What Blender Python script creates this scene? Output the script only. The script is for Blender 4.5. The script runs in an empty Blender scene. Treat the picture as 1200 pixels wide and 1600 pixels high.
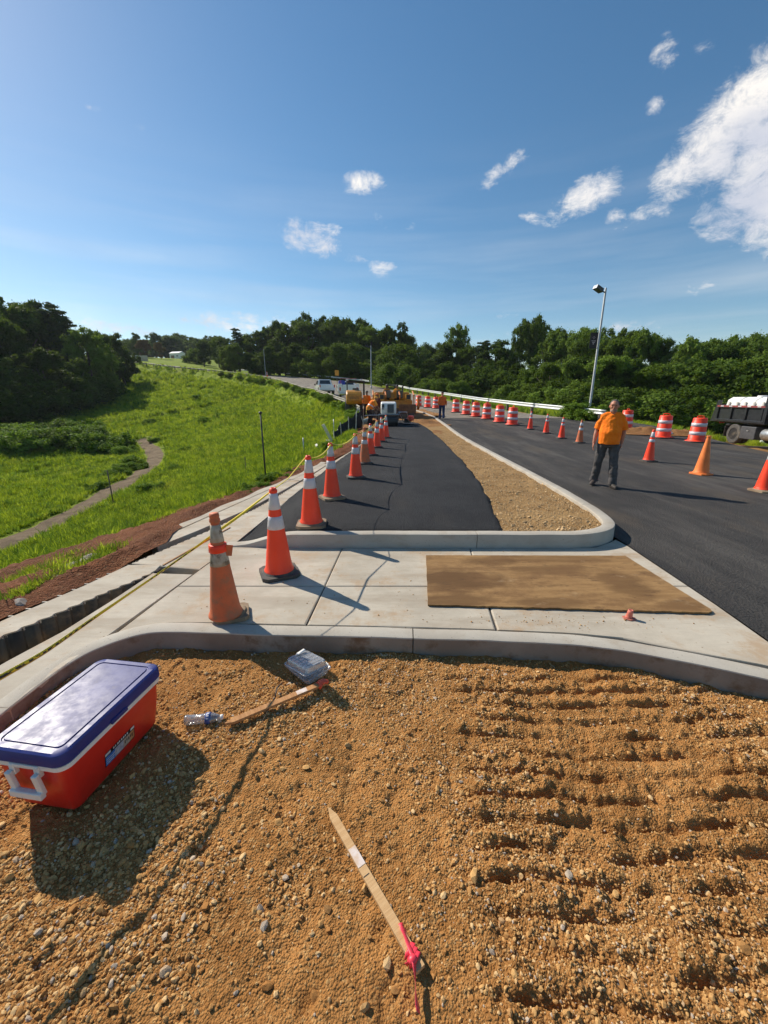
import bpy, math, random
import numpy as np
from mathutils import Vector, Matrix, Euler
random.seed(7); rng = np.random.default_rng(7)
SC = bpy.context.scene; COL = SC.collection
R = math.radians

# ------------------------------------------------------------------ camera
CAM_F, CAM_H, CAM_TILT = 620.0, 1.75, math.atan(176/620)
cam = bpy.data.cameras.new('camera'); camo = bpy.data.objects.new('camera', cam); COL.objects.link(camo)
cam.sensor_fit = 'VERTICAL'; cam.sensor_height = 24; cam.lens = 24*CAM_F/1600
cam.clip_start = 0.05; cam.clip_end = 6000
camo.location = (0, 0, CAM_H); camo.rotation_euler = (R(90)-CAM_TILT, 0, 0)
SC.camera = camo
_c, _s = math.cos(CAM_TILT), math.sin(CAM_TILT)
def ray(px, py):
    u = (px-600)/CAM_F; v = (800-py)/CAM_F
    return (u, _c+v*_s, -_s+v*_c)
def gp(px, py, z=0.0):
    d = ray(px, py); t = (z-CAM_H)/d[2]
    return (d[0]*t, d[1]*t, z)
def azel(px, py):
    d = Vector(ray(px, py)).normalized()
    return math.atan2(d.x, d.y), math.asin(d.z)

# ------------------------------------------------------------------ world, sun, exposure
SUN_EL, SUN_AZ = R(37.5), R(-52)
W = bpy.data.worlds.new('World'); SC.world = W; W.use_nodes = True
SKY_STRENGTH = 0.09
def build_world():
    nt = W.node_tree; n = nt.nodes; l = nt.links; n.clear()
    out = n.new('ShaderNodeOutputWorld'); bg = n.new('ShaderNodeBackground'); l.new(bg.outputs[0], out.inputs[0])
    sky = n.new('ShaderNodeTexSky'); sky.sky_type = 'NISHITA'; sky.sun_disc = False
    sky.sun_elevation = SUN_EL; sky.sun_rotation = SUN_AZ; sky.air_density = 1.0; sky.dust_density = 0.22; sky.ozone_density = 1.3
    hs = n.new('ShaderNodeHueSaturation'); hs.inputs['Saturation'].default_value = 1.24
    hs.inputs['Value'].default_value = 1.0; hs.inputs['Hue'].default_value = .494
    l.new(sky.outputs[0], hs.inputs['Color'])
    geo = n.new('ShaderNodeTexCoord'); sep = n.new('ShaderNodeSeparateXYZ'); l.new(geo.outputs['Generated'], sep.inputs[0])
    def m(op, a, b=None, c=None, clamp=False):
        q = n.new('ShaderNodeMath'); q.operation = op; q.use_clamp = clamp
        for i, v in enumerate((a, b, c)):
            if v is None: continue
            if isinstance(v, (int, float)): q.inputs[i].default_value = v
            else: l.new(v, q.inputs[i])
        return q.outputs[0]
    az = m('ARCTAN2', sep.outputs[0], sep.outputs[1]); el = m('ARCSINE', sep.outputs[2])
    # fine noise in direction space, warped
    mp = n.new('ShaderNodeMapping'); mp.inputs['Scale'].default_value = (1, 1, 1.7); l.new(geo.outputs['Generated'], mp.inputs[0])
    nz = n.new('ShaderNodeTexNoise'); nz.inputs['Scale'].default_value = 21; nz.inputs['Detail'].default_value = 11; nz.inputs['Roughness'].default_value = .72
    nz.inputs['Distortion'].default_value = .35
    l.new(mp.outputs[0], nz.inputs['Vector'])
    n2 = n.new('ShaderNodeTexNoise'); n2.inputs['Scale'].default_value = 5; n2.inputs['Detail'].default_value = 4
    l.new(mp.outputs[0], n2.inputs['Vector'])
    # cloud pieces: pixel-measured direction, half sizes in photo pixels, slant, weight
    CL = [(1130,215,80,66,38,1.3),(1180,160,55,72,30,1.2),(1080,262,66,44,20,1.05),(1190,300,66,54,10,1.3),(1140,335,58,34,0,1.05),(1195,235,64,72,0,1.3),
          (1250,250,60,130,0,1.0),(1235,340,80,60,0,1.0),
          (925,303,50,28,8,1.15),(885,325,38,17,25,.8),(842,343,30,11,-20,.7),(962,338,26,14,-20,.7),(1010,335,50,17,5,.72),
          (770,278,26,16,20,.62),(808,252,24,17,15,.72),
          (567,287,32,19,5,.92),(590,341,19,9,-40,.58),(482,371,48,24,-8,.95),(462,352,20,14,0,.8),(521,362,13,12,0,.8),(555,405,18,8,-5,.6),(597,422,20,16,0,.9),(642,354,9,6,0,.4),
          (508,402,12,6,0,.5),(1100,447,40,13,10,.75),(1150,443,22,6,0,.45),(1040,82,20,28,-20,.6),(1025,164,15,14,0,.68),(1098,68,20,14,0,.55),
          (155,173,18,6,0,.35),(222,200,13,6,0,.42),(370,506,95,17,0,.85),(165,512,80,12,0,.85),(420,498,40,9,0,.6),(985,513,42,11,0,.75),(795,491,20,7,0,.5),(1010,515,30,7,0,.4),(790,520,30,9,0,.35)]
    best = None
    av = n.new('ShaderNodeCombineXYZ'); l.new(az, av.inputs[0]); l.new(el, av.inputs[1])
    for (px, py, rx, ry, rot, w) in CL:
        a, e = azel(px, py); a1, e1 = azel(px+8, py); a2, e2 = azel(px, py-8)
        ax = math.hypot((a1-a)*math.cos(e), e1-e)/8*rx/math.cos(e); ay = math.hypot((a2-a)*math.cos(e), e2-e)/8*ry
        mpn = n.new('ShaderNodeMapping'); mpn.vector_type = 'TEXTURE'; mpn.inputs['Location'].default_value = (a, e, 0); mpn.inputs['Rotation'].default_value = (0, 0, R(rot)); mpn.inputs['Scale'].default_value = (ax, ay, 1)
        l.new(av.outputs[0], mpn.inputs[0]); dt = n.new('ShaderNodeVectorMath'); dt.operation = 'DOT_PRODUCT'; l.new(mpn.outputs[0], dt.inputs[0]); l.new(mpn.outputs[0], dt.inputs[1])
        g = m('MULTIPLY_ADD', dt.outputs['Value'], -.55*w, w)
        best = g if best is None else m('MAXIMUM', best, g)
    base = m('MAXIMUM', best, 0.0)
    f = m('ADD', base, m('MULTIPLY', m('SUBTRACT', nz.outputs[0], .5), 2.9))
    gate = m('MULTIPLY', base, 5.0, clamp=True)
    al = n.new('ShaderNodeMapRange'); al.interpolation_type = 'SMOOTHSTEP'; al.inputs['From Min'].default_value = .26; al.inputs['From Max'].default_value = 1.42
    l.new(f, al.inputs['Value'])
    alpha = m('MULTIPLY', m('MULTIPLY', al.outputs[0], gate), .93)
    # veil bands low in the sky
    mp3 = n.new('ShaderNodeMapping'); mp3.inputs['Scale'].default_value = (1.2, 1.2, 16); l.new(geo.outputs['Generated'], mp3.inputs[0])
    n3 = n.new('ShaderNodeTexNoise'); n3.inputs['Scale'].default_value = 2.0; n3.inputs['Detail'].default_value = 4; l.new(mp3.outputs[0], n3.inputs['Vector'])
    vr = n.new('ShaderNodeMapRange'); vr.inputs['From Min'].default_value = .42; vr.inputs['From Max'].default_value = .8; vr.inputs['To Max'].default_value = .30; l.new(n3.outputs[0], vr.inputs['Value'])
    low = n.new('ShaderNodeMapRange'); low.inputs['From Min'].default_value = .48; low.inputs['From Max'].default_value = .06; l.new(el, low.inputs['Value'])
    alpha = m('MAXIMUM', alpha, m('MULTIPLY', vr.outputs[0], low.outputs[0]))
    cr = n.new('ShaderNodeMixRGB'); cr.inputs[1].default_value = (6.0, 6.2, 7.0, 1); cr.inputs[2].default_value = (9.8, 9.3, 8.7, 1)
    shade = n.new('ShaderNodeMapRange'); shade.inputs['From Min'].default_value = .36; shade.inputs['From Max'].default_value = .6
    l.new(n2.outputs[0], shade.inputs['Value']); l.new(shade.outputs[0], cr.inputs[0])
    mx = n.new('ShaderNodeMixRGB'); l.new(alpha, mx.inputs[0]); l.new(hs.outputs[0], mx.inputs[1]); l.new(cr.outputs[0], mx.inputs[2])
    l.new(mx.outputs[0], bg.inputs['Color']); bg.inputs['Strength'].default_value = SKY_STRENGTH
build_world()
W.cycles.sampling_method = 'MANUAL'; W.cycles.sample_map_resolution = 512
sun = bpy.data.lights.new('sun', 'SUN'); suno = bpy.data.objects.new('sun', sun); COL.objects.link(suno)
sun.energy = 4.6; sun.angle = R(0.5); sun.color = (1.0, .915, .78)
suno.rotation_euler = (R(90)-SUN_EL, 0, -SUN_AZ+R(180)); suno.location = (-20, 15, 30)
SC.view_settings.view_transform = 'Standard'; SC.view_settings.look = 'None'; SC.view_settings.gamma = 1
SC.view_settings.use_curve_mapping = False; SC.view_settings.exposure = 0.36
SC.cycles.max_bounces = 6; SC.cycles.transparent_max_bounces = 24; SC.cycles.diffuse_bounces = 3; SC.cycles.use_adaptive_sampling = True; SC.cycles.adaptive_threshold = .02

# ------------------------------------------------------------------ numpy noise
def vnoise(x, y, seed=0):
    x = np.asarray(x, float); y = np.asarray(y, float)
    xi = np.floor(x).astype(np.int64); yi = np.floor(y).astype(np.int64); fx = x-xi; fy = y-yi
    fx = fx*fx*(3-2*fx); fy = fy*fy*(3-2*fy)
    def h(a, b):
        v = (a*374761393 + b*668265263 + seed*982451653) & 0xffffffff
        v = ((v ^ (v >> 13))*1274126177) & 0xffffffff
        v = (v ^ (v >> 16)) & 0xffffff
        return v/float(0xffffff)
    return (h(xi, yi)*(1-fx)+h(xi+1, yi)*fx)*(1-fy)+(h(xi, yi+1)*(1-fx)+h(xi+1, yi+1)*fx)*fy
def fbm(x, y, oct=4, seed=0, gain=.5):
    s = 0; a = 1; t = 0
    for i in range(oct):
        s = s+a*(vnoise(x, y, seed+i*17)-.5); t += a; a *= gain; x = x*2.03+11.3; y = y*2.03+5.7
    return s/t*2
def sst(e0, e1, v):
    t = np.clip((np.asarray(v, float)-e0)/(e1-e0), 0, 1); return t*t*(3-2*t)

# ------------------------------------------------------------------ mesh helpers
def tag(o, label=None, cat=None, group=None, kind=None):
    if label: o['label'] = label
    if cat: o['category'] = cat
    if group: o['group'] = group
    if kind: o['kind'] = kind
    return o
def empty(name, loc=(0,0,0), rz=0.0, label=None, cat=None, group=None):
    o = bpy.data.objects.new(name, None); COL.objects.link(o); o.location = loc; o.rotation_euler = (0, 0, rz)
    o.empty_display_size = .2
    return tag(o, label, cat, group)
def link(name, me, parent=None, loc=None, rot=None):
    o = bpy.data.objects.new(name, me); COL.objects.link(o)
    if parent: o.parent = parent
    if loc: o.location = loc
    if rot: o.rotation_euler = rot
    return o
def copy_tree(o, parent=None):
    c = o.copy(); COL.objects.link(c); c.parent = parent
    for ch in list(o.children): copy_tree(ch, c)
    return c
class MB:
    def __init__(s): s.v = []; s.f = []; s.mi = []; s.cur = 0
    def add(s, vs, fs, mat=None):
        b = len(s.v); s.v += [tuple(p) for p in vs]
        s.f += [tuple(i+b for i in f) for f in fs]; s.mi += [s.cur if mat is None else mat]*len(fs); return s
    def box(s, c, d, rot=None, taper=1.0, mat=None):
        x, y, z = d[0]/2, d[1]/2, d[2]/2; t = taper
        P = [(-x,-y,-z),(x,-y,-z),(x,y,-z),(-x,y,-z),(-x*t,-y*t,z),(x*t,-y*t,z),(x*t,y*t,z),(-x*t,y*t,z)]
        if rot: m = Euler(rot).to_matrix(); P = [m @ Vector(p) for p in P]
        P = [(p[0]+c[0], p[1]+c[1], p[2]+c[2]) for p in P]
        return s.add(P, [(0,3,2,1),(4,5,6,7),(0,1,5,4),(1,2,6,5),(2,3,7,6),(3,0,4,7)], mat)
    def prism(s, poly, z0, z1, mat=None, top=None):
        n = len(poly); P = [(x, y, z0) for x, y in poly]+[(x, y, z1) for x, y in (top or poly)]
        return s.add(P, [tuple(range(n-1, -1, -1)), tuple(range(n, 2*n))]+[(i, (i+1)%n, n+(i+1)%n, n+i) for i in range(n)], mat)
    def prismx(s, poly, x0, x1, mat=None):   # poly in (y,z), extruded along x
        n = len(poly); P = [(x0, y, z) for y, z in poly]+[(x1, y, z) for y, z in poly]
        return s.add(P, [tuple(range(n-1, -1, -1)), tuple(range(n, 2*n))]+[(i, (i+1)%n, n+(i+1)%n, n+i) for i in range(n)], mat)
    def lathe(s, prof, seg=24, c=(0,0,0), axis='z', mat=None, caps=True):
        P = []
        for k, (r, z) in enumerate(prof):
            for i in range(seg):
                a = 2*math.pi*i/seg; rr = max(r, 1e-4)
                x, y = rr*math.cos(a), rr*math.sin(a)
                if axis == 'z': q = (x, y, z)
                elif axis == 'x': q = (z, x, y)
                else: q = (y, z, x)
                P.append((q[0]+c[0], q[1]+c[1], q[2]+c[2]))
        F = []
        for k in range(len(prof)-1):
            for i in range(seg):
                j = (i+1)%seg; F.append((k*seg+i, k*seg+j, (k+1)*seg+j, (k+1)*seg+i))
        if caps: F.append(tuple(range(seg-1, -1, -1))); F.append(tuple((len(prof)-1)*seg+i for i in range(seg)))
        return s.add(P, F, mat)
    def tube(s, pts, r, seg=8, mat=None, up=(0,0,1)):
        pts = [Vector(p) for p in pts]; n = len(pts); P = []
        for k, p in enumerate(pts):
            t = (pts[min(k+1, n-1)]-pts[max(k-1, 0)]).normalized(); u = Vector(up)
            if abs(t.dot(u)) > .95: u = Vector((0, 1, 0)) if abs(t.y) < .9 else Vector((1, 0, 0))
            a = t.cross(u).normalized(); b = t.cross(a).normalized()
            q = r[k] if isinstance(r, (list, tuple)) else r
            rx, ry = q if isinstance(q, (list, tuple)) else (q, q)
            for i in range(seg):
                an = 2*math.pi*i/seg; P.append(p+a*rx*math.cos(an)+b*ry*math.sin(an))
        F = []
        for k in range(n-1):
            for i in range(seg):
                j = (i+1)%seg; F.append((k*seg+i, k*seg+j, (k+1)*seg+j, (k+1)*seg+i))
        F.append(tuple(range(seg-1, -1, -1))); F.append(tuple((n-1)*seg+i for i in range(seg)))
        return s.add(P, F, mat)
    def ell(s, c, r, seg=14, rings=9, mat=None):
        return s.lathe_s(c, r, seg, rings, mat)
    def lathe_s(s, c, r, seg, rings, mat):
        P = []
        for k in range(rings+1):
            th = math.pi*k/rings
            for i in range(seg):
                a = 2*math.pi*i/seg; q = max(math.sin(th), 1e-3)
                P.append((c[0]+r[0]*q*math.cos(a), c[1]+r[1]*q*math.sin(a), c[2]-r[2]*math.cos(th)))
        F = []
        for k in range(rings):
            for i in range(seg):
                j = (i+1)%seg; F.append((k*seg+i, k*seg+j, (k+1)*seg+j, (k+1)*seg+i))
        F.append(tuple(range(seg-1, -1, -1))); F.append(tuple(rings*seg+i for i in range(seg)))
        return s.add(P, F, mat)
    def mesh(s, name, mats, smooth=False):
        me = bpy.data.meshes.new(name); me.from_pydata(s.v, [], s.f)
        for m in (mats if isinstance(mats, (list, tuple)) else [mats]): me.materials.append(m)
        me.polygons.foreach_set('material_index', s.mi)
        if smooth: me.polygons.foreach_set('use_smooth', [True]*len(me.polygons))
        me.update(); return me
    def build(s, name, mats, parent=None, loc=None, rot=None, smooth=False, bevel=0, seg=2, angle=None):
        me = s.mesh(name, mats, smooth or bool(angle)); o = link(name, me, parent, loc, rot)
        if bevel:
            b = o.modifiers.new('bevel', 'BEVEL'); b.width = bevel; b.segments = seg; b.limit_method = 'ANGLE'; b.angle_limit = R(35); b.harden_normals = False
        if angle:
            me.set_sharp_from_angle(angle=R(angle))
        return o
def grid_mesh(name, X, Y, Z, mats, smooth=True, attrs=None):
    h, w = X.shape; co = np.stack([X, Y, Z], -1).reshape(-1, 3).astype(np.float32)
    idx = np.arange(h*w).reshape(h, w)
    F = np.stack([idx[:-1, :-1], idx[:-1, 1:], idx[1:, 1:], idx[1:, :-1]], -1).reshape(-1, 4)
    return np_mesh(name, co, F, mats, smooth, attrs)
def np_mesh(name, co, F, mats, smooth=False, attrs=None):
    me = bpy.data.meshes.new(name); co = np.asarray(co, np.float32); F = np.asarray(F, np.int32); k = F.shape[1]
    me.vertices.add(len(co)); me.vertices.foreach_set('co', co.ravel())
    me.loops.add(F.size); me.loops.foreach_set('vertex_index', F.ravel())
    me.polygons.add(len(F)); me.polygons.foreach_set('loop_start', np.arange(0, F.size, k, dtype=np.int32))
    try: me.polygons.foreach_set('loop_total', np.full(len(F), k, np.int32))
    except Exception: pass
    if smooth: me.polygons.foreach_set('use_smooth', np.ones(len(F), bool))
    for a, v in (attrs or {}).items():
        at = me.attributes.new(a, 'FLOAT', 'POINT'); at.data.foreach_set('value', np.asarray(v, np.float32).ravel())
    for m in (mats if isinstance(mats, (list, tuple)) else [mats]): me.materials.append(m)
    me.update(calc_edges=True); me.validate(); return me

# ------------------------------------------------------------------ materials
def new_mat(name):
    m = bpy.data.materials.new(name); m.use_nodes = True; nt = m.node_tree; b = nt.nodes['Principled BSDF']; return m, nt, b
class G:
    """small wrapper to write node graphs briefly"""
    def __init__(s, nt, coord='Object'):
        s.nt = nt; s.n = nt.nodes; s.l = nt.links; s.tc = s.n.new('ShaderNodeTexCoord').outputs[coord]
    def put(s, sock, v):
        if isinstance(v, (int, float)): sock.default_value = v
        elif isinstance(v, tuple): sock.default_value = v if len(v) == len(sock.default_value) else (*v, 1)
        else: s.l.new(v, sock)
    def noise(s, scale, detail=5, rough=.55, stretch=None, dist=0, vec=None, out=0):
        q = s.n.new('ShaderNodeTexNoise'); q.inputs['Scale'].default_value = scale; q.inputs['Detail'].default_value = detail
        q.inputs['Roughness'].default_value = rough; q.inputs['Distortion'].default_value = dist
        v = vec or s.tc
        if stretch:
            mp = s.n.new('ShaderNodeMapping'); mp.inputs['Scale'].default_value = stretch; s.l.new(v, mp.inputs[0]); v = mp.outputs[0]
        s.l.new(v, q.inputs['Vector']); return q.outputs[out]
    def voro(s, scale, feature='F1', out='Distance', rand=1.0):
        q = s.n.new('ShaderNodeTexVoronoi'); q.feature = feature; q.inputs['Scale'].default_value = scale; q.inputs['Randomness'].default_value = rand
        s.l.new(s.tc, q.inputs['Vector']); return q.outputs[out]
    def mr(s, v, a, b, c=0.0, d=1.0, smooth=True):
        q = s.n.new('ShaderNodeMapRange'); q.interpolation_type = 'SMOOTHSTEP' if smooth else 'LINEAR'
        for i, x in enumerate((v, a, b, c, d)): s.put(q.inputs[i], x)
        return q.outputs[0]
    def mix(s, f, a, b, mode='MIX'):
        q = s.n.new('ShaderNodeMixRGB'); q.blend_type = mode; s.put(q.inputs[0], f); s.put(q.inputs[1], a); s.put(q.inputs[2], b); return q.outputs[0]
    def math(s, op, a, b=0.0, clamp=False):
        q = s.n.new('ShaderNodeMath'); q.operation = op; q.use_clamp = clamp; s.put(q.inputs[0], a); s.put(q.inputs[1], b); return q.outputs[0]
    def attr(s, name, out='Fac'):
        q = s.n.new('ShaderNodeAttribute'); q.attribute_name = name; return q.outputs[out]
    def rnd(s): return s.n.new('ShaderNodeObjectInfo').outputs['Random']
    def bump(s, h, strength, dist=.01, normal=None):
        q = s.n.new('ShaderNodeBump'); q.inputs['Strength'].default_value = strength; q.inputs['Distance'].default_value = dist
        s.l.new(h, q.inputs['Height'])
        if normal is not None: s.l.new(normal, q.inputs['Normal'])
        return q.outputs[0]
    def hsv(s, c, h=.5, sat=1.0, v=1.0):
        q = s.n.new('ShaderNodeHueSaturation'); s.put(q.inputs['Hue'], h); s.put(q.inputs['Saturation'], sat); s.put(q.inputs['Value'], v); s.put(q.inputs['Color'], c); return q.outputs[0]
def P(name, c1, c2=None, rough=.6, scale=6, lo=.35, hi=.65, bump=0, bscale=60, bdist=.004, metal=0, spec=.5, dirt=None, dscale=3, damt=(.55,.75), stretch=None, rvar=0, coat=0, trans=0):
    m, nt, b = new_mat(name); g = G(nt); c2 = c2 or tuple(x*.8 for x in c1)
    col = g.mix(g.mr(g.noise(scale, stretch=stretch), lo, hi), c1, c2)
    if rvar: col = g.hsv(col, v=g.mr(g.rnd(), 0, 1, 1-rvar, 1+rvar, False))
    if dirt: col = g.mix(g.mr(g.noise(dscale, 8, .65), damt[0], damt[1]), col, dirt)
    nt.links.new(col, b.inputs['Base Color']); b.inputs['Metallic'].default_value = metal; b.inputs['Specular IOR Level'].default_value = spec
    nt.links.new(g.mr(g.noise(scale*3), .3, .7, max(rough-.08, .02), min(rough+.08, 1)), b.inputs['Roughness'])
    if bump: nt.links.new(g.bump(g.noise(bscale, 6, .6, stretch=stretch), bump, bdist), b.inputs['Normal'])
    if coat: b.inputs['Coat Weight'].default_value = coat; b.inputs['Coat Roughness'].default_value = .1
    if trans: b.inputs['Transmission Weight'].default_value = trans
    return m
MT = {}
def mat_concrete():
    m, nt, b = new_mat('concrete'); g = G(nt)
    c = g.mix(g.mr(g.noise(.9, 8, .7), .38, .62), (.58,.515,.41), (.44,.385,.30))
    c = g.mix(g.mr(g.noise(1.6, 8, .72, stretch=(.4,1.8,1)), .44, .66, 0, .9), c, (.36,.295,.215))
    c = g.mix(g.mr(g.noise(1.3, 9, .78), .49, .64, 0, .85), c, (.44,.29,.16))   # mud stains
    c = g.mix(g.mr(g.noise(38, 4, .75, stretch=(.12,5,1)), .42, .7, 0, .4), c, (.36,.31,.25)); c = g.mix(g.mr(g.noise(240, 3, .6), .3, .7, 0, .35), c, (.33,.30,.26))
    c = g.mix(g.math('MULTIPLY', g.mr(g.voro(14), .11, .06), g.mr(g.noise(3), .45, .55)), c, (.26,.19,.13))
    c = g.mix(g.mr(g.noise(.8, 5, .6, stretch=(1,.25,1)), .5, .8, 0, .35), c, (.62,.58,.52))
    nt.links.new(c, b.inputs['Base Color']); b.inputs['Roughness'].default_value = .85; b.inputs['Specular IOR Level'].default_value = .3
    n1 = g.noise(30, 4, .6, stretch=(.15, 6, 1)); n2 = g.noise(180, 4, .7)
    nt.links.new(g.bump(g.math('ADD', n1, g.math('MULTIPLY', n2, .7)), .35, .004), b.inputs['Normal']); return m
def mat_curb():
    m, nt, b = new_mat('curb_concrete'); g = G(nt)
    c = g.mix(g.mr(g.noise(2.1, 6, .6), .35, .68), (.50,.46,.39), (.42,.375,.31))
    c = g.mix(g.mr(g.noise(3.7, 8, .7, stretch=(1,1,2.5)), .5, .75, 0, .6), c, (.34,.26,.18))
    c = g.mix(g.mr(g.noise(260, 3, .6), .3, .7, 0, .3), c, (.30,.27,.23))
    c = g.mix(g.math('MULTIPLY', g.mr(g.voro(26), .14, .08), .7), c, (.20,.17,.14))
    nt.links.new(c, b.inputs['Base Color']); b.inputs['Roughness'].default_value = .85; b.inputs['Specular IOR Level'].default_value = .3
    nt.links.new(g.bump(g.noise(90, 6, .7), .4, .005), b.inputs['Normal']); return m
def mat_asphalt(name, c1, c2, light, tracks=0.0, rb=.6):
    m, nt, b = new_mat(name); g = G(nt)
    c = g.mix(g.mr(g.noise(.9, 8, .7), .38, .64), c1, c2)
    c = g.mix(g.mr(g.noise(110, 4, .75), .54, .70), c, light)
    c = g.mix(g.mr(g.voro(120, out='Distance'), .32, .1, 0, .55), c, tuple(x*1.5 for x in c1))
    if tracks:
        c = g.mix(g.mr(g.noise(.7, 7, .7, stretch=(1.8,.25,1)), .45, .68, 0, tracks), c, light)
        c = g.mix(g.mr(g.noise(.5, 5, .65, stretch=(1.3,.45,1)), .52, .66, 0, tracks), c, (.11,.09,.07))
    nt.links.new(c, b.inputs['Base Color']); nt.links.new(g.mr(g.noise(60), .3, .7, rb, rb+.2), b.inputs['Roughness'])
    b.inputs['Specular IOR Level'].default_value = .18
    h = g.math('ADD', g.math('MULTIPLY', g.voro(48), 1.0), g.noise(260, 3, .7)); h = g.math('ADD', h, g.math('MULTIPLY', g.noise(14, 4), .8))
    nt.links.new(g.bump(h, 1.0, .014), b.inputs['Normal']); return m
def mat_soil(name, c1, c2, c3, bump=.8, sc=1.0):
    m, nt, b = new_mat(name); g = G(nt)
    c = g.mix(g.mr(g.noise(3*sc, 7, .65), .35, .65), c1, c2)
    c = g.mix(g.mr(g.noise(45*sc, 5, .7), .5, .72), c, c3)
    c = g.mix(g.mr(g.voro(110*sc, out='Color'), .2, .9, 0, .35), c, tuple(x*.55 for x in c1))
    nt.links.new(c, b.inputs['Base Color']); b.inputs['Roughness'].default_value = .95; b.inputs['Specular IOR Level'].default_value = .15
    h = g.math('ADD', g.math('MULTIPLY', g.voro(120*sc), -.9), g.noise(60*sc, 8, .75)); h = g.math('ADD', h, g.math('MULTIPLY', g.voro(45*sc), -.8))
    nt.links.new(g.bump(h, bump, .012/sc), b.inputs['Normal']); return m
def mat_ground():
    m, nt, b = new_mat('terrain'); g = G(nt)
    gr = g.mix(g.mr(g.noise(.35, 6, .6), .35, .65), (.17,.24,.016), (.26,.31,.025))
    gr = g.mix(g.mr(g.noise(2.5, 6, .7), .45, .75), gr, (.075,.13,.018))
    gr = g.mix(g.mr(g.noise(.12, 4, .6), .56, .7, 0, .6), gr, (.15,.15,.05))
    soil = g.mix(g.mr(g.noise(1.7, 8, .7), .35, .65), (.30,.125,.055), (.20,.075,.035))
    soil = g.mix(g.mr(g.noise(9, 6, .7), .55, .75), soil, (.38,.22,.12))
    path = g.mix(g.mr(g.noise(1.5, 8, .7), .35, .65), (.17,.125,.08), (.24,.18,.115))
    odirt = g.mix(g.mr(g.noise(1.2, 8, .7), .35, .65), (.42,.24,.10), (.33,.17,.07))
    def e(a, k): return g.mr(g.math('ADD', g.attr(a), g.math('MULTIPLY', g.math('SUBTRACT', g.noise(k, 6, .7), .5), .7)), .42, .58)
    c = g.mix(e('w_soil', 1.6), gr, soil); c = g.mix(e('w_path', 1.0), c, path); c = g.mix(e('w_dirt', .8), c, odirt)
    nt.links.new(c, b.inputs['Base Color']); b.inputs['Roughness'].default_value = .95; b.inputs['Specular IOR Level'].default_value = .1
    nt.links.new(g.bump(g.math('ADD', g.noise(6, 8, .75), g.math('MULTIPLY', g.noise(40, 5, .7), .4)), .9, .12), b.inputs['Normal']); return m
def mat_leaf(name, c1, c2, c3, tr=.25, rv=.25, patch=None):
    m = bpy.data.materials.new(name); m.use_nodes = True; nt = m.node_tree; nt.nodes.clear(); g = G(nt)
    out = nt.nodes.new('ShaderNodeOutputMaterial')
    c = g.mix(g.attr('tone'), c1, c2); c = g.mix(g.mr(g.rnd(), .0, 1., 0, .6), c, c3); 
    c = g.hsv(c, v=g.mr(g.rnd(), 0, 1, 1-rv, 1+rv, False))
    if patch:
        pos = nt.nodes.new('ShaderNodeNewGeometry').outputs['Position']
        c = g.mix(g.mr(g.noise(.22, 6, .65, vec=pos), .50, .68, 0, .75), c, patch[0]); c = g.mix(g.mr(g.noise(.35, 5, .65, vec=pos, dist=.3), .52, .66, 0, .65), c, patch[1])
    d = nt.nodes.new('ShaderNodeBsdfPrincipled'); d.inputs['Roughness'].default_value = .7; d.inputs['Specular IOR Level'].default_value = .08
    t = nt.nodes.new('ShaderNodeBsdfTranslucent'); mx = nt.nodes.new('ShaderNodeMixShader'); mx.inputs[0].default_value = tr
    nt.links.new(c, d.inputs['Base Color']); nt.links.new(g.mix(.35, c, (.25,.35,.02)), t.inputs['Color'])
    nt.links.new(d.outputs[0], mx.inputs[1]); nt.links.new(t.outputs[0], mx.inputs[2]); nt.links.new(mx.outputs[0], out.inputs[0]); return m
def mat_wood(name, c1, c2, stain=None, spaint=None, sc=1.0, axis=(1,14,14)):
    m, nt, b = new_mat(name); g = G(nt)
    c = g.mix(g.mr(g.noise(4*sc, 7, .65, stretch=axis, dist=.4), .35, .68), c1, c2)
    if stain:
        c = g.mix(g.mr(g.noise(1.25, 7, .62, stretch=(.55,1.7,1), dist=.5), .42, .62, 0, .85), c, stain)
        c = g.mix(g.mr(g.noise(2.2, 9, .75, stretch=(.5,1.6,1)), .5, .66, 0, .8), c, tuple(x*.55 for x in stain))
        c = g.mix(g.mr(g.noise(2.1, 6, .6, stretch=(.7,1.2,1), dist=.2), .58, .7, 0, .6), c, (.42,.31,.19))
    nt.links.new(c, b.inputs['Base Color']); b.inputs['Roughness'].default_value = .8; b.inputs['Specular IOR Level'].default_value = .25
    nt.links.new(g.bump(g.noise(9*sc, 6, .7, stretch=axis), .4, .003), b.inputs['Normal']); return m
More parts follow.
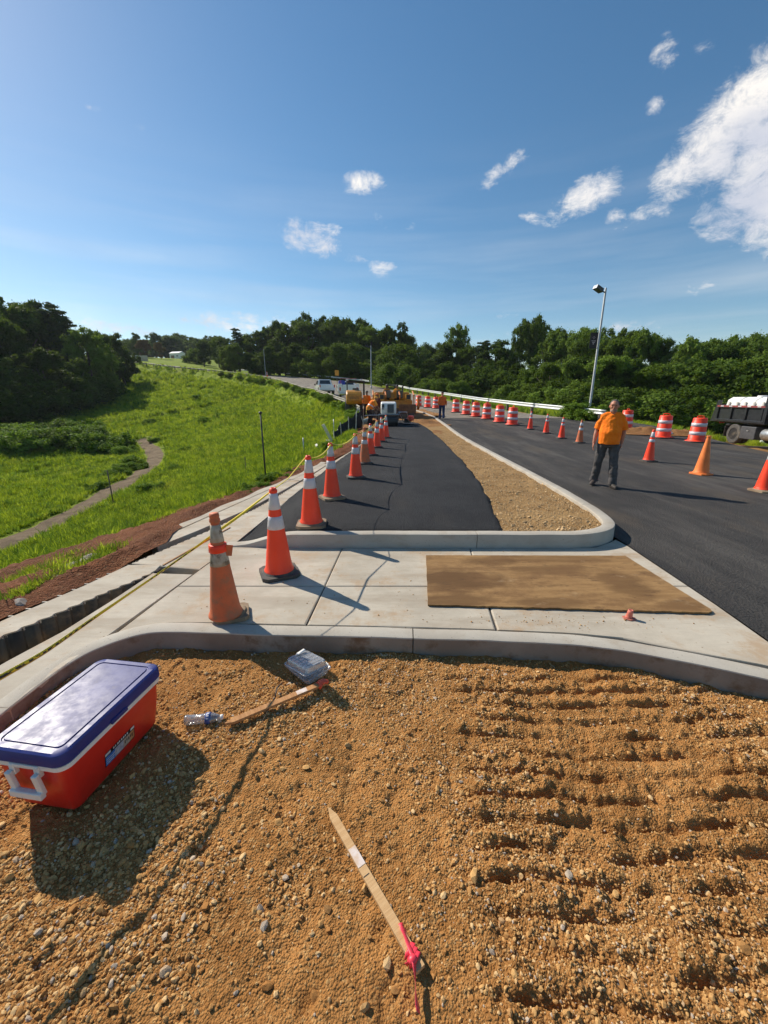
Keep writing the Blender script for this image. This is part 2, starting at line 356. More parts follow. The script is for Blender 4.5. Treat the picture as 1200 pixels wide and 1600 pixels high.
def mat_glass(name, c=(.95,.96,.97), rough=.12, ior=1.45, milky=.10):
    """thin clear plastic sheet"""
    m = bpy.data.materials.new(name); m.use_nodes = True; nt = m.node_tree; nt.nodes.clear(); g = G(nt); out = nt.nodes.new('ShaderNodeOutputMaterial')
    t = nt.nodes.new('ShaderNodeBsdfTransparent'); t.inputs[0].default_value = (*c, 1); gl = nt.nodes.new('ShaderNodeBsdfGlossy'); gl.inputs['Roughness'].default_value = rough
    d = nt.nodes.new('ShaderNodeBsdfDiffuse'); d.inputs[0].default_value = (.8,.8,.8,1); f = nt.nodes.new('ShaderNodeLayerWeight'); f.inputs[0].default_value = .38
    nrm = g.bump(g.noise(70, 5, .6), .6, .004); nt.links.new(nrm, gl.inputs['Normal']); nt.links.new(nrm, f.inputs['Normal'])
    a = nt.nodes.new('ShaderNodeMixShader'); b = nt.nodes.new('ShaderNodeMixShader'); nt.links.new(g.mr(f.outputs['Fresnel'], 0, 1, .06, .6, False), a.inputs[0])
    nt.links.new(t.outputs[0], a.inputs[1]); nt.links.new(gl.outputs[0], a.inputs[2]); b.inputs[0].default_value = milky
    nt.links.new(a.outputs[0], b.inputs[1]); nt.links.new(d.outputs[0], b.inputs[2]); nt.links.new(b.outputs[0], out.inputs[0]); return m
C_ = mat_concrete(); MT['conc'] = C_; MT['curb'] = mat_curb()
MT['asph_new'] = mat_asphalt('new_asphalt', (.022,.022,.024), (.033,.033,.035), (.085,.083,.082), .15, .7)
MT['asph_road'] = mat_asphalt('road_asphalt', (.047,.044,.043), (.066,.061,.057), (.13,.118,.105), .75, .75)
MT['old_pave'] = mat_asphalt('old_pavement', (.20,.175,.14), (.27,.235,.19), (.36,.32,.27), .4, .75)
MT['soil'] = mat_soil('foreground_soil', (.53,.250,.078), (.35,.155,.044), (.64,.39,.16), 1.0)
MT['gravelbed'] = mat_soil('gravel_bed', (.44,.27,.115), (.30,.17,.065), (.56,.40,.22), .9, .7)
MT['joint'] = P('joint_filler', (.09,.08,.07), rough=.9)
MT['terrain'] = mat_ground()
ORANGE = (.98,.062,.016)
MT['orange'] = P('cone_orange', ORANGE, (.94,.055,.014), .45, dirt=(.66,.14,.06), dscale=5, damt=(.62,.9), spec=.45)
MT['orange_worn'] = P('worn_cone_orange', (.66,.15,.05), (.52,.13,.05), .7, dirt=(.34,.17,.09), dscale=9, damt=(.45,.75), bump=.3)
MT['orange_pale'] = P('pale_cone_orange', (.85,.22,.04), (.75,.18,.035), .55, dirt=(.5,.25,.12), dscale=6, damt=(.6,.85))
MT['band'] = P('reflective_band', (.62,.60,.62), (.55,.53,.56), .35, dirt=(.4,.33,.28), dscale=9, damt=(.6,.85), spec=.6)
MT['band_worn'] = P('worn_reflective_band', (.48,.44,.36), (.34,.29,.21), .7, scale=14, dirt=(.16,.12,.08), dscale=11, damt=(.52,.66), bump=.4)
MT['rubber'] = P('black_rubber', (.045,.042,.04), (.07,.06,.05), .75, dirt=(.22,.16,.10), dscale=6, damt=(.5,.75))
MT['rubber_tan'] = P('mud_covered_rubber', (.30,.22,.14), (.22,.15,.09), .85, dirt=(.08,.06,.05), dscale=8, damt=(.55,.75))
MT['white'] = P('white_plastic', (.80,.79,.75), (.72,.70,.66), .4, dirt=(.45,.40,.33), dscale=4, damt=(.62,.85))
MT['red'] = P('cooler_red', (.66,.028,.016), (.60,.024,.014), .36, dirt=(.38,.10,.05), dscale=7, damt=(.66,.9), spec=.45, bump=.04)
MT['blue'] = P('cooler_blue', (.018,.032,.20), (.015,.027,.16), .46, dirt=(.20,.17,.16), dscale=9, damt=(.60,.9), spec=.42, bump=.08, bscale=25)
MT['steel'] = P('galvanised_steel', (.55,.57,.58), (.42,.44,.45), .42, metal=.85, scale=12)
MT['rustysteel'] = P('stained_corrugated_steel', (.10,.085,.06), (.055,.045,.033), .6, metal=.35, scale=5, dirt=(.32,.20,.10), damt=(.45,.7), stretch=(3,3,.6))
MT['dark'] = P('dark_metal', (.03,.032,.036), (.018,.02,.022), .5, dirt=(.12,.09,.06), damt=(.6,.85))
MT['pole'] = P('light_pole_paint', (.42,.43,.43), (.36,.37,.37), .4, metal=.3)
MT['yellow_tape'] = None
MT['wood_new'] = mat_wood('new_lath', (.62,.40,.20), (.52,.31,.14))
MT['wood_red'] = mat_wood('weathered_lath', (.50,.26,.11), (.38,.18,.07))
def mat_ply():
    m, nt, b = new_mat('stained_plywood'); g = G(nt)
    c = g.mix(g.mr(g.noise(5, 8, .7, stretch=(.5,3,1), dist=.5), .25, .75), (.36,.215,.09), (.22,.12,.048))
    sep = nt.nodes.new('ShaderNodeSeparateXYZ'); nt.links.new(g.tc, sep.inputs[0]); wob = g.math('SUBTRACT', g.noise(3.2, 8, .7, stretch=(.7,1.5,1)), .5)
    def blob(cx, cy, rx, ry):
        u = g.math('MULTIPLY', g.math('SUBTRACT', sep.outputs[0], cx), 1/rx); v = g.math('MULTIPLY', g.math('SUBTRACT', sep.outputs[1], cy), 1/ry)
        return g.mr(g.math('ADD', g.math('ADD', g.math('MULTIPLY', u, u), g.math('MULTIPLY', v, v)), g.math('MULTIPLY', wob, 3.6)), 1.6, .2)
    for (cx, cy, rx, ry, k) in ((.72,3.62,.48,.26,.85),(1.18,4.08,.34,.12,.7),(.6,3.2,.4,.12,.7),(1.75,3.86,.5,.13,.55),(2.35,3.55,.22,.35,.6),(1.45,3.15,.35,.10,.6),(2.0,4.15,.6,.10,.45),(2.6,3.1,.25,.1,.5)):
        c = g.mix(g.math('MULTIPLY', blob(cx, cy, rx, ry), k), c, (.10,.050,.020))
    c = g.mix(g.mr(g.noise(2.6, 9, .75, stretch=(.7,1.3,1)), .46, .64, 0, .8), c, (.17,.09,.038))
    c = g.mix(g.mr(g.noise(6, 8, .75, stretch=(.7,1.5,1)), .55, .68, 0, .75), c, (.10,.055,.026)); c = g.mix(g.mr(g.noise(3.3, 8, .7, stretch=(.6,1.2,1)), .60, .74, 0, .6), c, (.46,.34,.2)); c = g.mix(g.mr(g.noise(60, 4, .7), .56, .72, 0, .5), c, (.10,.06,.035))
    nt.links.new(c, b.inputs['Base Color']); b.inputs['Roughness'].default_value = .85; b.inputs['Specular IOR Level'].default_value = .2
    nt.links.new(g.bump(g.noise(9, 6, .7, stretch=(.5,6,1)), .5, .004), b.inputs['Normal']); return m
MT['ply'] = mat_ply()
MT['post_wood'] = mat_wood('grey_post_wood', (.16,.13,.10), (.10,.08,.06), axis=(14,14,1))
MT['ribbon_pink'] = P('pink_ribbon', (.85,.06,.09), (.75,.04,.07), .4)
MT['ribbon_orange'] = P('orange_ribbon', (.95,.11,.04), (.85,.09,.03), .4)
MT['clear'] = mat_glass('clear_plastic')
MT['bluelabel'] = P('blue_label', (.03,.07,.25), (.05,.10,.33), .4)
MT['glass_dark'] = P('dark_window_glass', (.02,.025,.03), (.03,.035,.04), .08, spec=.8)
MT['vwhite'] = P('white_vehicle_paint', (.74,.75,.76), (.68,.69,.70), .25, coat=.6, dirt=(.4,.35,.28), damt=(.68,.9))
MT['vyellow'] = P('machine_yellow', (.60,.27,.03), (.46,.20,.02), .4, dirt=(.20,.12,.05), dscale=5, damt=(.52,.8))
MT['vblack'] = P('black_vehicle_paint', (.018,.020,.024), (.028,.03,.034), .35, coat=.4, dirt=(.10,.08,.06), damt=(.6,.85))
MT['tyre'] = P('tyre_rubber', (.06,.056,.052), (.085,.078,.07), .8, dirt=(.16,.13,.09), damt=(.5,.75))
MT['rim'] = P('dusty_wheel_rim', (.035,.035,.037), (.05,.048,.046), .5, metal=.5, dirt=(.2,.17,.13), damt=(.5,.7))
MT['redlens'] = P('red_tail_light', (.5,.02,.02), None, .25)
MT['rock'] = P('grey_rock', (.30,.27,.24), (.20,.17,.15), .85, bump=.6, bscale=14, bdist=.02, dirt=(.36,.20,.11), damt=(.5,.7))
MT['silt'] = P('black_silt_fabric', (.018,.02,.026), (.03,.035,.04), .8, bump=.4)
MT['bark'] = P('bark', (.11,.085,.065), (.06,.048,.038), .9, bump=.8, bscale=12, bdist=.03, stretch=(3,3,.5))
MT['leafA'] = mat_leaf('broadleaf_foliage', (.030,.066,.010), (.075,.14,.016), (.095,.13,.017), .30, .42)
MT['leafB'] = mat_leaf('light_foliage', (.075,.14,.022), (.16,.25,.038), (.14,.195,.032), .34, .35)
MT['leafR'] = mat_leaf('reddish_foliage', (.12,.065,.032), (.19,.10,.045), (.10,.085,.03))
MT['needle'] = mat_leaf('needle_foliage', (.032,.062,.024), (.055,.10,.03), (.045,.075,.022), .15)
MT['grass'] = mat_leaf('grass_blades', (.24,.36,.016), (.45,.52,.024), (.40,.43,.045), .48, .35, patch=((.52,.52,.07), (.14,.26,.02)))
MT['weed'] = mat_leaf('weed_leaves', (.10,.20,.024), (.19,.30,.04), (.14,.21,.03), .38, .3)
def mat_stone():
    m, nt, b = new_mat('pebble'); g = G(nt); r = g.rnd()
    c = g.mix(g.mr(r, 0, 1), (.35,.160,.050), (.61,.36,.14)); r2 = g.math('FRACT', g.math('MULTIPLY', r, 17.3))
    c = g.mix(g.mr(r2, .72, .95), c, (.70,.48,.24)); c = g.mix(g.mr(g.math('FRACT', g.math('MULTIPLY', r, 41.7)), .93, .96), c, (.5,.42,.33))
    c = g.mix(g.mr(g.noise(30, 5, .7), .4, .7, 0, .5), c, (.36,.19,.07))
    nt.links.new(c, b.inputs['Base Color']); b.inputs['Roughness'].default_value = .95; b.inputs['Specular IOR Level'].default_value = .05
    nt.links.new(g.bump(g.noise(160, 5, .7), .4, .003), b.inputs['Normal']); return m
MT['stone'] = mat_stone()
def mat_tape():
    m, nt, b = new_mat('caution_tape'); g = G(nt)
    # black print of caution lettering, worn and folded: broken dark marks along the strip
    mk = g.math('MULTIPLY', g.mr(g.attr('mark'), .45, .55), g.mr(g.noise(45, 2, .5), .40, .5))
    nt.links.new(g.mix(mk, (.85,.62,.02), (.03,.03,.03)), b.inputs['Base Color']); b.inputs['Roughness'].default_value = .35; return m
MT['tape'] = mat_tape()

# ------------------------------------------------------------------ the lie of the land
_U = np.array([-1e4, 14, 18, 22, 27, 33, 40, 72, 108, 146, 184, 250, 330, 1e5]); _Z = np.array([0, 0, .08, .30, .52, .76, 1.12, 2.9, 6.5, 9.9, 14, 20.5, 26, 27])
_ug = np.arange(-20, 500, .5); _zg = np.interp(_ug, _U, _Z); _k = np.hanning(15); _k /= _k.sum()
_zg2 = np.convolve(np.pad(_zg, 7, mode='edge'), _k, 'valid')
def zr(x, y):
    x = np.asarray(x, float); y = np.asarray(y, float); u = y-.5*np.minimum(x, 0)
    return np.where(u < 499, np.interp(u, _ug, _zg2), 26.6)
CREST = [(-4.6,-12), (-3.75,-1), (-3.32,3), (-3.0,5), (-2.62,7), (-2.1,9.2), (-1.75,11.5), (-1.25,15), (-1.0,18), (-1.3,25), (-2.6,35), (-4.4,42), (-10.5,62), (-22,85), (-48,110), (-85,135), (-110,150), (-200,200)]
GRAIL = [(40,-30), (22,-2), (17.6,12), (16.2,20), (13.4,24), (9.6,41), (5.5,70), (-2,90), (-17,103), (-34,113), (-60,130), (-100,154), (-190,210)]
def sdist(poly, x, y):
    x = np.asarray(x, float); y = np.asarray(y, float); best = np.full(x.shape, 1e9); sg = np.ones(x.shape); zx = np.zeros(x.shape); zy = np.zeros(x.shape)
    for (a, b), (c, d) in zip(poly, poly[1:]):
        dx, dy = c-a, d-b; t = np.clip(((x-a)*dx+(y-b)*dy)/(dx*dx+dy*dy), 0, 1); qx, qy = a+t*dx, b+t*dy
        D = np.hypot(x-qx, y-qy); s = np.sign((dx)*(y-b)-(dy)*(x-a)); k = D < best
        best = np.where(k, D, best); sg = np.where(k, s, sg); zx = np.where(k, qx, zx); zy = np.where(k, qy, zy)
    return best*sg, zx, zy      # positive on the left of the line of travel
def terrain(x, y, rough=True):
    dl, cx, cy = sdist(CREST, x, y); zc = zr(cx, cy)
    y = np.asarray(y, float); x = np.asarray(x, float)
    valley = -5.1+3.6*sst(45, 95, np.hypot(x, y))+9*sst(110, 260, np.hypot(x, y))+.5*fbm(x/14, y/14, 3, 5)
    wb = np.interp(y, [4,9,13], [2.4,1.0,.5]); slope = zc-.10-.16*np.clip(dl, 0, wb)-.43*np.maximum(dl-wb, 0)*(1-.25*sst(6, 20, dl))
    k = 1.2; left = k*np.logaddexp(valley/k, slope/k)-k*.1*sst(0, 2, dl)
    left = np.minimum(left, np.where(slope > valley, slope+.9, 1e9))
    left = left+.8*np.exp(-((dl-1.1)/1.0)**2)*sst(34, 60, y)
    if rough: left = left+.22*fbm(x/2.2, y/2.2, 4, 9)*sst(1, 5, dl)+.05*fbm(x/.5, y/.5, 3, 19)
    near_drop = np.where((y < 20), -.34, -.10)
    dr, gx, gy = sdist(GRAIL, x, y); dr = -dr
    right = zr(x, y)-.1-.13*np.clip(dr-2, 0, 40)*(1-sst(-60, -20, -np.abs(np.minimum(x, 0))-20)*0)*sst(-90, -30, x)
    sh = np.clip(x-11.6, 0, 40)                     # the shoulder falls gently away beside the asphalt
    right = right-.14*np.clip(sh-2.2, 0, 4.2)*sst(32, 24, y)
    right = np.where(y < 30, right, right)
    inner = np.where((x > -4.2) & (x < 3.2) & (y < 17.5), zr(x, y)-.42, right)
    t = sst(-.45, -.05, dl)
    out = inner*(1-t)+left*t
    return out
def Zt(x, y): return float(terrain(np.array([x]), np.array([y]))[0])
def Zr(x, y): return float(zr(np.array([x]), np.array([y]))[0])
def hit(px, py, fn=Zr, far=400):
    """where the line of sight through a measured point of the photo meets the ground"""
    d = ray(px, py); vf = {Zr: zr, Zt: terrain}.get(fn)
    a, b, n = 1.0, far, 400
    for it in range(3):
        t = np.geomspace(a, b, n); x, y, z = d[0]*t, d[1]*t, CAM_H+d[2]*t
        g = vf(x, y) if vf else np.array([fn(p, q) for p, q in zip(x, y)])
        k = np.nonzero(z <= g)[0]
        if len(k) == 0: return x[-1], y[-1], float(g[-1])
        i = k[0]; a, b, n = t[max(i-1, 0)], t[i], 12
    return x[i], y[i], float(g[i])
PATHL = [(-60,-2)]+[tuple(hit(px, py, Zt)[:2]) for px, py in ((-60,868),(0,853),(60,829),(120,799),(170,769),(212,744),(236,728),(243,712),(234,698),(220,688))]
PATHL[0] = (PATHL[1][0]-30, PATHL[1][1]-14)
def axis_grid(lo, hi, fine, c0, c1, grow=1.09):
    v = list(np.arange(c0, c1, fine)); s = fine
    while v[-1] < hi: s *= grow; v.append(v[-1]+s)
    s = fine; w = [v[0]]
    while w[0] > lo: s *= grow; w.insert(0, w[0]-s)
    return np.array(w[:-1]+v)
gx = axis_grid(-800, 800, .26, -38, 22, 1.07); gy = axis_grid(-150, 1000, .26, 2, 62, 1.06)
X, Y = np.meshgrid(gx, gy); Z = terrain(X, Y)
dl, _, _ = sdist(CREST, X, Y); dp, _, _ = sdist(PATHL, X, Y)
nz_ = fbm(X/3, Y/3, 3, 3)
w_soil = sst(-.6, .0, dl)*sst(.35, -.35, dl-(np.interp(Y, [3,5,7,9,12,30], [2.9,2.6,1.7,1.1,.7,.3])+.9*nz_))*sst(30, 19, Y)
w_soil = np.maximum(w_soil, .85*sst(.9, .1, dp-2.0)*sst(.3, 1.2, dp)*sst(.35, .7, nz_+.3)*.6)
w_path = sst(1.05, .5, np.abs(dp+.25*nz_))*(dl > 0)
odirt = ((dl < 0)*sst(31.5, 29.5, Y-nz_*1.5)*sst(6, 7, X+0*Y)).astype(float); dgr, _, _ = sdist(GRAIL, X, Y)
odirt = np.where(X > 11.0, (dl < 0)*sst(31, 27.5, Y+1.5*nz_)*sst(27, 24.5, X+1.5*nz_), 0)
odirt = np.maximum(odirt, (dl < 0)*(X < 11.5)*(X > -3)*sst(36, 33, Y))
strip = (dl < 0)*(dgr > -1.2)*(Y > 33)            # strip between the road edge and the rail
terr = link('ground', grid_mesh('ground', X, Y, Z, MT['terrain'], True, dict(w_soil=w_soil, w_path=w_path, w_dirt=odirt)))
tag(terr, kind='structure')

# ------------------------------------------------------------------ sheets that follow the road surface
def strip_sheet(name, mat, left, right, y0, y1, dz, nx=10, dy=.5, zf=None, kind='structure', parent=None):
    ys = np.arange(y0, y1+1e-6, dy); L = np.interp(ys, [p[1] for p in left], [p[0] for p in left]); Rr = np.interp(ys, [p[1] for p in right], [p[0] for p in right])
    t = np.linspace(0, 1, nx); XX = L[:, None]+(Rr-L)[:, None]*t[None]; YY = np.repeat(ys[:, None], nx, 1)
    ZZ = (zf or (lambda a, b: zr(a, b)))(XX, YY)+dz
    o = link(name, grid_mesh(name, XX, YY, ZZ, mat), parent); 
    if kind and not parent: tag(o, kind=kind)
    return o
road_l = [(3.45,-14), (3.42,-2), (3.40,.5), (3.2,1.55), (2.88,2.4), (2.95,3.16), (3.04,4.7), (3.05,5.0), (3.2,5.6), (3.3,7), (3.36,9), (3.42,13.5), (3.38,21.6), (3.3,27), (3.3,27.5)]
road_r = [(14,-14), (12.9,6), (13.2,13.8), (14.6,18.4), (15.2,22), (15.0,25), (14.4,27.5)]
strip_sheet('road', MT['asph_road'], road_l, road_r, -14, 27.5, .0, 14, .25)
# older pale pavement beyond the new asphalt, out over the hill
def ribbon(name, mat, cl, cr, dz, n=260):
    def res(p):
        p = np.array(p, float); s = np.r_[0, np.cumsum(np.hypot(*np.diff(p, axis=0).T))]; t = np.linspace(0, s[-1], n)
        return np.stack([np.interp(t, s, p[:, 0]), np.interp(t, s, p[:, 1])], 1)
    A, B = res(cl), res(cr); t = np.linspace(0, 1, 12)[None, :, None]; Q = A[:, None]*(1-t)+B[:, None]*t
    XX, YY = Q[..., 0], Q[..., 1]; return tag(link(name, grid_mesh(name, XX, YY, zr(XX, YY)+dz, mat)), kind='structure')
ribbon('old_pavement', MT['old_pave'], [(1.2,27.2), (.8,30), (-.2,36), (-2.6,42), (-8.8,62), (-20,85), (-46,110), (-83,135), (-150,176)],
       [(12.6,27.2), (11.6,30), (9.6,37), (8.4,42), (4.4,70), (-3,89), (-17.5,101.5), (-35,111), (-61,128), (-130,171)], -.012)

# island: raised asphalt, gravel bed
xL = lambda y: np.interp(y, [4.6,6.2,7.8,12.8,17,24,30], [-1.84,-1.76,-1.68,-1.24,-.72,-.05,.6])
xR = lambda y: np.interp(y, [4.6,5.2,6,8,11.3,16.3,20,23,24.6], [1.50,1.58,1.72,1.98,2.2,2.36,2.25,1.9,1.2])
ys = np.arange(4.72, 24.4, .08); t = np.linspace(0, 1, 60)
A = xL(ys)+.03*fbm(ys*2, ys*0, 3, 2); B = xR(ys)+.035*fbm(ys*3, ys*0+5, 3, 8)
XX = A[:, None]+(B-A)[:, None]*t[None]; YY = np.repeat(ys[:, None], 60, 1)
ramp = sst(0, .62, XX-A[:, None]); ZZ = zr(XX, YY)+.012+.145*ramp+.008*fbm(XX*1.2, YY*.8, 3, 4)
ZZ[:, -1] -= .08; XX[:, -1] += .025; ZZ[0, :] = zr(XX[0], YY[0])+.10*ramp[0]
o = link('island_asphalt', grid_mesh('island_asphalt', XX, YY, ZZ, MT['asph_new'])); tag(o, kind='structure')
ys = np.arange(4.72, 21.6, .07); t = np.linspace(0, 1, 60)
A = np.where(ys < 24.4, xR(ys)-.12, np.interp(ys, [24.4, 25.2, 34], [-1.0, -1.2, -.6])); B = np.interp(ys, [4.7,5.2,7,9,13.5,21.6,28,31,34], [2.7,3.08,3.24,3.27,3.32,3.28,3.2,2.8,2.3])
XX = A[:, None]+(B-A)[:, None]*t[None]; YY = np.repeat(ys[:, None], 60, 1)
ZZ = zr(XX, YY)+.105+.03*fbm(XX*3, YY*3, 5, 6)+.05*sst(24.3, 25.5, YY)*fbm(XX*.9, YY*.9, 3, 44)-.07*sst(26, 29, YY)
o = link('gravel_bed', grid_mesh('gravel_bed', XX, YY, ZZ, MT['gravelbed'])); tag(o, kind='structure')
ys = np.arange(20.9, 35.5, .07); A = np.where(ys < 24.4, xR(ys)-.12, np.interp(ys, [24.4, 25.2, 35], [-1.0, -1.2, -.6])); B = np.interp(ys, [4.7,5.2,7,9,13.5,21.6,28,31,34], [2.7,3.08,3.24,3.27,3.32,3.28,3.2,2.8,2.3])
B = B+sst(27.5, 29, ys)*1.2
XX = A[:, None]+(B-A)[:, None]*t[None]; YY = np.repeat(ys[:, None], 60, 1)
ZZ = zr(XX, YY)+.105+.05*fbm(XX*2, YY*2, 5, 46)+.012*sst(21, 22.5, YY+fbm(XX*3, YY*3, 2, 5))+.03*sst(24.3, 25.5, YY)*fbm(XX*.9, YY*.9, 3, 44)-.05*sst(29, 33, YY)
ZZ[:8] -= np.linspace(.06, 0, 8)[:, None]
o = link('loose_soil', grid_mesh('loose_soil', XX, YY, ZZ, mat_soil('orange_subsoil', (.42,.22,.085), (.33,.155,.055), (.50,.31,.15), .9, .5))); tag(o, kind='structure')

# ------------------------------------------------------------------ kerbs (sections, each its own piece)
def smooth_path(pts, step=.05):
    p = np.array(pts, float); s = np.r_[0, np.cumsum(np.hypot(*np.diff(p, axis=0)[:, :2].T))]; n = max(int(s[-1]/step), 4); t = np.linspace(0, s[-1], n)
    q = np.stack([np.interp(t, s, p[:, i]) for i in range(p.shape[1])], 1); k = np.hanning(9); k /= k.sum()
    for i in range(p.shape[1]): q[:, i] = np.convolve(np.pad(q[:, i], 4, mode='reflect', reflect_type='odd'), k, 'valid')
    return q
def kerb(name, pts, width, depth, seclen, zf, parent, mat, step=.05, face=None):
    """pts: (x, y, height); the face is on the right hand of travel, the body on the left"""
    q = smooth_path(pts, step); n = len(q); d = np.gradient(q[:, :2], axis=0); d /= np.linalg.norm(d, axis=1)[:, None]; nl = np.stack([-d[:, 1], d[:, 0]], 1)
    s = np.r_[0, np.cumsum(np.hypot(*np.diff(q[:, :2], axis=0).T))]; ns = max(int(round(s[-1]/seclen)), 1); cuts = np.linspace(0, s[-1], ns+1)
    for k in range(ns):
        g0 = cuts[k]+(.004 if k else 0); g1 = cuts[k+1]-(.004 if k < ns-1 else 0)
        t = np.linspace(g0, g1, max(int((g1-g0)/step), 2)); m = MB(); rows = []
        for j, tt in enumerate(t):
            x, y, h = [np.interp(tt, s, q[:, i]) for i in range(3)]; nx, ny = np.interp(tt, s, nl[:, 0]), np.interp(tt, s, nl[:, 1]); z0 = float(zf(x, y)); w = float(fbm(np.array([x*3.]), np.array([y*3.]), 3, 7)[0])*.004
            prof = [(.0, -depth), (.008, h-.012), (.012, h-.004), (.022, h), (width-.03, h+.002), (width-.006, h-.003), (width, h-.014), (width, -depth)]
            rows.append([(x+nx*(a+w), y+ny*(a+w), z0+b+w) for a, b in prof])
        K = len(rows[0]); V = [p for r in rows for p in r]; F = [(j*K+i, j*K+i+1, (j+1)*K+i+1, (j+1)*K+i) for j in range(len(rows)-1) for i in range(K-1)]
        F = [tuple(f) for f in F]+[tuple(range(K)), tuple((len(rows)-1)*K+i for i in range(K-1, -1, -1))]
        m.add(V, F)
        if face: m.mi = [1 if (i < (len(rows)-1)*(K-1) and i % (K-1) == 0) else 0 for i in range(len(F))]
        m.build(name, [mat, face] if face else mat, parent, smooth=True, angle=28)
ik = tag(link('island_kerb', MB().box((1.0, 4.64, -.35), (3.0, .08, .1)).mesh('kerb_core', MT['joint'])), kind='structure')
kerb('kerb_section', [(-1.98,4.60,.004), (-1.7,4.585,.03), (-1.4,4.575,.12), (-1.18,4.565,.166), (0,4.56,.17), (1.4,4.555,.17), (2.3,4.55,.17), (2.56,4.59,.17), (2.8,4.70,.17), (2.98,4.86,.17), (3.11,5.08,.17), (3.18,5.35,.17),
      (3.25,5.8,.17), (3.33,7.06,.17), (3.38,9.1,.17), (3.44,13.5,.17), (3.40,21.6,.17), (3.33,27,.17), (3.0,31,.16), (2.5,34,.15)], .16, .3, 3.0, zr, ik, MT['curb'])
nk = tag(link('near_kerb', MB().box((-.4, 2.78, -.35), (3.6, .06, .1)).mesh('kerb_core', MT['joint'])), kind='structure')
NK = [(-2.30,-4,.0), (-2.24,-1,.0), (-2.2,1.0,.0), (-2.20,1.87,.0), (-2.19,2.16,.0), (-2.165,2.38,.0), (-2.12,2.49,.0), (-1.98,2.61,.01), (-1.84,2.70,.014), (-1.62,2.71,.012), (-.99,2.69,.004), (0,2.65,.002), (.8,2.61,.0), (1.42,2.56,.0), (1.75,2.49,.0), (1.97,2.40,.0), (2.25,2.29,.0), (2.5,2.19,-.004), (2.85,2.0,-.02), (3.12,1.75,-.04), (3.3,1.4,-.05), (3.36,.8,-.05), (3.4,0,-.05), (3.42,-4,-.05)]
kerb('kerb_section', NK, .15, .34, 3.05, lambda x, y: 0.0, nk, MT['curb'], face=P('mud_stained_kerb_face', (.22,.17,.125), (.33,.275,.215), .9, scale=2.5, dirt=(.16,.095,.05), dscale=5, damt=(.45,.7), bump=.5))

# ------------------------------------------------------------------ sidewalk slabs and drain
sw = tag(link('sidewalk', MB().prism([(-2.03,2.75), (-1.5,2.86), (0,2.81), (1.45,2.73), (2.05,2.56), (2.9,2.12), (2.88,2.4), (2.93,3.16), (3.03,4.7), (2.9,4.95), (-1.9,4.62)], -.2, -.014).mesh('sidewalk_bed', MT['joint'])), kind='structure')
def slab(poly, name='concrete_slab', z=0.0, th=.18, parent=sw, mat=None):
    m = MB(); n = len(poly); c = np.mean(poly, 0)
    # edge rolled down by a few millimetres
    ins = [(x+(c[0]-x)*.012/max(np.hypot(x-c[0], y-c[1]), .1), y+(c[1]-y)*.012/max(np.hypot(x-c[0], y-c[1]), .1)) for x, y in poly]
    V = [(x, y, z-th) for x, y in poly]+[(x, y, z-.006) for x, y in poly]+[(x, y, z) for x, y in ins]
    F = [(i, (i+1)%n, n+(i+1)%n, n+i) for i in range(n)]+[(n+i, n+(i+1)%n, 2*n+(i+1)%n, 2*n+i) for i in range(n)]+[tuple(2*n+i for i in range(n))]
    m.add(V, F); return m.build(name, mat or C_, parent)
def lx(line, y): return float(np.interp(y, [p[1] for p in line], [p[0] for p in line]))
J0 = [(-2.135,2.5), (-1.885,4.62)]; J1 = [(-.63,2.7), (-.505,4.6)]; J2 = [(.885,2.7), (1.055,4.6)]; JR = [(2.86,2.3), (2.88,2.45), (2.95,3.16), (3.04,4.75)]
nkin = lambda x: float(np.interp(x, [-2.05,-1.9,-1.72,-.98,.01,.82,1.46,1.82,2.05,2.32,2.58,2.9], [2.62,2.835,2.868,2.843,2.803,2.763,2.712,2.645,2.545,2.435,2.335,2.17]))
g_ = .005
def cell(la, lb, y0, y1, kerbside=False):
    n = 10; P_ = []
    if kerbside:
        xa, xb = lx(la, 2.8)+g_, lx(lb, 2.7)-g_
        P_ += [(x, nkin(x)+.006) for x in np.linspace(xa, xb, 14)]
    else: P_ += [(lx(la, y0)+g_, y0+g_), (lx(lb, y0)-g_, y0+g_)]
    if kerbside and lb is JR: P_ += [(lx(lb, y)-g_, y) for y in (2.5, 2.8, 3.16)]
    P_ += [(lx(lb, y1)-g_, y1-g_), (lx(la, y1)+g_, y1-g_)]
    return P_
for la, lb in ((J0, J1), (J1, J2), (J2, JR)):
    slab(cell(la, lb, 0, 3.52, True)); pc = cell(la, lb, 3.52, 4.555)
    if lb is JR: pc = [(lx(la, 3.52)+g_, 3.525), (lx(JR, 3.52)-g_, 3.525), (3.03, 4.62), (3.01,4.86), (2.9,4.76), (2.62,4.58), (2.3,4.545), (lx(la, 4.55)+g_, 4.55)]
    if la is J0: pc = [(lx(la, 3.52)+g_, 3.525), (lx(lb, 3.52)-g_, 3.525), (lx(lb, 4.55)-g_, 4.552), (-1.2,4.555), (-1.96,4.59), (lx(la, 4.5)+g_, 4.57)]
    slab(pc)
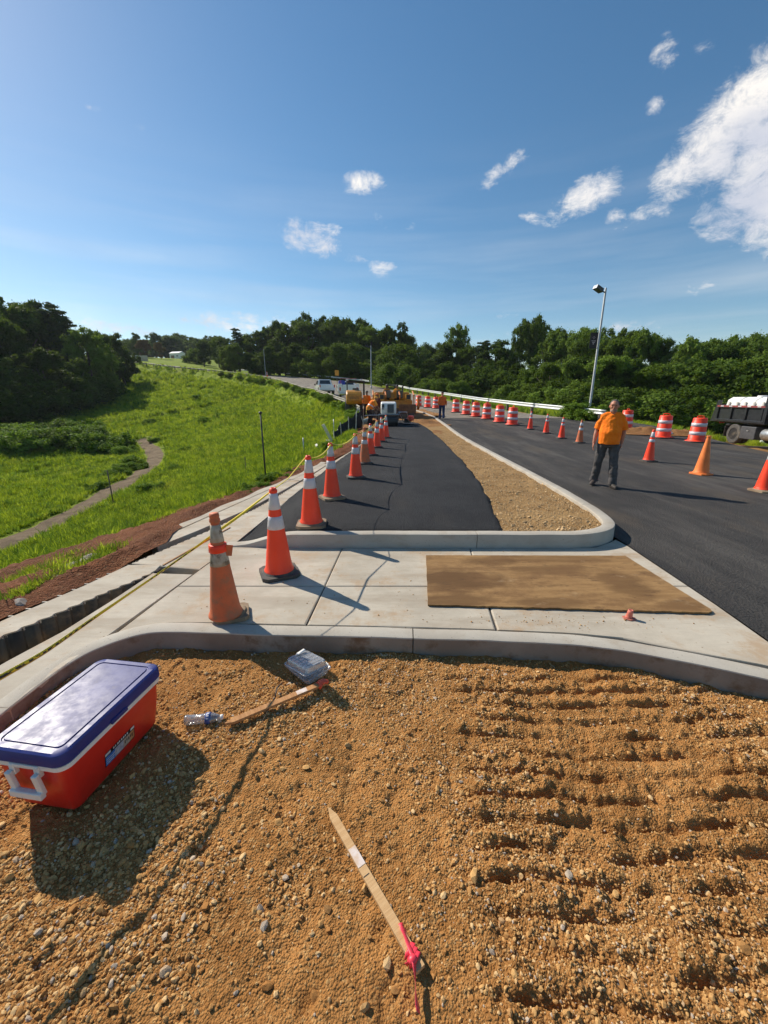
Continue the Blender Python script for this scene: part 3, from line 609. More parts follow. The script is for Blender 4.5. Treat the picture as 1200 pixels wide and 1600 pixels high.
# flume concrete left of the joint, in slabs
S1B = [(-3.3,-4), (-2.92,.4), (-2.64,2.34), (-2.52,2.75), (-2.46,3.27), (-2.42,3.80)]
S1T = [(-3.8,-4), (-3.42,.4), (-2.94,2.66), (-2.76,3.07), (-2.62,3.4), (-2.50,3.65), (-2.43,3.86)]
S2R = [(-4.2,-4), (-3.75,.4), (-3.12,2.95), (-3.03,3.2), (-2.92,3.55), (-2.80,4.05), (-2.42,5.22), (-2.13,6.36), (-1.98,7.3), (-1.76,9.2), (-1.55,11.2)]
S2L = [(-4.40,-4), (-3.92,.4), (-3.30,2.99), (-3.21,3.25), (-3.09,3.6), (-2.97,4.1), (-2.58,5.22), (-2.25,6.36), (-2.08,7.3), (-1.80,9.2), (-1.56,11.2)]
S3R = [(-2.98,4.6), (-2.80,5.49), (-2.43,7.27), (-1.96,9.44), (-1.6,11.8)]
S3L = [(-3.03,4.6), (-2.85,5.49), (-2.47,7.27), (-1.99,9.44), (-1.62,11.8)]
def wav(x, y, amp=.014, lam=.105): return amp*math.sin(2*math.pi*y/lam)
right_l = [(-2.28,-4), (-2.21,.5), (-2.205,1.9), (-2.19,2.2), (-2.155,2.48), (-2.13,2.62), (-1.885,4.62), (-1.775,6.2), (-1.69,7.8), (-1.25,12.8), (-.8,17)]
MT['grate'] = P('grate_steel', (.11,.11,.105), (.07,.07,.065), .5, metal=.4)
fl = tag(link('drain_flume', MB().box((-2.3, 8, -.42), (.1, 8, .1)).mesh('flume_core', MT['joint'])), kind='structure')
def lr(left, right, y0, y1, name='concrete_slab', wavy=False, wl=False, dy=.02):
    a = [(lx(right, y)-.004, y) for y in np.arange(y0, y1+1e-6, .12 if not wavy else dy)]; b = [(lx(left, y)+(wav(0, y) if wl else 0)+.002, y) for y in np.arange(y1, y0-1e-6, -(dy if wl else .12))]
    if wavy: a = [(x+wav(0, y), y) for x, y in a]
    return slab(a+b, name, 0.0, .3, fl)
nearL = S1B+[(-2.42,3.9)]
lr(nearL, right_l, -4, .55); lr(nearL, right_l, .56, 3.83)
left2 = [(-2.795,3.9), (-2.80,4.05)]+S2R[6:]+[(-1.2,14), (-.85,17)]
# beyond the first slot the near slab and the strip are one
a = [(lx(right_l, y)-.004, y) for y in np.arange(3.92, 9.2, .12)]; b = [(lx(S2R, y)+wav(0, y), y) for y in np.arange(9.2, 4.06, -.02)]
slab(a+b, 'concrete_slab', 0, .3, fl)
a = [(lx(right_l, y)-.004, y) for y in np.arange(9.21, 17, .2)]; b = [(np.interp(y, [9.2,11.2,14,17], [-1.74,-1.53,-1.16,-.86]), y) for y in np.arange(17, 9.2, -.2)]
slab(a+b, 'concrete_slab', 0, .3, fl)
# strip between the two slots
a = [(lx(S1T, y)+wav(0, y), y) for y in np.arange(-4, 3.86, .02)]; b = [(lx(S2R, y), y) for y in np.arange(4.04, -4, -.1)]
slab(a+[(-2.43,3.9), (-2.45,4.04)]+b, 'concrete_slab', .002, .035, fl)
a = [(lx(S2L, y)-.004, y) for y in np.arange(4.6, 11.2, .12)]; b = [(lx(S3R, y), y) for y in np.arange(11.2, 4.6, -.12)]
slab(a+b, 'concrete_slab', 0.0, .3, fl)
a = [(lx(S3L, y)-.004, y) for y in np.arange(4.9, 11.6, .12)]; b = [(lx(S3L, y)-.16-.03*math.sin(y*5), y) for y in np.arange(11.6, 4.9, -.12)]
slab(a+b, 'concrete_slab', -.01, .2, fl)
# corrugated steel walls
def corr(name, line, y0, y1, z0, z1, thick=.006, off=0.0):
    ysx = np.arange(y0, y1, .0105); V = []; F = []
    for zz in (z1, z0):
        for y in ysx: V.append((lx(line, y)+wav(0, y, .02)+off, y, zz))
    n = len(ysx); F = [(i, i+1, n+i+1, n+i) for i in range(n-1)]
    m = MB().add(V, F); o = m.build(name, MT['rustysteel'], fl, smooth=True)
    s = o.modifiers.new('s', 'SOLIDIFY'); s.thickness = thick; return o
corr('corrugated_wall', S1T, -4, 3.9, -.42, -.012); corr('corrugated_wall', S2R, 4.06, 9.2, -.4, -.012, off=-.03)
corr('corrugated_wall', S2R, -4, 4.05, -.4, -.03, off=-.035)
for k in range(34):                                   # grate bars over the outer slot
    y = -.2+k*.125
    x0, x1 = lx(S2L, y), lx(S2R, y)
    MB().box(((x0+x1)/2-.01, y+.02, -.085), (abs(x1-x0)-.05, .012, .05)).build('grate_bar', MT['grate'], fl)
# red soil bank that meets the drain
SOIL_EDGE = [(-4.47,-4), (-3.98,.4), (-3.35,2.99), (-3.26,3.25), (-3.13,3.6), (-2.98,4.0), (-2.83,4.3), (-2.74,4.72), (-2.84,5.05), (-2.90,5.5), (-2.62,7.27), (-2.14,9.44), (-1.80,11.2), (-1.25,14), (-.92,17)]
ys = np.arange(-4, 17, .05); tt = np.linspace(0, 1, 70)**1.4; e0 = np.interp(ys, [p[1] for p in SOIL_EDGE], [p[0] for p in SOIL_EDGE]); XX = e0[:, None]-3.6*tt[None]; YY = np.repeat(ys[:, None], 70, 1)+.35*tt[None]*3.6
base_ = terrain(XX, YY, False); off = e0[:, None]-XX
ez = np.interp(ys, [4.0,4.35,5.2,5.7], [-.085,.016,.016,-.04])[:, None]; ZZ = base_*(sst(0, .6, off))+ez*(1-sst(0, .6, off))+.05*sst(.0, .3, off)*sst(3.6, 2.6, off)+(.09*fbm(XX*2, YY*2, 4, 71)+.06*np.abs(fbm(XX*7, YY*7, 4, 72)))*sst(.02, .25, off)
ZZ = ZZ-.35*sst(3.0, 3.6, off)
sb = link('soil_bank', grid_mesh('soil_bank', XX, YY, ZZ, mat_soil('red_clay', (.23,.085,.036), (.14,.052,.025), (.33,.17,.085), 1.0, .45))); tag(sb, kind='structure')
# ------------------------------------------------------------------ foreground soil and its stones
def nk_d(x, y): return sdist([(a, b) for a, b, _ in NK], x, y)[0]
def ruts(x, y):
    """machine track prints on the right: rows of cleat marks"""
    z = 0
    for (x0, x1, ph, st, sk) in ((.40, .98, .0, .118, .05), (1.0, 2.3, .05, .124, -.03)):
        wx = sst(x0-.05, x0+.07, x+.06*fbm(x*3, y*5, 3, 21))*sst(x1+.06, x1-.06, x+.06*fbm(x*3, y*5, 3, 22))
        t = (y+ph+sk*x+.035*fbm(x*1.5, y*1.1, 3, 31)+.012*fbm(x*9, y*9, 2, 35))/st; f = t-np.floor(t)
        amp = .010+.034*sst(.12, .80, vnoise(np.floor(t)*7.3+x*3.1, x*2.9+np.floor(t)*1.7, 41))
        ridge = sst(0, .40, f)*sst(1.0, .92, f)                      # slow rise away from the viewer, then a sharp drop: shaded faces
        z = z+wx*(amp*(ridge-.55)+(.010+.35*amp)*fbm(x*22, y*22, 3, 43)*sst(.2, .9, ridge))*sst(2.55, 2.3, y)
    return z
def soil_h(x, y):
    x = np.asarray(x, float); y = np.asarray(y, float); d = nk_d(x, y)
    z = -.145+.020*fbm(x/.7, y/.7, 3, 51)+.022*fbm(x/.16, y/.16, 4, 52)+.011*fbm(x/.05, y/.05, 4, 53)-.012*sst(.25, .6, fbm(x/.09, y/.09, 3, 55))
    z = z+.05*sst(-1.75, -2.05, x)*sst(2.6, 2.3, y)+ruts(x, y)
    z = z+.02*sst(.1, -.05, np.abs(d+.25))*fbm(x*4, y*4, 2, 8)
    z = z+.028*sst(.16, .0, np.hypot((x-(-.33)), (y-2.25)*1.4))*1
    z = z-.03*sst(.5, 1.9, y)*sst(-1.2, -2, x)*0
    return z
xs = np.r_[np.arange(-9, -2.42, .25), np.arange(-2.42, 2.9, .0085), np.arange(2.9, 3.5, .05)]; ysg = np.r_[np.arange(-8, .3, .25), np.arange(.3, 2.78, .0085)]
xs = xs[(xs > -2.42)]; X, Y = np.meshgrid(xs, ysg); Z = soil_h(X, Y)
soil = link('dirt', grid_mesh('dirt', X, Y, Z, MT['soil'])); tag(soil, kind='structure')
def Zs(x, y): return float(soil_h(np.array([x]), np.array([y]))[0])
def rock_mesh(name, seed, sub=1, flat=.65, mat=None):
    import bmesh
    bm = bmesh.new(); bmesh.ops.create_icosphere(bm, subdivisions=sub, radius=1.0); r = random.Random(seed)
    ax = [(Vector((r.gauss(0,1), r.gauss(0,1), r.gauss(0,1))).normalized(), r.uniform(.55,.9)) for _ in range(7)]
    sx, sy = r.uniform(.8,1.25), r.uniform(.7,1.05)
    for v in bm.verts:
        for a, d in ax:                                  # facets by clipping
            k = v.co.dot(a)
            if k > d: v.co -= a*(k-d)
        v.co *= 1+r.uniform(-.07,.07); v.co.x *= sx; v.co.y *= sy; v.co.z *= flat
    me = bpy.data.meshes.new(name); bm.to_mesh(me); bm.free(); me.materials.append(mat or MT['stone'])
    return me
stones = [rock_mesh('stone', 100+i, 1 if i < 5 else 2, [.6,.75,.5,.68,.8,.6,.7][i]) for i in range(7)]
def gn_scatter(name, pts, rots, scl, variants, kind='stuff', label=None):
    me = bpy.data.meshes.new(name); me.vertices.add(len(pts)); me.vertices.foreach_set('co', np.asarray(pts, np.float32).ravel())
    a = me.attributes.new('rot', 'FLOAT_VECTOR', 'POINT'); a.data.foreach_set('vector', np.asarray(rots, np.float32).ravel())
    s = np.asarray(scl, np.float32); s = np.repeat(s[:, None], 3, 1) if s.ndim == 1 else s
    a = me.attributes.new('scl', 'FLOAT_VECTOR', 'POINT'); a.data.foreach_set('vector', s.ravel())
    o = link(name, me); tag(o, label, kind=kind)
    coll = bpy.data.collections.new(name+'_sources')
    for v in variants:
        q = bpy.data.objects.new(name+'_source', v); coll.objects.link(q)
    ng = bpy.data.node_groups.new(name+'_nodes', 'GeometryNodeTree'); ng.interface.new_socket('Geometry', in_out='INPUT', socket_type='NodeSocketGeometry'); ng.interface.new_socket('Geometry', in_out='OUTPUT', socket_type='NodeSocketGeometry')
    n = ng.nodes; l = ng.links; gi = n.new('NodeGroupInput'); go = n.new('NodeGroupOutput')
    ci = n.new('GeometryNodeCollectionInfo'); ci.inputs['Collection'].default_value = coll; ci.inputs['Separate Children'].default_value = True; ci.inputs['Reset Children'].default_value = True
    ip = n.new('GeometryNodeInstanceOnPoints'); ip.inputs['Pick Instance'].default_value = True
    rv = n.new('FunctionNodeRandomValue'); rv.data_type = 'INT'; rv.inputs['Min'].default_value if False else None
    for s_ in rv.inputs:
        if s_.type == 'INT' and s_.name == 'Min': s_.default_value = 0
        if s_.type == 'INT' and s_.name == 'Max': s_.default_value = len(variants)-1
    na = n.new('GeometryNodeInputNamedAttribute'); na.data_type = 'FLOAT_VECTOR'; na.inputs['Name'].default_value = 'rot'
    nb = n.new('GeometryNodeInputNamedAttribute'); nb.data_type = 'FLOAT_VECTOR'; nb.inputs['Name'].default_value = 'scl'
    mtp = n.new('GeometryNodeMeshToPoints')
    l.new(gi.outputs[0], mtp.inputs['Mesh']); l.new(mtp.outputs[0], ip.inputs['Points']); l.new(ci.outputs[0], ip.inputs['Instance'])
    l.new([q for q in rv.outputs if q.type == 'INT'][0], ip.inputs['Instance Index'])
    l.new(na.outputs[0], ip.inputs['Rotation']); l.new(nb.outputs[0], ip.inputs['Scale']); l.new(ip.outputs[0], go.inputs[0])
    md = o.modifiers.new('scatter', 'NODES'); md.node_group = ng; return o
def scatter_pts(n, x0, x1, y0, y1, dens=None):
    x = rng.uniform(x0, x1, n); y = rng.uniform(y0, y1, n)
    if dens is not None:
        k = rng.random(n) < dens(x, y); x, y = x[k], y[k]
    return x, y
def fg_ok(x, y):
    d = nk_d(x, y); return (d < -.01)
x, y = scatter_pts(175000, -2.25, 2.9, .35, 2.72, lambda x, y: fg_ok(x, y)*((.10+.90*sst(-.2, .3, fbm(x*1.9, y*1.9, 4, 61)))*(1-.45*sst(.0, .6, x)*sst(1.9, 1.2, y)*0)))
s = np.clip(np.exp(rng.normal(math.log(.0042), .46, len(x))), .0020, .015)
s = s*(1+.35*sst(.3, -.7, x+.5*fbm(x*2, y*2, 3, 63))); z = soil_h(x, y)+s*.12
gn_scatter('gravel', np.stack([x, y, z], 1), np.stack([rng.normal(0, .35, len(x)), rng.normal(0, .35, len(x)), rng.uniform(0, 6.28, len(x))], 1), s, stones, label='loose brown gravel over the foreground soil')
# the larger stones lie singly on the dirt
n = 290; k = 0
while k < n:
    xx, yy = rng.uniform(-2.1, 2.6), rng.uniform(.62, 2.6)
    if not fg_ok(np.array([xx]), np.array([yy]))[0]: continue
    if abs(xx+1.55) < .36 and 1.3 < yy < 2.2: continue
    if abs(xx)/(yy+.9) > 1.05: continue
    s = float(np.clip(np.exp(rng.normal(math.log(.0125), .34)), .009, .030)); 
    if yy > 1.7: s *= .85
    o = link('stone', stones[2+k % 5], soil, (xx, yy, Zs(xx, yy)+s*.2), (rng.normal(0, .3), rng.normal(0, .3), rng.uniform(0, 6.28))); o.scale = (s, s*rng.uniform(.7, 1.1), s*rng.uniform(.6, 1)); k += 1
# gravel of the bed behind the kerb, edge crumbs of asphalt
x = rng.uniform(1.3, 3.3, 11000); y = 4.75+rng.random(11000)**1.6*14
kk = (x > xR(y)-.02) & (x < np.interp(y, [4.7,5.2,7,9,13.5,21.6], [2.68,3.05,3.2,3.24,3.3,3.26])); x, y = x[kk], y[kk]
s = np.clip(np.exp(rng.normal(math.log(.008), .5, len(x))), .003, .03)
st2 = [rock_mesh('bed_stone', 300+i, 1, .65, P('bed_pebble', (.40,.25,.11), (.56,.40,.22), .9, rvar=.35)) for i in range(3)]
gn_scatter('bed_gravel', np.stack([x, y, zr(x, y)+.105+.03*fbm(x*3, y*3, 5, 6)+s*.2], 1), np.stack([rng.normal(0, .4, len(x)), rng.normal(0, .4, len(x)), rng.uniform(0, 6.28, len(x))], 1), s, st2, label='pale pebbles in the bed behind the kerb')
# crumbs of dirt on the slabs
x = np.r_[rng.uniform(-1.9, 2.8, 260), rng.normal(1.3, .45, 150)]; y = np.r_[rng.uniform(2.75, 4.5, 260), rng.normal(2.86, .07, 150)]; kk = (x < 2.6) & (y > 2.86-.2*(x > 1.2)) & (y < 4.5) & ((y > 2.72) | (x > 2)); x, y = x[kk], y[kk]
s = np.clip(np.exp(rng.normal(math.log(.0035), .5, len(x))), .0015, .011)
gn_scatter('dirt_crumbs', np.stack([x, y, s*.3+.001], 1), np.stack([rng.normal(0, .3, len(x)), rng.normal(0, .3, len(x)), rng.uniform(0, 6.28, len(x))], 1), s, stones[:3], label='crumbs of dirt on the concrete slabs')
# broken stones along the soil edge on the left
for (px, py, sz) in ((112,886,.16), (140,872,.13), (90,905,.11), (150,865,.09), (34,938,.08), (102,893,.09), (165,880,.05), (236,905,.0)):
    if sz <= 0: continue
    bx, by, bz = hit(px, py+8, Zt); o = link('rock', rock_mesh('rock', px, 2, .6, MT['rock']), None, (bx, by, bz+sz*.2), (0, 0, px)); o.scale = (sz*1.3, sz*.8, sz)
    tag(o, {112: 'largest grey broken rock on the red soil beside the drain', 140: 'dark upright rock chunk at the upper end of the broken rocks', 90: 'rounded brown rock at the lower end of the broken rocks by the drain', 150: 'small rock lying behind the upright chunk above the drain', 34: 'small rock at the left edge among weeds below the drain', 102: 'small flat rock wedged between two larger rocks by the drain', 165: 'pebble sized rock on the soil nearest the grate slot'}[px], 'rock', 'broken rocks along the drain edge')

# ------------------------------------------------------------------ vegetation
def leaf_quads(C, N, S, seed, tone, name, mat, asp=.6):
    """kite shaped leaf sprays: C centres, N normals, S sizes"""
    r = np.random.default_rng(seed); n = len(C); N = N/np.linalg.norm(N, axis=1)[:, None]
    T = np.cross(N, r.normal(size=(n, 3))); T /= np.linalg.norm(T, axis=1)[:, None]; B = np.cross(N, T)
    S = S[:, None]; w = asp*(.75+.5*r.random((n, 1)))
    V = np.stack([C-T*S, C+B*S*w+T*S*.1, C+T*S+N*S*.25, C-B*S*w+T*S*.1], 1).reshape(-1, 3)
    F = np.arange(n*4).reshape(n, 4); return np_mesh(name, V, F, mat, False, dict(tone=np.repeat(tone, 4)))
def crown_mesh(name, seed, kind, mat, n=15000, leaf=.017):
    r = np.random.default_rng(seed); lobes = []
    if kind == 'broad':
        for i in range(19):
            a = r.uniform(0, 6.28); h = r.uniform(.16, .93); rad = .27*math.sin(math.pi*min(max((h-.12)/.88, .08), .94))**.7*r.uniform(.45, 1.05); q = r.uniform(.085, .165)
            lobes.append((rad*math.cos(a), rad*math.sin(a), h-q*.4, q))
        lobes.append((0, 0, .55, .2))
    elif kind == 'tall':
        for i in range(15):
            a = r.uniform(0, 6.28); h = r.uniform(.2, .96); rad = .15*math.sin(math.pi*min(max((h-.05)/.98, .1), .93))**.6*r.uniform(.4, 1.1); q = r.uniform(.085, .14)
            lobes.append((rad*math.cos(a), rad*math.sin(a), h-q*.5, q))
        lobes.append((0, 0, .5, .15))
    elif kind == 'spread':
        for i in range(17):
            a = r.uniform(0, 6.28); h = r.uniform(.42, .95); rad = .40*r.uniform(.3, 1)*(1.15-.5*abs(h-.6)); q = r.uniform(.09, .16)
            lobes.append((rad*math.cos(a), rad*math.sin(a), h-q*.5, q))
    elif kind == 'pine':
        for i in range(34):
            h = .25+.72*i/34; a = i*2.4; rad = .20*(1.03-h)**.7*r.uniform(.5, 1.15)
            lobes.append((rad*math.cos(a), rad*math.sin(a), h+r.normal(0, .01), r.uniform(.035, .075)))
            lobes.append((rad*.4*math.cos(a), rad*.4*math.sin(a), h, r.uniform(.03, .06)))
    elif kind == 'shrub':
        for i in range(13):
            a = r.uniform(0, 6.28); rad = r.uniform(.1, .55); q = r.uniform(.2, .36); lobes.append((rad*math.cos(a), rad*math.sin(a), max(q*.7, r.uniform(.2, .75)-rad*.3), q))
    L = np.array(lobes); k = len(L); cl = []; tn = []
    for (x, y, z, q) in lobes:
        m = int(14 if kind != 'pine' else 5); d = r.normal(size=(m, 3)); d /= np.linalg.norm(d, axis=1)[:, None]; d[:, 2] = np.where(d[:, 2] < -.6, -d[:, 2]*.5, d[:, 2])
        zz = .8 if kind != 'pine' else .45
        for j in range(m): cl.append((x+d[j, 0]*q*1.0, y+d[j, 1]*q*1.0, z+d[j, 2]*q*zz*1.15, q*r.uniform(.20, .52), x, y, z))
    cl = np.array(cl); tn = r.random(len(cl)); w = cl[:, 3]**1.7; w /= w.sum(); pick = r.choice(len(cl), n, p=w); c = cl[pick]
    d = r.normal(size=(n, 3)); d /= np.linalg.norm(d, axis=1)[:, None]; rr = (r.random(n)**.5)*np.where(r.random(n) < .16, 1.5, 1.0)
    C = c[:, :3]+d*(c[:, 3]*rr)[:, None]*np.array([1, 1, .9 if kind != 'pine' else .35])
    out = C-c[:, 4:7]; out /= np.linalg.norm(out, axis=1)[:, None]+1e-6
    N = out*.55+d*.6+r.normal(size=(n, 3))*.8+np.array([0, 0, .1])
    S = leaf*np.exp(r.normal(0, .28, n))
    return leaf_quads(C, N, S, seed+1, np.clip(tn[pick]*.75+r.random(n)*.25, 0, 1), name, mat, .6 if kind != 'pine' else .28)
def trunk_mesh(name, seed, kind):
    r = random.Random(seed); m = MB(); top = {'broad': .75, 'tall': .85, 'spread': .6, 'pine': .97, 'shrub': .5}[kind]; b = .022 if kind != 'shrub' else .04
    pts = []; x = y = 0
    for i in range(7):
        t = i/6; pts.append((x, y, -.04+t*(top+.04))); x += r.uniform(-.012, .012); y += r.uniform(-.012, .012)
    m.tube(pts, [b*(1.25-t/6*1.0) for t in range(7)], 8)
    for i in range(7 if kind != 'pine' else 10):
        h = r.uniform(.22, .7)*top if kind != 'shrub' else r.uniform(.05, .2); a = r.uniform(0, 6.28); ln = r.uniform(.12, .26)*(1.3 if kind == 'spread' else .8 if kind == 'pine' else 1); up = r.uniform(.5, 1.2) if kind != 'pine' else .1
        p0 = (0, 0, h); p1 = (math.cos(a)*ln*.5, math.sin(a)*ln*.5, h+ln*.35*up); p2 = (math.cos(a)*ln, math.sin(a)*ln, h+ln*up)
        m.tube([p0, p1, p2], [b*.45, b*.3, b*.12], 6)
    return m.mesh(name, MT['bark'], True)
TREE = {}
def tree_kind(key, kind, seed, mat, n, leaf): TREE[key] = (crown_mesh(key+'_crown', seed, kind, MT[mat], n, leaf), trunk_mesh(key+'_trunk', seed, kind))
tree_kind('broad1', 'broad', 11, 'leafA', 30000, 0.0115); tree_kind('broad2', 'broad', 12, 'leafA', 30000, 0.0115); tree_kind('broad3', 'broad', 13, 'leafA', 30000, 0.0122)
tree_kind('light1', 'broad', 14, 'leafB', 30000, 0.0115); tree_kind('light2', 'spread', 15, 'leafB', 32000, 0.0118)
tree_kind('spread1', 'spread', 16, 'leafA', 32000, 0.0118); tree_kind('tall1', 'tall', 17, 'leafA', 24000, 0.0107); tree_kind('tall2', 'tall', 18, 'leafA', 24000, 0.0107)
tree_kind('red1', 'broad', 19, 'leafR', 24000, 0.0126); tree_kind('pine1', 'pine', 20, 'needle', 26000, 0.0118)
tree_kind('shrub1', 'shrub', 21, 'leafA', 15300, 0.0252); tree_kind('shrub2', 'shrub', 22, 'leafB', 15300, 0.0252); tree_kind('shrub3', 'shrub', 23, 'weed', 15300, 0.0274)
MV = [(-20,'a point past the left photo edge'),(5,'the left photo edge'),(28,'the front of the shady wood'),(52,'the small rounded wood tree'),(75,'the right side of the rounded tree'),(98,'the foot of the lighter tree'),(118,'the lighter green tree'),(138,'the low wood tree'),(158,'the tree shadow on the slope'),(172,'the end of the bank by the path')]
MW = [(348,'the upper slope end'),(366,'the pointed conifer'),(384,'the first dark rail post'),(402,'the thin far lamp'),(420,'the far orange cone'),(438,'the road crest'),(456,'the wide dark wood tree'),(474,'the far rail end'),(492,'the left pickup nose'),(508,'the left pickup tail'),(524,'the orange sign post'),(540,'the utility truck'),(556,'the yellow roller hood')]
MP = [(150,'the path below the stake'),(170,'the thin valley stake'),(190,'the path middle'),(203,'the path bend'),(215,'the wide path part'),(238,'the slope above the path bend'),(240,'the slope foot'),(270,'the middle slope'),(290,'the mid slope below the far rail'),(305,'the upper slope left'),(320,'the upper slope middle'),(345,'the upper slope right')]
def where(px, marks, pre):
    k = min(range(len(marks)), key=lambda i: abs(marks[i][0]-px)); d = px-marks[k][0]
    return pre+' '+('just left of ' if d < -5 else 'just right of ' if d > 5 else 'directly below ')+marks[k][1]
MR = [(700,'the narrow dark tree'),(716,'the tall oval tree'),(760,'the pointed dark tree'),(795,'the dip in the skyline'),(832,'the tall open crowned pair'),(870,'the round tree'),(900,'the lamp pole foot'),(928,'the pole banner'),(965,'the highest tree past the lamp'),
      (1005,'the barrel behind the man'),(1040,'the middle shoulder barrel'),(1085,'the barrel nearest the truck'),(1120,'the truck tailgate'),(1160,'the white tank'),(1195,'the right photo edge'),(1240,'a point past the photo edge'),(1290,'a point well past the photo edge')]
MC = [(352,'the slender left tree'),(370,'the pointed conifer'),(414,'the pale tree'),(440,'the orange cone on the hill'),(465,'the wide dark tree'),(498,'the highest crown'),(530,'the orange sign'),(560,'the yellow roller'),(580,'the far lamp post'),(614,'the ragged topped tree'),(650,'the paver')]
ML = [(-50,'a point beyond the photo edge'),(0,'the left photo edge'),(40,'the tallest left tree'),(66,'the dark conifer'),(90,'the second conifer'),(128,'the lighter green tree'),(152,'the tree past the lighter one'),(182,'the rightmost wood tree')]
MF = [(160,'the second last wood tree'),(190,'the edge of the left wood'),(222,'the first reddish tree'),(248,'the second reddish tree'),(277,'the white building'),(312,'the round tree at the bend'),(338,'the bend conifers')]
def tree(px, top, Y, key, label, wid=1.0, group='trees along the skyline', cat='tree', base=None, name=None, sink=0):
    Y = float(Y); d = ray(px, top); t = Y/d[1]; x = d[0]*t; ztop = CAM_H+d[2]*t; zb = Zt(x, Y)-sink if base is None else base
    h = max(ztop-zb, 1.2)
    nm = name or {'p': 'pine_tree', 's': 'shrub'}.get(key[0] if key[:3] in ('pin', 'shr') else '', 'broadleaf_tree')
    o = empty(nm, (x, Y, zb), random.uniform(0, 6.28), label, cat, group)
    c, tr = TREE[key]; a = link('crown', c, o); b = link('trunk', tr, o)
    for q in (a, b): q.scale = (h*wid, h*wid, h)
    return o
# --- left wood
for args in [
    (-120,470,62,'broad1','outermost dark tree beyond the left edge of the wood',1.0), (-75,478,74,'broad2','dark tree second from the outer end of the left wood',1.0),
    (-15,486,80,'broad2','dark tree cut by the left edge of the photo, behind the shrub bank',1.0), (14,478,88,'tall1','tall narrow dark tree at the left edge of the photo',1.3),
    (40,463,92,'spread1','tallest tree of the left wood with the feathery open top',.8), (66,474,96,'pine1','dark conifer right of the tallest tree in the left wood',1.3),
    (90,484,94,'pine1','second dark conifer on the right shoulder of the left wood',1.3), (128,507,90,'light1','lighter green tree standing out at the middle of the left wood',.85),
    (152,522,100,'broad3','dark tree just right of the lighter green one in the left wood',.9), (182,521,108,'broad1','rightmost dark tree of the left wood with its shadow on the slope',.95),
    (62,548,74,'broad3','smaller dark rounded tree in front of the left wood',1.15), (108,560,82,'tall2','low dark tree at the foot of the lighter green tree',1.3),
    (10,560,70,'broad1','low dark tree at the left edge in front of the wood',1.1), (160,560,96,'broad2','low dark tree below the right end of the left wood',1.1), (-55,540,66,'broad3','low dark tree outside the left edge of the photo',1.2),
    (30,520,100,'broad3','dark filler tree behind the tall ones of the left wood',1.2), (110,525,105,'broad2','dark tree behind the lighter green tree',1.1)]:
    tree(*args, group='trees of the left wood')
# --- far centre-left, behind the bend
for args in [
    (208,520,190,'broad1','distant green tree right of the left wood above the white barrier',1.0), (222,528,185,'red1','reddish brown tree left of the far building',1.0),
    (248,533,182,'red1','second reddish tree beside the far white building',1.0), (240,521,230,'broad2','round green tree behind the two reddish ones',1.1),
    (275,523,300,'broad3','large far tree behind the white building',1.6), (300,527,290,'broad1','far hill tree right of the white building',1.5), (330,524,280,'spread1','far tree on the hill behind the bend',1.3),
    (197,535,200,'broad3','distant tree just at the edge of the left wood',1.0), (315,533,150,'broad2','dark round tree right of the building above the bend',1.15),
    (338,526,160,'broad3','tree between the round one and the conifers at the bend',1.0), (304,545,165,'shrub1','low dark bush at the foot of the round tree',1.3)]:
    tree(*args, group='distant trees behind the bend')
for i, px in enumerate(range(150, 350, 9)):
    tree(px+random.uniform(-3, 3), 533+random.uniform(-5, 4)-(4 if 255 < px < 310 else 0), 250+random.uniform(-15, 40), ['broad1','broad2','broad3','spread1'][i % 4], where(px, MF, ['small far tree','round far tree','dark far tree','spreading far tree'][i % 4]), 1.5, 'far treeline behind the bend')
for i, (px, Y) in enumerate([(-60,60),(-35,64),(-8,66),(14,70),(36,74),(58,78),(80,82),(100,86),(120,90),(140,95),(160,99),(178,104),(25,82),(70,88),(105,94),(150,104),(-20,76)]):
    tree(px, 585+random.uniform(-12, 10), Y, ['broad3','shrub1','broad1','shrub1'][i % 4], where(px, ML, ['dark undergrowth','low undergrowth bush','leafy undergrowth','small undergrowth bush'][i % 4]), 1.5, 'undergrowth of the left wood', 'bush')
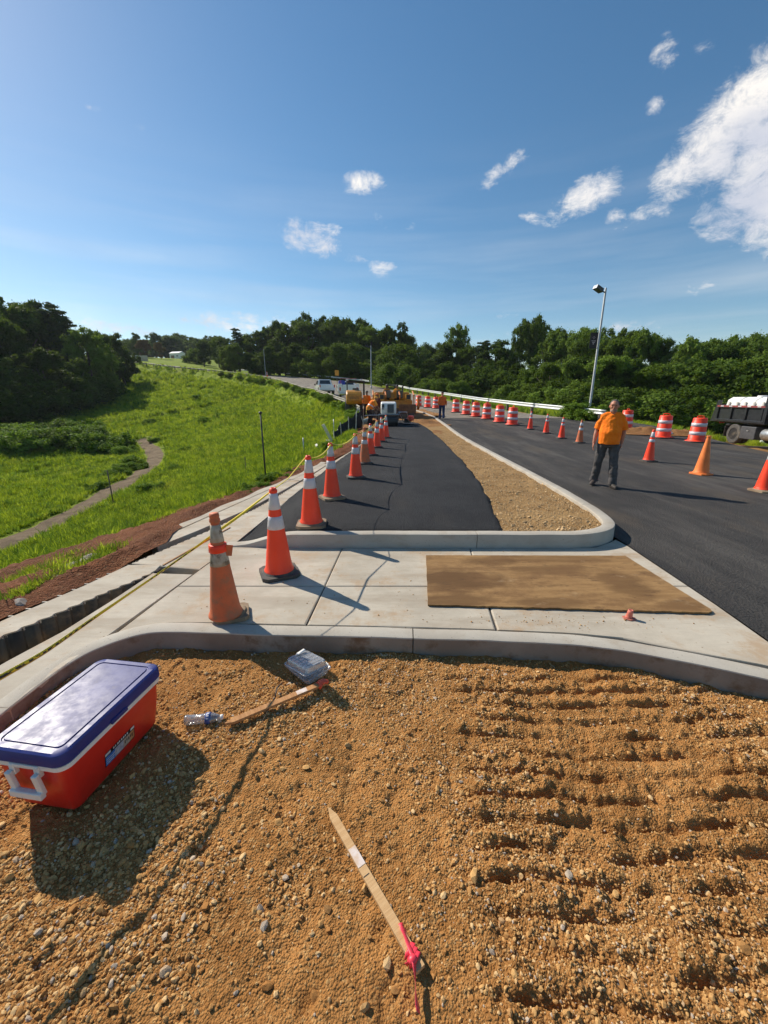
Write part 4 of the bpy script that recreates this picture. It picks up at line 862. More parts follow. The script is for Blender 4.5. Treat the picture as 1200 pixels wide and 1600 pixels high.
# --- centre wood
cw = [(352,526,150,'tall2',1.3),(368,514,135,'pine1',1.3),(385,524,150,'broad2',1.0),(398,517,138,'tall1',1.4),(414,513,142,'light1',.9),(432,505,140,'broad3',.9),(446,508,132,'tall2',1.35),(462,500,138,'broad1',.9),
      (480,500,130,'tall1',1.4),(498,491,136,'spread1',.75),(516,500,128,'broad2',.9),(533,498,134,'tall2',1.4),(547,500,126,'broad3',.85),(562,498,130,'broad1',.85),(580,509,122,'tall1',1.5),(596,518,126,'broad2',.9),(614,509,118,'spread1',.62),
      (632,526,130,'broad3',.9),(650,536,135,'light1',1.0),(668,539,140,'broad2',1.0),(686,536,120,'broad1',.9)]
nm_ = ['dark slender tree','dark conifer','rounded tree','narrow full tree','paler broadleaf tree','thick crowned tree']
for i, (px, top, Y, key, w) in enumerate(cw):
    tree(px, top, Y, key, ['slender dark tree at the left end of the centre wood', 'pointed conifer near the left end of the centre wood', 'round tree between the conifer and the pale tree in the centre wood', 'narrow tree left of the paler one in the centre wood', 'paler green tree in the left part of the centre wood', 'full tree right of the paler one above the cone on the hill',
     'narrow dark tree above the far rail in the centre wood', 'wide dark tree left of the highest crown in the centre wood', 'narrow tree touching the highest crown from the left', 'highest crown of the centre wood above the white pickup', 'round tree just right of the highest crown', 'narrow tree above the orange warning sign', 'dark tree above the yellow roller', 'broad tree left of the far lamp post', 'narrow tree directly behind the far lamp post', 'lower round tree just right of the far lamp post', 'dark tree with ragged wide top right of the far lamp post',
     'round tree above the yellow paver', 'pale hazy tree in the gap right of the centre wood', 'round tree in the gap left of the tall oval tree', 'dark tree at the left foot of the tall oval tree'][i], w, 'trees of the centre wood')
for i in range(17):     # second rank closing the wood below the crowns
    px = 350+i*18+random.uniform(-5, 5); tree(px, 545+random.uniform(-8, 8), 112+random.uniform(-5, 5)-(.04*(px-350)), ['broad1','broad3','broad2','shrub1'][i % 4], where(px, MC, ['dark low tree','rounded low tree','low full tree','low bushy tree'][i % 4]), 1.25, 'understorey of the centre wood', sink=0)
# --- right wood
rw = [(702,530,100,'tall2',1.5,'narrow dark tree left of the tall oval tree'),(716,502,108,'light1',.62,'tall oval tree standing above its neighbours right of centre'),(735,540,96,'broad2',1.0,'low tree right of the tall oval tree'),
      (757,533,92,'pine1',1.6,'dark pointed tree between the two tall trees'),(775,532,90,'tall1',1.5,'narrow dark tree left of the tall open tree'),(795,548,88,'broad3',1.1,'low dark tree in the dip of the right wood'),
      (822,497,96,'spread1',.52,'tall open crowned tree left of the lamp pole'),(846,499,98,'light1',.6,'right half of the tall open pair left of the lamp pole'),(870,514,84,'broad1',.9,'round tree right of the tall open pair'),(893,516,80,'light2',.7,'tree just left of the lamp pole banner'),
      (915,524,74,'broad2',.9,'tree behind the lamp pole'),(945,520,72,'light1',.9,'tree right behind the lamp pole banner'),(965,512,70,'spread1',.65,'highest tree right of the lamp pole'),(990,522,68,'broad3',.9,'tree above the walking man'),
      (1015,520,66,'light2',.7,'spreading tree above the plain barrels'),(1045,530,64,'broad1',.9,'dark tree left of the dump truck'),(1072,533,62,'light1',.9,'paler tree near the dump truck'),(1098,530,60,'light2',.75,'spreading pale tree above the dump truck tank'),
      (1128,535,60,'broad2',.95,'tree above the dump truck bed'),(1150,528,66,'light2',.75,'pale spreading tree behind the dump truck'),(1180,538,58,'light1',.95,'tree at the right edge of the photo'),(1215,532,58,'broad3',1.0,'tree just beyond the right edge of the photo'),(1260,530,55,'light2',.9,'pale tree outside the right edge'),(1320,525,52,'broad1',1.0,'dark tree outside the right edge')]
for px, top, Y, key, w, lab in rw: tree(px, top, Y, key, lab, w, 'trees of the right wood')
for i in range(30):
    px = 690+i*21+random.uniform(-6, 6); Y = np.interp(px, [690, 900, 1300], [86, 56, 42])+random.uniform(-3, 3)
    tree(px, np.interp(px, [690,800,900,1000,1300], [574,572,560,566,572])+random.uniform(-12, 10), Y, ['broad1','light1','broad3','shrub1','broad2','light2'][i % 6], where(px, MR, ['dark low tree','paler low tree','small full tree','low bushy tree','small dark tree','pale spreading low tree'][i % 6]), 1.25, 'understorey of the right wood')
for i in range(24):
    px = 700+i*26; Y = np.interp(px, [700, 900, 1300], [80, 50, 37])+random.uniform(-2, 2)
    tree(px, np.interp(px, [700,800,900,1000,1300], [602,608,606,612,615])+random.uniform(-9, 7), Y, ['shrub1','shrub2','shrub1'][i % 3], where(px, MR, ['dark bush at the wood edge','lighter bush at the wood edge','small bush at the wood edge'][i % 3]), 1.5, 'bushes under the right wood', 'bush')
for px, top, Y, k in [(618,566,84,'shrub2'),(650,585,80,'shrub1'),(640,560,95,'broad3'),(668,590,76,'shrub2'),(695,592,74,'shrub1'),(716,594,72,'shrub2'),(600,570,96,'shrub1'),(672,562,92,'broad1'),(700,566,92,'broad2')]:
    tree(px, top, Y, k, {618:'round sunlit bush right of the far lamp post',650:'low dark bush above the paver',640:'small dense tree behind the round bush',668:'pale low bush left of the walking man in the distance',695:'dark low bush behind the man walking away',716:'paler bush right of the man walking away',600:'dark bush behind the far lamp post',672:'small dark tree above the pale low bush',700:'dark tree above the man walking away'}[px], 1.25, 'bushes behind the paver', 'bush' if k[0] == 's' else 'tree')
# weeds by the lamp pole
tree(900,627,27.5,'shrub3','bright green weeds growing behind the rail at the lamp pole',1.6,'bright weeds at the lamp pole','bush'); tree(918,632,26.5,'shrub3','bright green weeds right of the lamp pole foot',1.5,'bright weeds at the lamp pole','bush')
# --- the bank of bushes on the valley floor
def shrub_at(px, py, Y=None, h=1.5, key='shrub1', lab='', w=1.2, grp=None, sink=.15):
    x, y, z = hit(px, py, Zt); o = empty('shrub', (x, y, z-sink), random.uniform(0, 6.28), lab, 'bush', grp)
    c, tr = TREE[key]
    for q in (link('crown', c, o), link('trunk', tr, o)): q.scale = (h*w, h*w, h)
for i, (px, py) in enumerate([(-20,700),(5,702),(28,704),(52,706),(75,704),(98,700),(118,696),(138,694),(158,700),(172,708),(20,690),(60,692),(95,688),(130,686)]):
    shrub_at(px, py, None, random.uniform(2.4, 3.6), 'shrub3' if i % 4 else 'shrub2', where(px, MV, ['leafy bush in the valley bank','pale bush in the valley bank'][i > 9]), 1.3, 'bushes of the bank in the valley', .4)
for i, (px, py, h) in enumerate([(196,712,1.5),(203,728,1.3),(190,742,1.2),(170,748,1.0),(150,765,.8),(215,735,1.1),(238,768,.9),(270,735,.8),(290,706,.8),(320,660,1.1),(236,664,1.3),(305,625,1.4),(345,650,.9),(240,690,.8)]):
    shrub_at(px, py, None, h, 'shrub3', where(px, MP, ['leafy weed clump beside the dirt path,', 'leafy weed clump on the grass slope,'][i > 6]), 1.3, ['weed clumps beside the dirt path', 'weed clumps on the grass slope'][i > 6], .2)
for i, (px, py, h, k) in enumerate([(398,768,.32,'shrub3'),(420,757,.40,'shrub3'),(438,752,.33,'shrub3'),(385,776,.25,'shrub3'),(456,742,.3,'shrub3'),(520,703,.5,'shrub3')]):
    shrub_at(px, py, None, h, k, ['dark weed tuft at the foot of the black post', 'dark leafy weed growing round the black post', 'green weed clump right of the black post', 'low weed clump left of the black post', 'weed clump on the soil edge below the netting', 'weed clump by the white boards'][i], 1.3, 'weeds on the soil edge', .08)
# --- weedy rail line on the near side of the far road
for i in range(26):
    t = i/25; px = 560-t*215+random.uniform(-3, 3); py = float(np.interp(px, [340,440,500,540,562], [584,601,620,638,655])); 
    shrub_at(px, py+2, None, random.uniform(.55, .95), 'shrub1' if i % 2 else 'shrub3', where(px, MW, ['dark scrub by the weedy rail','leafy scrub by the weedy rail'][i % 2]), 1.5, 'weeds along the far rail', .1)

# --- grass: blades gathered in tufts, thinning and growing coarser with distance
def tuft(name, seed, n, hh, spread, mat, bw=.012, lean=.45):
    r = np.random.default_rng(seed); V = []; F = []; T = []
    for i in range(n):
        a = r.uniform(0, 6.28); rad = spread*math.sqrt(r.random()); x, y = rad*math.cos(a), rad*math.sin(a); h = hh*r.uniform(.55, 1.1); b = r.uniform(0, 6.28); l = lean*r.uniform(.2, 1.2)*h
        dx, dy = math.cos(b)*l, math.sin(b)*l; nx, ny = -math.sin(b)*bw, math.cos(b)*bw; k = len(V)
        V += [(x-nx, y-ny, -.03), (x+nx, y+ny, -.03), (x+dx*.4+nx*.8, y+dy*.4+ny*.8, h*.6), (x+dx*.4-nx*.8, y+dy*.4-ny*.8, h*.6), (x+dx-nx*.1, y+dy-ny*.1, h*.95), (x+dx+nx*.1, y+dy+ny*.1, h*.95)]
        F += [(k, k+1, k+2, k+3), (k+3, k+2, k+5, k+4)]; T += [r.random()]*6
    return np_mesh(name, V, F, mat, False, dict(tone=T))
tufts = [tuft('grass_tuft', 1, 20, .42, .16, MT['grass'], .010), tuft('grass_tuft', 2, 18, .5, .18, MT['grass'], .012, .6), tuft('grass_tuft', 3, 22, .33, .2, MT['grass'], .009, .8), tuft('grass_tuft', 4, 16, .42, .15, MT['weed'], .020, .5)]
N = 140000
az = rng.uniform(R(-62), R(8), N); r_ = np.exp(rng.uniform(math.log(3.6), math.log(165), N)); x = r_*np.sin(az); y = r_*np.cos(az)
dl, _, _ = sdist(CREST, x, y); dp, _, _ = sdist(PATHL, x, y); nn = fbm(x/3, y/3, 3, 3)
keep = (dl > .3) & (np.abs(dp) > .95+.35*rng.random(N)) & ((dl > np.interp(y, [3,5,7,9,12,30], [2.9,2.6,1.7,1.1,.7,.3])+.9*nn+rng.normal(0, .2, N)) | ((dl < 1.5) & (dl > .3) & (y < 5.2) & (rng.random(N) < .95*sst(-.1, .4, fbm(x*1.3, y*1.3, 2, 91)+.2))))
keep &= ~((np.abs(dp) < 2.0) & (dp < 0) & (rng.random(N) < .5))
keep &= rng.random(N) < np.where(r_ < 8, .55, 1.0)
x, y, r_ = x[keep], y[keep], r_[keep]; z = terrain(x, y)
sc = (.55+.0165*r_)*np.exp(rng.normal(0, .22, len(x)))*(.75+.6*sst(-.3, .5, fbm(x/4.5, y/4.5, 3, 77)))*np.where(dl[keep] < 3.2, .62, 1)
sc = np.minimum(sc, 3.2); sz = np.minimum(sc, .9+.010*r_)
gn_scatter('grass', np.stack([x, y, z], 1), np.stack([rng.normal(0, .12, len(x)), rng.normal(0, .12, len(x)), rng.uniform(0, 6.28, len(x))], 1), np.stack([sc, sc, sz*.85], 1), tufts, label='tall green grass covering the slope and valley')
# grass behind the rail on the right
N = 9000; x = rng.uniform(2, 34, N); y = rng.uniform(24, 80, N); dg, _, _ = sdist(GRAIL, x, y); k = (dg < -.3) & (dg > -9-.1*y) & ~((y < 27.5) & (x < 22)); x, y = x[k], y[k]; z = terrain(x, y)
gn_scatter('verge_grass', np.stack([x, y, z], 1), np.stack([rng.normal(0, .1, len(x)), rng.normal(0, .1, len(x)), rng.uniform(0, 6.28, len(x))], 1), np.full(len(x), .9), tufts, label='green grass verge behind the guardrail')

# ------------------------------------------------------------------ traffic cones
def cone_meshes(key, body, band, base, bands=((.50,.63),(.70,.86)), h=.914, rb=.140, rt=.030, bw=.19, cap=True):
    H0 = .045; rr = lambda z: rb+(rt-rb)*((z-H0)/(h-H0))
    m = MB(); pr_ = [(rb+.012, H0-.004), (rb+.010, H0+.012), (rb, H0+.03)]+[(rr(z), z) for z in np.linspace(H0+.05, h-.055, 9)]
    if cap: pr_ += [(rt+.002, h-.05), (rt+.010, h-.044), (rt+.010, h-.022), (rt+.002, h-.015), (rt-.002, h), (rt-.012, h), (rt-.014, h-.05)]
    else: pr_ += [(rt+.004, h-.03), (rt+.012, h-.02), (rt+.012, h-.004), (rt+.006, h), (rt-.01, h), (rt-.012, h-.05)]
    m.lathe(pr_, 32); M_ = {'body': m.mesh('cone_body', body, True)}
    b = MB(); s = bw; c = .05; oct_ = [(-s+c,-s),(s-c,-s),(s,-s+c),(s,s-c),(s-c,s),(-s+c,s),(-s,s-c),(-s,-s+c)]
    b.prism(oct_, .0, .034, top=[(x*.985, y*.985) for x, y in oct_]); b.lathe([(rb+.03, .034), (rb+.014, .050), (rb-.01, .052)], 24)
    M_['base'] = b.mesh('cone_base', base); M_['bands'] = []
    for z0, z1 in bands:
        q = MB(); zs = np.linspace(z0, z1, 4); q.lathe([(rr(z0), z0-.0005)]+[(rr(z)+.0028, z) for z in zs]+[(rr(z1), z1+.0005)], 32); M_['bands'].append(q.mesh('reflective_band', band, True))
    return M_
CK = {'clean': cone_meshes('clean', MT['orange'], MT['band'], MT['rubber']), 'clean_tan': cone_meshes('clean_tan', MT['orange'], MT['band'], MT['rubber_tan']),
      'worn': cone_meshes('worn', MT['orange_worn'], MT['band_worn'], MT['rubber_tan'], ((.50,.63),(.70,.84))), 'worn2': cone_meshes('worn2', MT['orange_worn'], MT['band'], MT['rubber'], ((.50,.60),(.68,.80))),
      'plain': cone_meshes('plain', MT['orange_pale'], None, MT['orange_pale'], (), rb=.155, rt=.034, cap=False), 'white_top': cone_meshes('white_top', MT['orange'], MT['band'], MT['rubber_tan'], ((.62,.86),)),
      'small_top': cone_meshes('small_top', MT['orange'], MT['band'], MT['rubber'], ((.56,.64),(.70,.84)))}
def cone(x, y, z, kind, label, group, rz=0, s=1.0, lean=(0, 0)):
    o = empty('traffic_cone', (x, y, z), rz, label, 'traffic cone', group); o.rotation_euler = (lean[0], lean[1], rz); k = CK[kind]
    q = [link('body', k['body'], o), link('base', k['base'], o)]+[link('reflective_band', b, o) for b in k['bands']]
    for e in q: e.scale = (s, s, s)
    return o
GL = 'cones lining the left edge of the new asphalt'
oc = cone(-1.31, 2.935, .002, 'worn', 'dirty faded cone with a torn collar, nearest the cooler on the kerb', GL, R(20), .97)
fp = MB().box((0,0,0), (.05,.006,.09), rot=(0,.2,0)); fp.build('torn_flap', MT['orange_worn'], oc, (.080,-.03,.60)); MB().lathe([(.032,0),(.040,.008),(.040,.03),(.034,.038),(.038,.05),(.034,.075)], 24).build('spare_collar', MT['orange_worn'], oc, (0,0,.83), smooth=True)
MB().lathe([(.0685,0),(.0715,.003),(.066,.060),(.062,.062)], 32).build('strap_collar', MT['orange'], oc, (0,0,.595), smooth=True)
cone(-1.09, 3.81, .002, 'clean', 'first clean orange cone, standing on the sidewalk slab before the island kerb', GL, R(24))
def isl(x, y):
    a = float(xL(np.array([y]))[0]); return Zr(x, y)+.014+.145*float(sst(0, .62, x-a))
for px, py, kind, lab, rz in [(487,820,'clean_tan','cone with a tan muddy base right behind the island kerb',5),(519,778,'clean_tan','third clean cone up the asphalt edge with a black muddy base',30),(556,746,'clean','clean cone standing alone fourth up the asphalt edge',12),
        (570,724,'worn2','dull brownish cone between brighter ones on the asphalt edge',20),(579,711,'clean','bright cone just beyond the dull brownish one',40),(589,699,'clean','cone near the far end where the tape climbs, before the last pair',10),
        (596,690,'clean','second last cone below the white roller',25),(603,684,'clean','last cone of the row, closest to the white roller',35)]:
    x, y, z = hit(px, py, isl); cone(x, y, z, kind, lab, GL, R(rz))
for ch in oc.children:
    if ch.name.startswith('base'): ch.scale = (.72,.72,1.0); ch.location = (.045,.03,0)
    if ch.name.startswith('body') or ch.name.startswith('reflective'): ch.scale = (.88,.88,.97)
GR = 'cones standing across the main road'
for px, py, kind, lab, rz, s in [(828,671,'small_top','farthest cone on the road just right of the barrel row',10,1),(853,677,'small_top','second farthest cone of the four left of the walking man',20,1),(877,685,'small_top','clean cone third in the row left of the walking man',0,1),(905,692,'worn2','paler dusty cone touching the walking man on his right hand side',15,1),
        (980,671,'small_top','cone standing in front of the barrel behind the walking man',5,1),(1013,721,'small_top','striped cone on the asphalt right of the walking man',12,1),(1095,741,'plain','plain orange cone without any reflective stripe',18,1.0),(1192,768,'white_top','cone with a white top cut by the right edge of the photo',8,1.0)]:
    x, y, z = hit(px, py, Zr); cone(x, y, z+.003, kind, lab, GR, R(rz), s)
x, y, z = hit(418, 594, Zr); cone(x, y, z, 'small_top', 'lone orange cone far up the hill road by the rail', 'far cones', 0, 1.8)
for px, py in ((606,661),(612,660)): pass

# ------------------------------------------------------------------ drums
def drum_meshes():
    r0 = .29; zs = [0,.03,.20,.40,.60,.80,.98]; m = MB()
    m.lathe([(r0+.10,0),(r0+.10,.05),(r0+.02,.07),(r0,.10),(r0,.27),(r0-.012,.28),(r0-.012,.44),(r0-.02,.45),(r0-.02,.61),(r0-.03,.62),(r0-.03,.78),(r0-.045,.79),(r0-.045,.93),(r0-.07,.97),(.12,.975)], 32)
    body = m.mesh('drum_body', MT['orange'], True); bands = []
    for z0, z1, r in ((.285,.425,r0-.010),(.625,.765,r0-.028)):
        bands.append(MB().lathe([(r-.004,z0-.001),(r+.003,z0),(r+.003,z1),(r-.004,z1+.001)], 32).mesh('reflective_band', MT['band'], True))
    h = MB(); h.tube([(-.12,0,.96),(-.12,0,1.03),(-.07,0,1.05),(.07,0,1.05),(.12,0,1.03),(.12,0,.96)], .018, 8)
    base = MB().lathe([(r0+.13,0),(r0+.13,.04),(r0+.06,.055)], 28).mesh('drum_base', MT['rubber'], False)
    return body, bands, h.mesh('drum_handle', MT['orange'], True), base
DM = drum_meshes()
def drum(px, py, lab, grp='drums along the old pavement', fn=Zr):
    x, y, z = hit(px, py, fn); o = empty('traffic_drum', (x, y, z), random.uniform(0, 3), lab, 'traffic barrel', grp)
    link('body', DM[0], o); [link('reflective_band', b, o) for b in DM[1]]; link('handle', DM[2], o); link('base', DM[3], o)
for px, py, lab in [(654,634.5,'farthest orange and white drum left of the man walking away'),(668,636.5,'second drum, left of the man walking away'),(681,638,'drum partly hidden by the man walking away'),(712,644,'first drum right of the man walking away'),(728,647.5,'second drum right of the man walking away'),(743,651,'middle drum of the row right of the man walking away'),
        (760,654.5,'third drum from the cones in the long row'),(780,659.5,'second drum from the cones in the long row'),(800,664,'nearest drum of the long row, beside the first cone')]: drum(px, py, lab)
for px, py, lab in [(977,671,'drum behind the walking man and beside a cone'),(1035,684,'leaning looking drum with a white rag at its foot on the shoulder'),(1087,690.5,'drum nearest the dump truck')]: drum(px, py, lab, 'drums on the dirt shoulder', lambda a, b: Zt(a, b)+.03 if a > 14 else Zr(a, b))

# ------------------------------------------------------------------ tape
TP = [(-2.35,-1.2,.86),(-1.95,.3,.62),(-1.76,1.31,.56),(-1.64,1.65,.575),(-1.58,1.94,.605),(-1.54,2.18,.62),(-1.50,2.42,.635),(-1.44,2.88,.66),(-1.25,3.35,.78),(-1.14,3.76,.86),(-1.08,4.4,.89),(-1.0,5.08,1.04)]
pts = [Vector(p) for p in TP]; 
for px, py in ((519,778),(556,746),(589,699),(603,684)):
    x, y, z = hit(px, py, isl); a = pts[-1]; e = Vector((x+.02, y, z+.90)); 
    for k in range(1, 5): t = k/5; p = a.lerp(e, t); p.z -= .09*4*t*(1-t); pts.append(p)
    pts.append(e)
q = smooth_path([tuple(p) for p in pts], .03); V = []; F = []; mk = []
for i, p in enumerate(q):
    d = Vector(q[min(i+1, len(q)-1)])-Vector(q[max(i-1, 0)]); d.normalize(); s = Vector((0,0,1)).cross(d).normalized(); u = d.cross(s)
    tw = .9+.8*math.sin(i*.021)+.5*math.sin(i*.055+1); w = float(np.interp(p[1], [1.2,1.6,2.7,3.2], [1.1,.8,.6,.9]))*.0145*(.6+.45*abs(math.sin(i*.013+.5))); e = (s*math.cos(tw)+u*math.sin(tw))*w; n_ = (u*math.cos(tw)-s*math.sin(tw))*.004
    P0 = Vector(p); V += [P0-e, P0+n_, P0+e]; mk += [0, 1.0 if (i*.03 % .9) < .52 and i*.03 < 4.2 else 0, 0]
for i in range(len(q)-1): k = 3*i; F += [(k, k+1, k+4, k+3), (k+1, k+2, k+5, k+4)]
tp = link('caution_tape', np_mesh('caution_tape', [tuple(v) for v in V], F, MT['tape'], True, dict(mark=mk))); s = tp.modifiers.new('s', 'SOLIDIFY'); s.thickness = .0012
tag(tp, 'yellow caution tape with black lettering strung from cone to cone over the drain', 'tape')
st = MB().tube([(-2.35,-1.2,-.1),(-2.35,-1.2,1.0)], .018, 8).build('tape_stake', MT['wood_new']); tag(st, 'wooden stake holding the near end of the caution tape', 'stake')

# ------------------------------------------------------------------ cooler
ZC = -.128; co = empty('cooler', (-1.565, 1.72, ZC), R(-8.5), 'big red cooler with a blue lid and white rim standing on the dirt', 'cooler')
def rrect(w, l, r, n=6):
    P_ = []
    for cx, cy, a0 in ((w/2-r, l/2-r, 0), (-w/2+r, l/2-r, 90), (-w/2+r, -l/2+r, 180), (w/2-r, -l/2+r, 270)):
        for i in range(n+1): a = R(a0+90*i/n); P_.append((cx+r*math.cos(a), cy+r*math.sin(a)))
    return P_
def stack(m, layers, cap0=True, cap1=True):
    n = len(layers[0][0]); V = [(x, y, z) for poly, z in layers for x, y in poly]; F = [(k*n+i, k*n+(i+1)%n, (k+1)*n+(i+1)%n, (k+1)*n+i) for k in range(len(layers)-1) for i in range(n)]
    if cap0: F.append(tuple(range(n-1, -1, -1)))
    if cap1: F.append(tuple((len(layers)-1)*n+i for i in range(n)))
    m.add(V, F); return m
CW, CL_ = .385, .615
co.scale = (1.04,1.045,1.05)
b = stack(MB(), [(rrect(.285,.525,.03),0),(rrect(.30,.54,.04),.012),(rrect(.345,.58,.045),.16),(rrect(.362,.595,.045),.268)]); b.build('body', MT['red'], co, smooth=True, angle=40)
r_ = stack(MB(), [(rrect(.37,.603,.048),.268),(rrect(.388,.62,.05),.271),(rrect(.388,.62,.05),.292),(rrect(.378,.61,.05),.295)]); r_.build('rim', MT['white'], co, smooth=True, angle=40)
m = MB(); stack(m, [(rrect(.385,.617,.05),.296),(rrect(.396,.628,.052),.300),(rrect(.396,.628,.052),.338),(rrect(.386,.618,.05),.352),(rrect(.366,.598,.045),.3585),(rrect(.318,.55,.03),.3585),(rrect(.312,.544,.028),.3535),(rrect(.303,.535,.026),.3535),(rrect(.297,.529,.024),.3585),(rrect(.15,.38,.02),.3605)])
lid = m.build('lid', MT['blue'], co, smooth=True, angle=30)
MB().box((.199,-.01,.300), (.012,.10,.022)).build('latch', MT['blue'], lid, bevel=.003)
hd = MB()
for s in (-1, 1): hd.box((s*.062,-.307,.262), (.030,.022,.055), taper=.9); hd.box((s*.066,-.322,.205), (.028,.020,.115), rot=(R(6),0,R(s*3)))
hd.box((0,-.327,.152), (.16,.026,.034)); hd.box((0,-.305,.283), (.15,.02,.02)); hd.build('handle', MT['white'], co, bevel=.005, seg=3)
hd2 = MB(); hd2.box((0,.325,.155), (.15,.020,.026)); [hd2.box((s*.066,.322,.205), (.022,.016,.11)) for s in (-1, 1)]; hd2.build('handle', MT['white'], co, bevel=.005)
# printed label on the long side
lb = MB(); xL_ = lambda z: .150+.0225*(z-.012)/.148+.0012 if z < .16 else .1725+.0085*(z-.16)/.108+.0012
def lab_quad(m, y0, y1, z0, z1, off, mat): m.add([(xL_(z0)+off, y0, z0), (xL_(z0)+off, y1, z0), (xL_(z1)+off, y1, z1), (xL_(z1)+off, y0, z1)], [(0,1,2,3)], mat)
LBM = [P('label_black', (.015,.015,.02), None, .35), P('label_white', (.75,.75,.74), None, .35), P('label_blue', (.05,.16,.50), (.10,.28,.62), .35, scale=25), P('label_sand', (.50,.42,.33), (.42,.28,.18), .35, scale=35), P('label_grey', (.50,.50,.54), (.35,.35,.42), .35, scale=60), P('label_warm', (.60,.30,.12), (.45,.2,.08), .35, scale=30)]
lab_quad(lb, -.105, .085, .070, .150, 0, 0); lab_quad(lb, -.101, -.045, .074, .126, .0006, 2); lab_quad(lb, -.045, .010, .074, .126, .0006, 4); lab_quad(lb, .010, .055, .074, .126, .0006, 3); lab_quad(lb, .055, .081, .074, .126, .0006, 5)
lab_quad(lb, -.103, -.070, .133, .147, .0006, 1); lab_quad(lb, .058, .083, .133, .147, .0006, 1)
for k, (w) in enumerate([.008,.006,.009,.007,.008,.009,.006,.008]): lab_quad(lb, -.055+k*.0125, -.055+k*.0125+w, .134, .146, .0007, 1)
for k in range(5): lab_quad(lb, .017+k*.012, .023+k*.012, .092+.006*(k%2), .112, .0009, 0)
for k in range(3): lab_quad(lb, -.096, -.055+.006*k, .082+k*.012, .086+k*.012, .0009, 1)
lb.build('product_label', LBM, co)

# ------------------------------------------------------------------ litter and laths in the foreground
def lath(name, a, b, w, th, mat, lab, lift=.0):
    A = Vector((a[0], a[1], Zs(a[0], a[1])+lift+.018)); B = Vector((b[0], b[1], Zs(b[0], b[1])+lift+.018)); L = (B-A).length
    m = MB(); sec = [(-.5,.35),(-.47,.62),(-.3,.96),(0,1),(.25,.97),(.5,1.0)]
    V = []; 
    for t, k in ((0,.12),(.035,.55),(.075,1),(.3,1),(.55,.99),(.8,1),(1,1)):
        V += [(-w/2*k, t*L, -th/2), (w/2*k, t*L, -th/2), (w/2*k, t*L, th/2), (-w/2*k, t*L, th/2)]
    F = [(4*i+j, 4*i+(j+1)%4, 4*i+4+(j+1)%4, 4*i+4+j) for i in range(6) for j in range(4)]+[(3,2,1,0),(24,25,26,27)]
    m.add(V, F); o = empty(name, A, 0, lab, 'stake'); d = (B-A).normalized(); o.rotation_euler = (math.asin(d.z), 0, math.atan2(-d.x, d.y))
    m.build('shaft', mat, o, bevel=.0015); return o, L
s2, L2 = lath('survey_stake', (-.262,1.425), (.125,.872), .036, .016, MT['wood_new'], 'pale new wooden stake with a pink ribbon lying in the foreground dirt', .004)
pm = P('painted_patch', (.70,.60,.55), (.60,.44,.32), .7, scale=30); MB().box((0,.33*L2*1.15,.0088), (.034,.085,.0012)).build('paint_mark', pm, s2)
MB().box((.004,.50*L2,.0088), (.027,.003,.0008)).build('pencil_line', MT['dark'], s2)
def ribbon_obj(name, mat, parent, pts, w, tw0=0, tw=0):
    q = smooth_path(pts, .006); V = []; F = []
    for i, p in enumerate(q):
        d = (Vector(q[min(i+1, len(q)-1)])-Vector(q[max(i-1, 0)])).normalized(); s = d.cross(Vector((0,0,1))).normalized(); u = s.cross(d); a = tw0+tw*i/len(q)+.35*math.sin(i*.3)
        ww = w*(.55+.45*abs(math.cos(i*.09)))*(.6 if i < 3 else 1); e = (s*math.cos(a)+u*math.sin(a))*ww/2; V += [tuple(Vector(p)-e), tuple(Vector(p)+u*.003), tuple(Vector(p)+e)]
    for i in range(len(q)-1): k = 3*i; F += [(k,k+1,k+4,k+3),(k+1,k+2,k+5,k+4)]
    o = link(name, np_mesh(name, V, F, mat, True), parent); s = o.modifiers.new('s', 'SOLIDIFY'); s.thickness = .0008; return o
rb = MB(); 
for k, (yy, r0) in enumerate(((L2*.905,.016),(L2*.925,.013),(L2*.945,.017))): rb.tube([(-.021,yy-.006,-.004),(-.019,yy,.012),(0,yy+.008,.014),(.019,yy+.014,.012),(.021,yy+.012,-.004)], [(.010,.002)]*5, 6)
rb.ell((.012,L2*.955,.018), (.017,.015,.012), 10, 6); rb.build('ribbon_knot', MT['ribbon_pink'], s2, smooth=True)
ribbon_obj('ribbon_tail', MT['ribbon_pink'], s2, [(-.016,L2*.80,.011),(-.008,L2*.87,.014),(.006,L2*.95,.02),(.020,L2*.985,.020),(.040,L2*1.03,.016),(.060,L2*1.075,.012),(.072,L2*1.11,.010)], .032, .3, 1.2)
ribbon_obj('ribbon_tail', MT['ribbon_pink'], s2, [(.012,L2*.95,.016),(.026,L2*.955,.012),(.035,L2*.945,.004)], .02, .6, .6)
s1, L1 = lath('survey_stake', (-.945,1.925), (-.385,2.262), .040, .018, MT['wood_red'], 'weathered reddish stake with an orange ribbon lying below the plastic box', .012)
rb = MB(); rb.tube([(-.024,L1*.90,-.006),(-.022,L1*.92,.014),(0,L1*.935,.018),(.022,L1*.92,.014),(.024,L1*.90,-.006)], [(.016,.004)]*5, 7); rb.ell((0,L1*.955,.014), (.026,.03,.012), 12, 7); rb.ell((.012,L1*.99,.012), (.018,.016,.012), 10, 6)
rb.build('ribbon_knot', MT['ribbon_orange'], s1, smooth=True); ribbon_obj('ribbon_tail', MT['ribbon_orange'], s1, [(0,L1*.95,.016),(-.015,L1*.88,.0),(-.03,L1*.84,-.012)], .025, .4, .8)
MB().box((0,L1*.73,.0098), (.037,.07,.0012)).build('paint_mark', pm, s1)
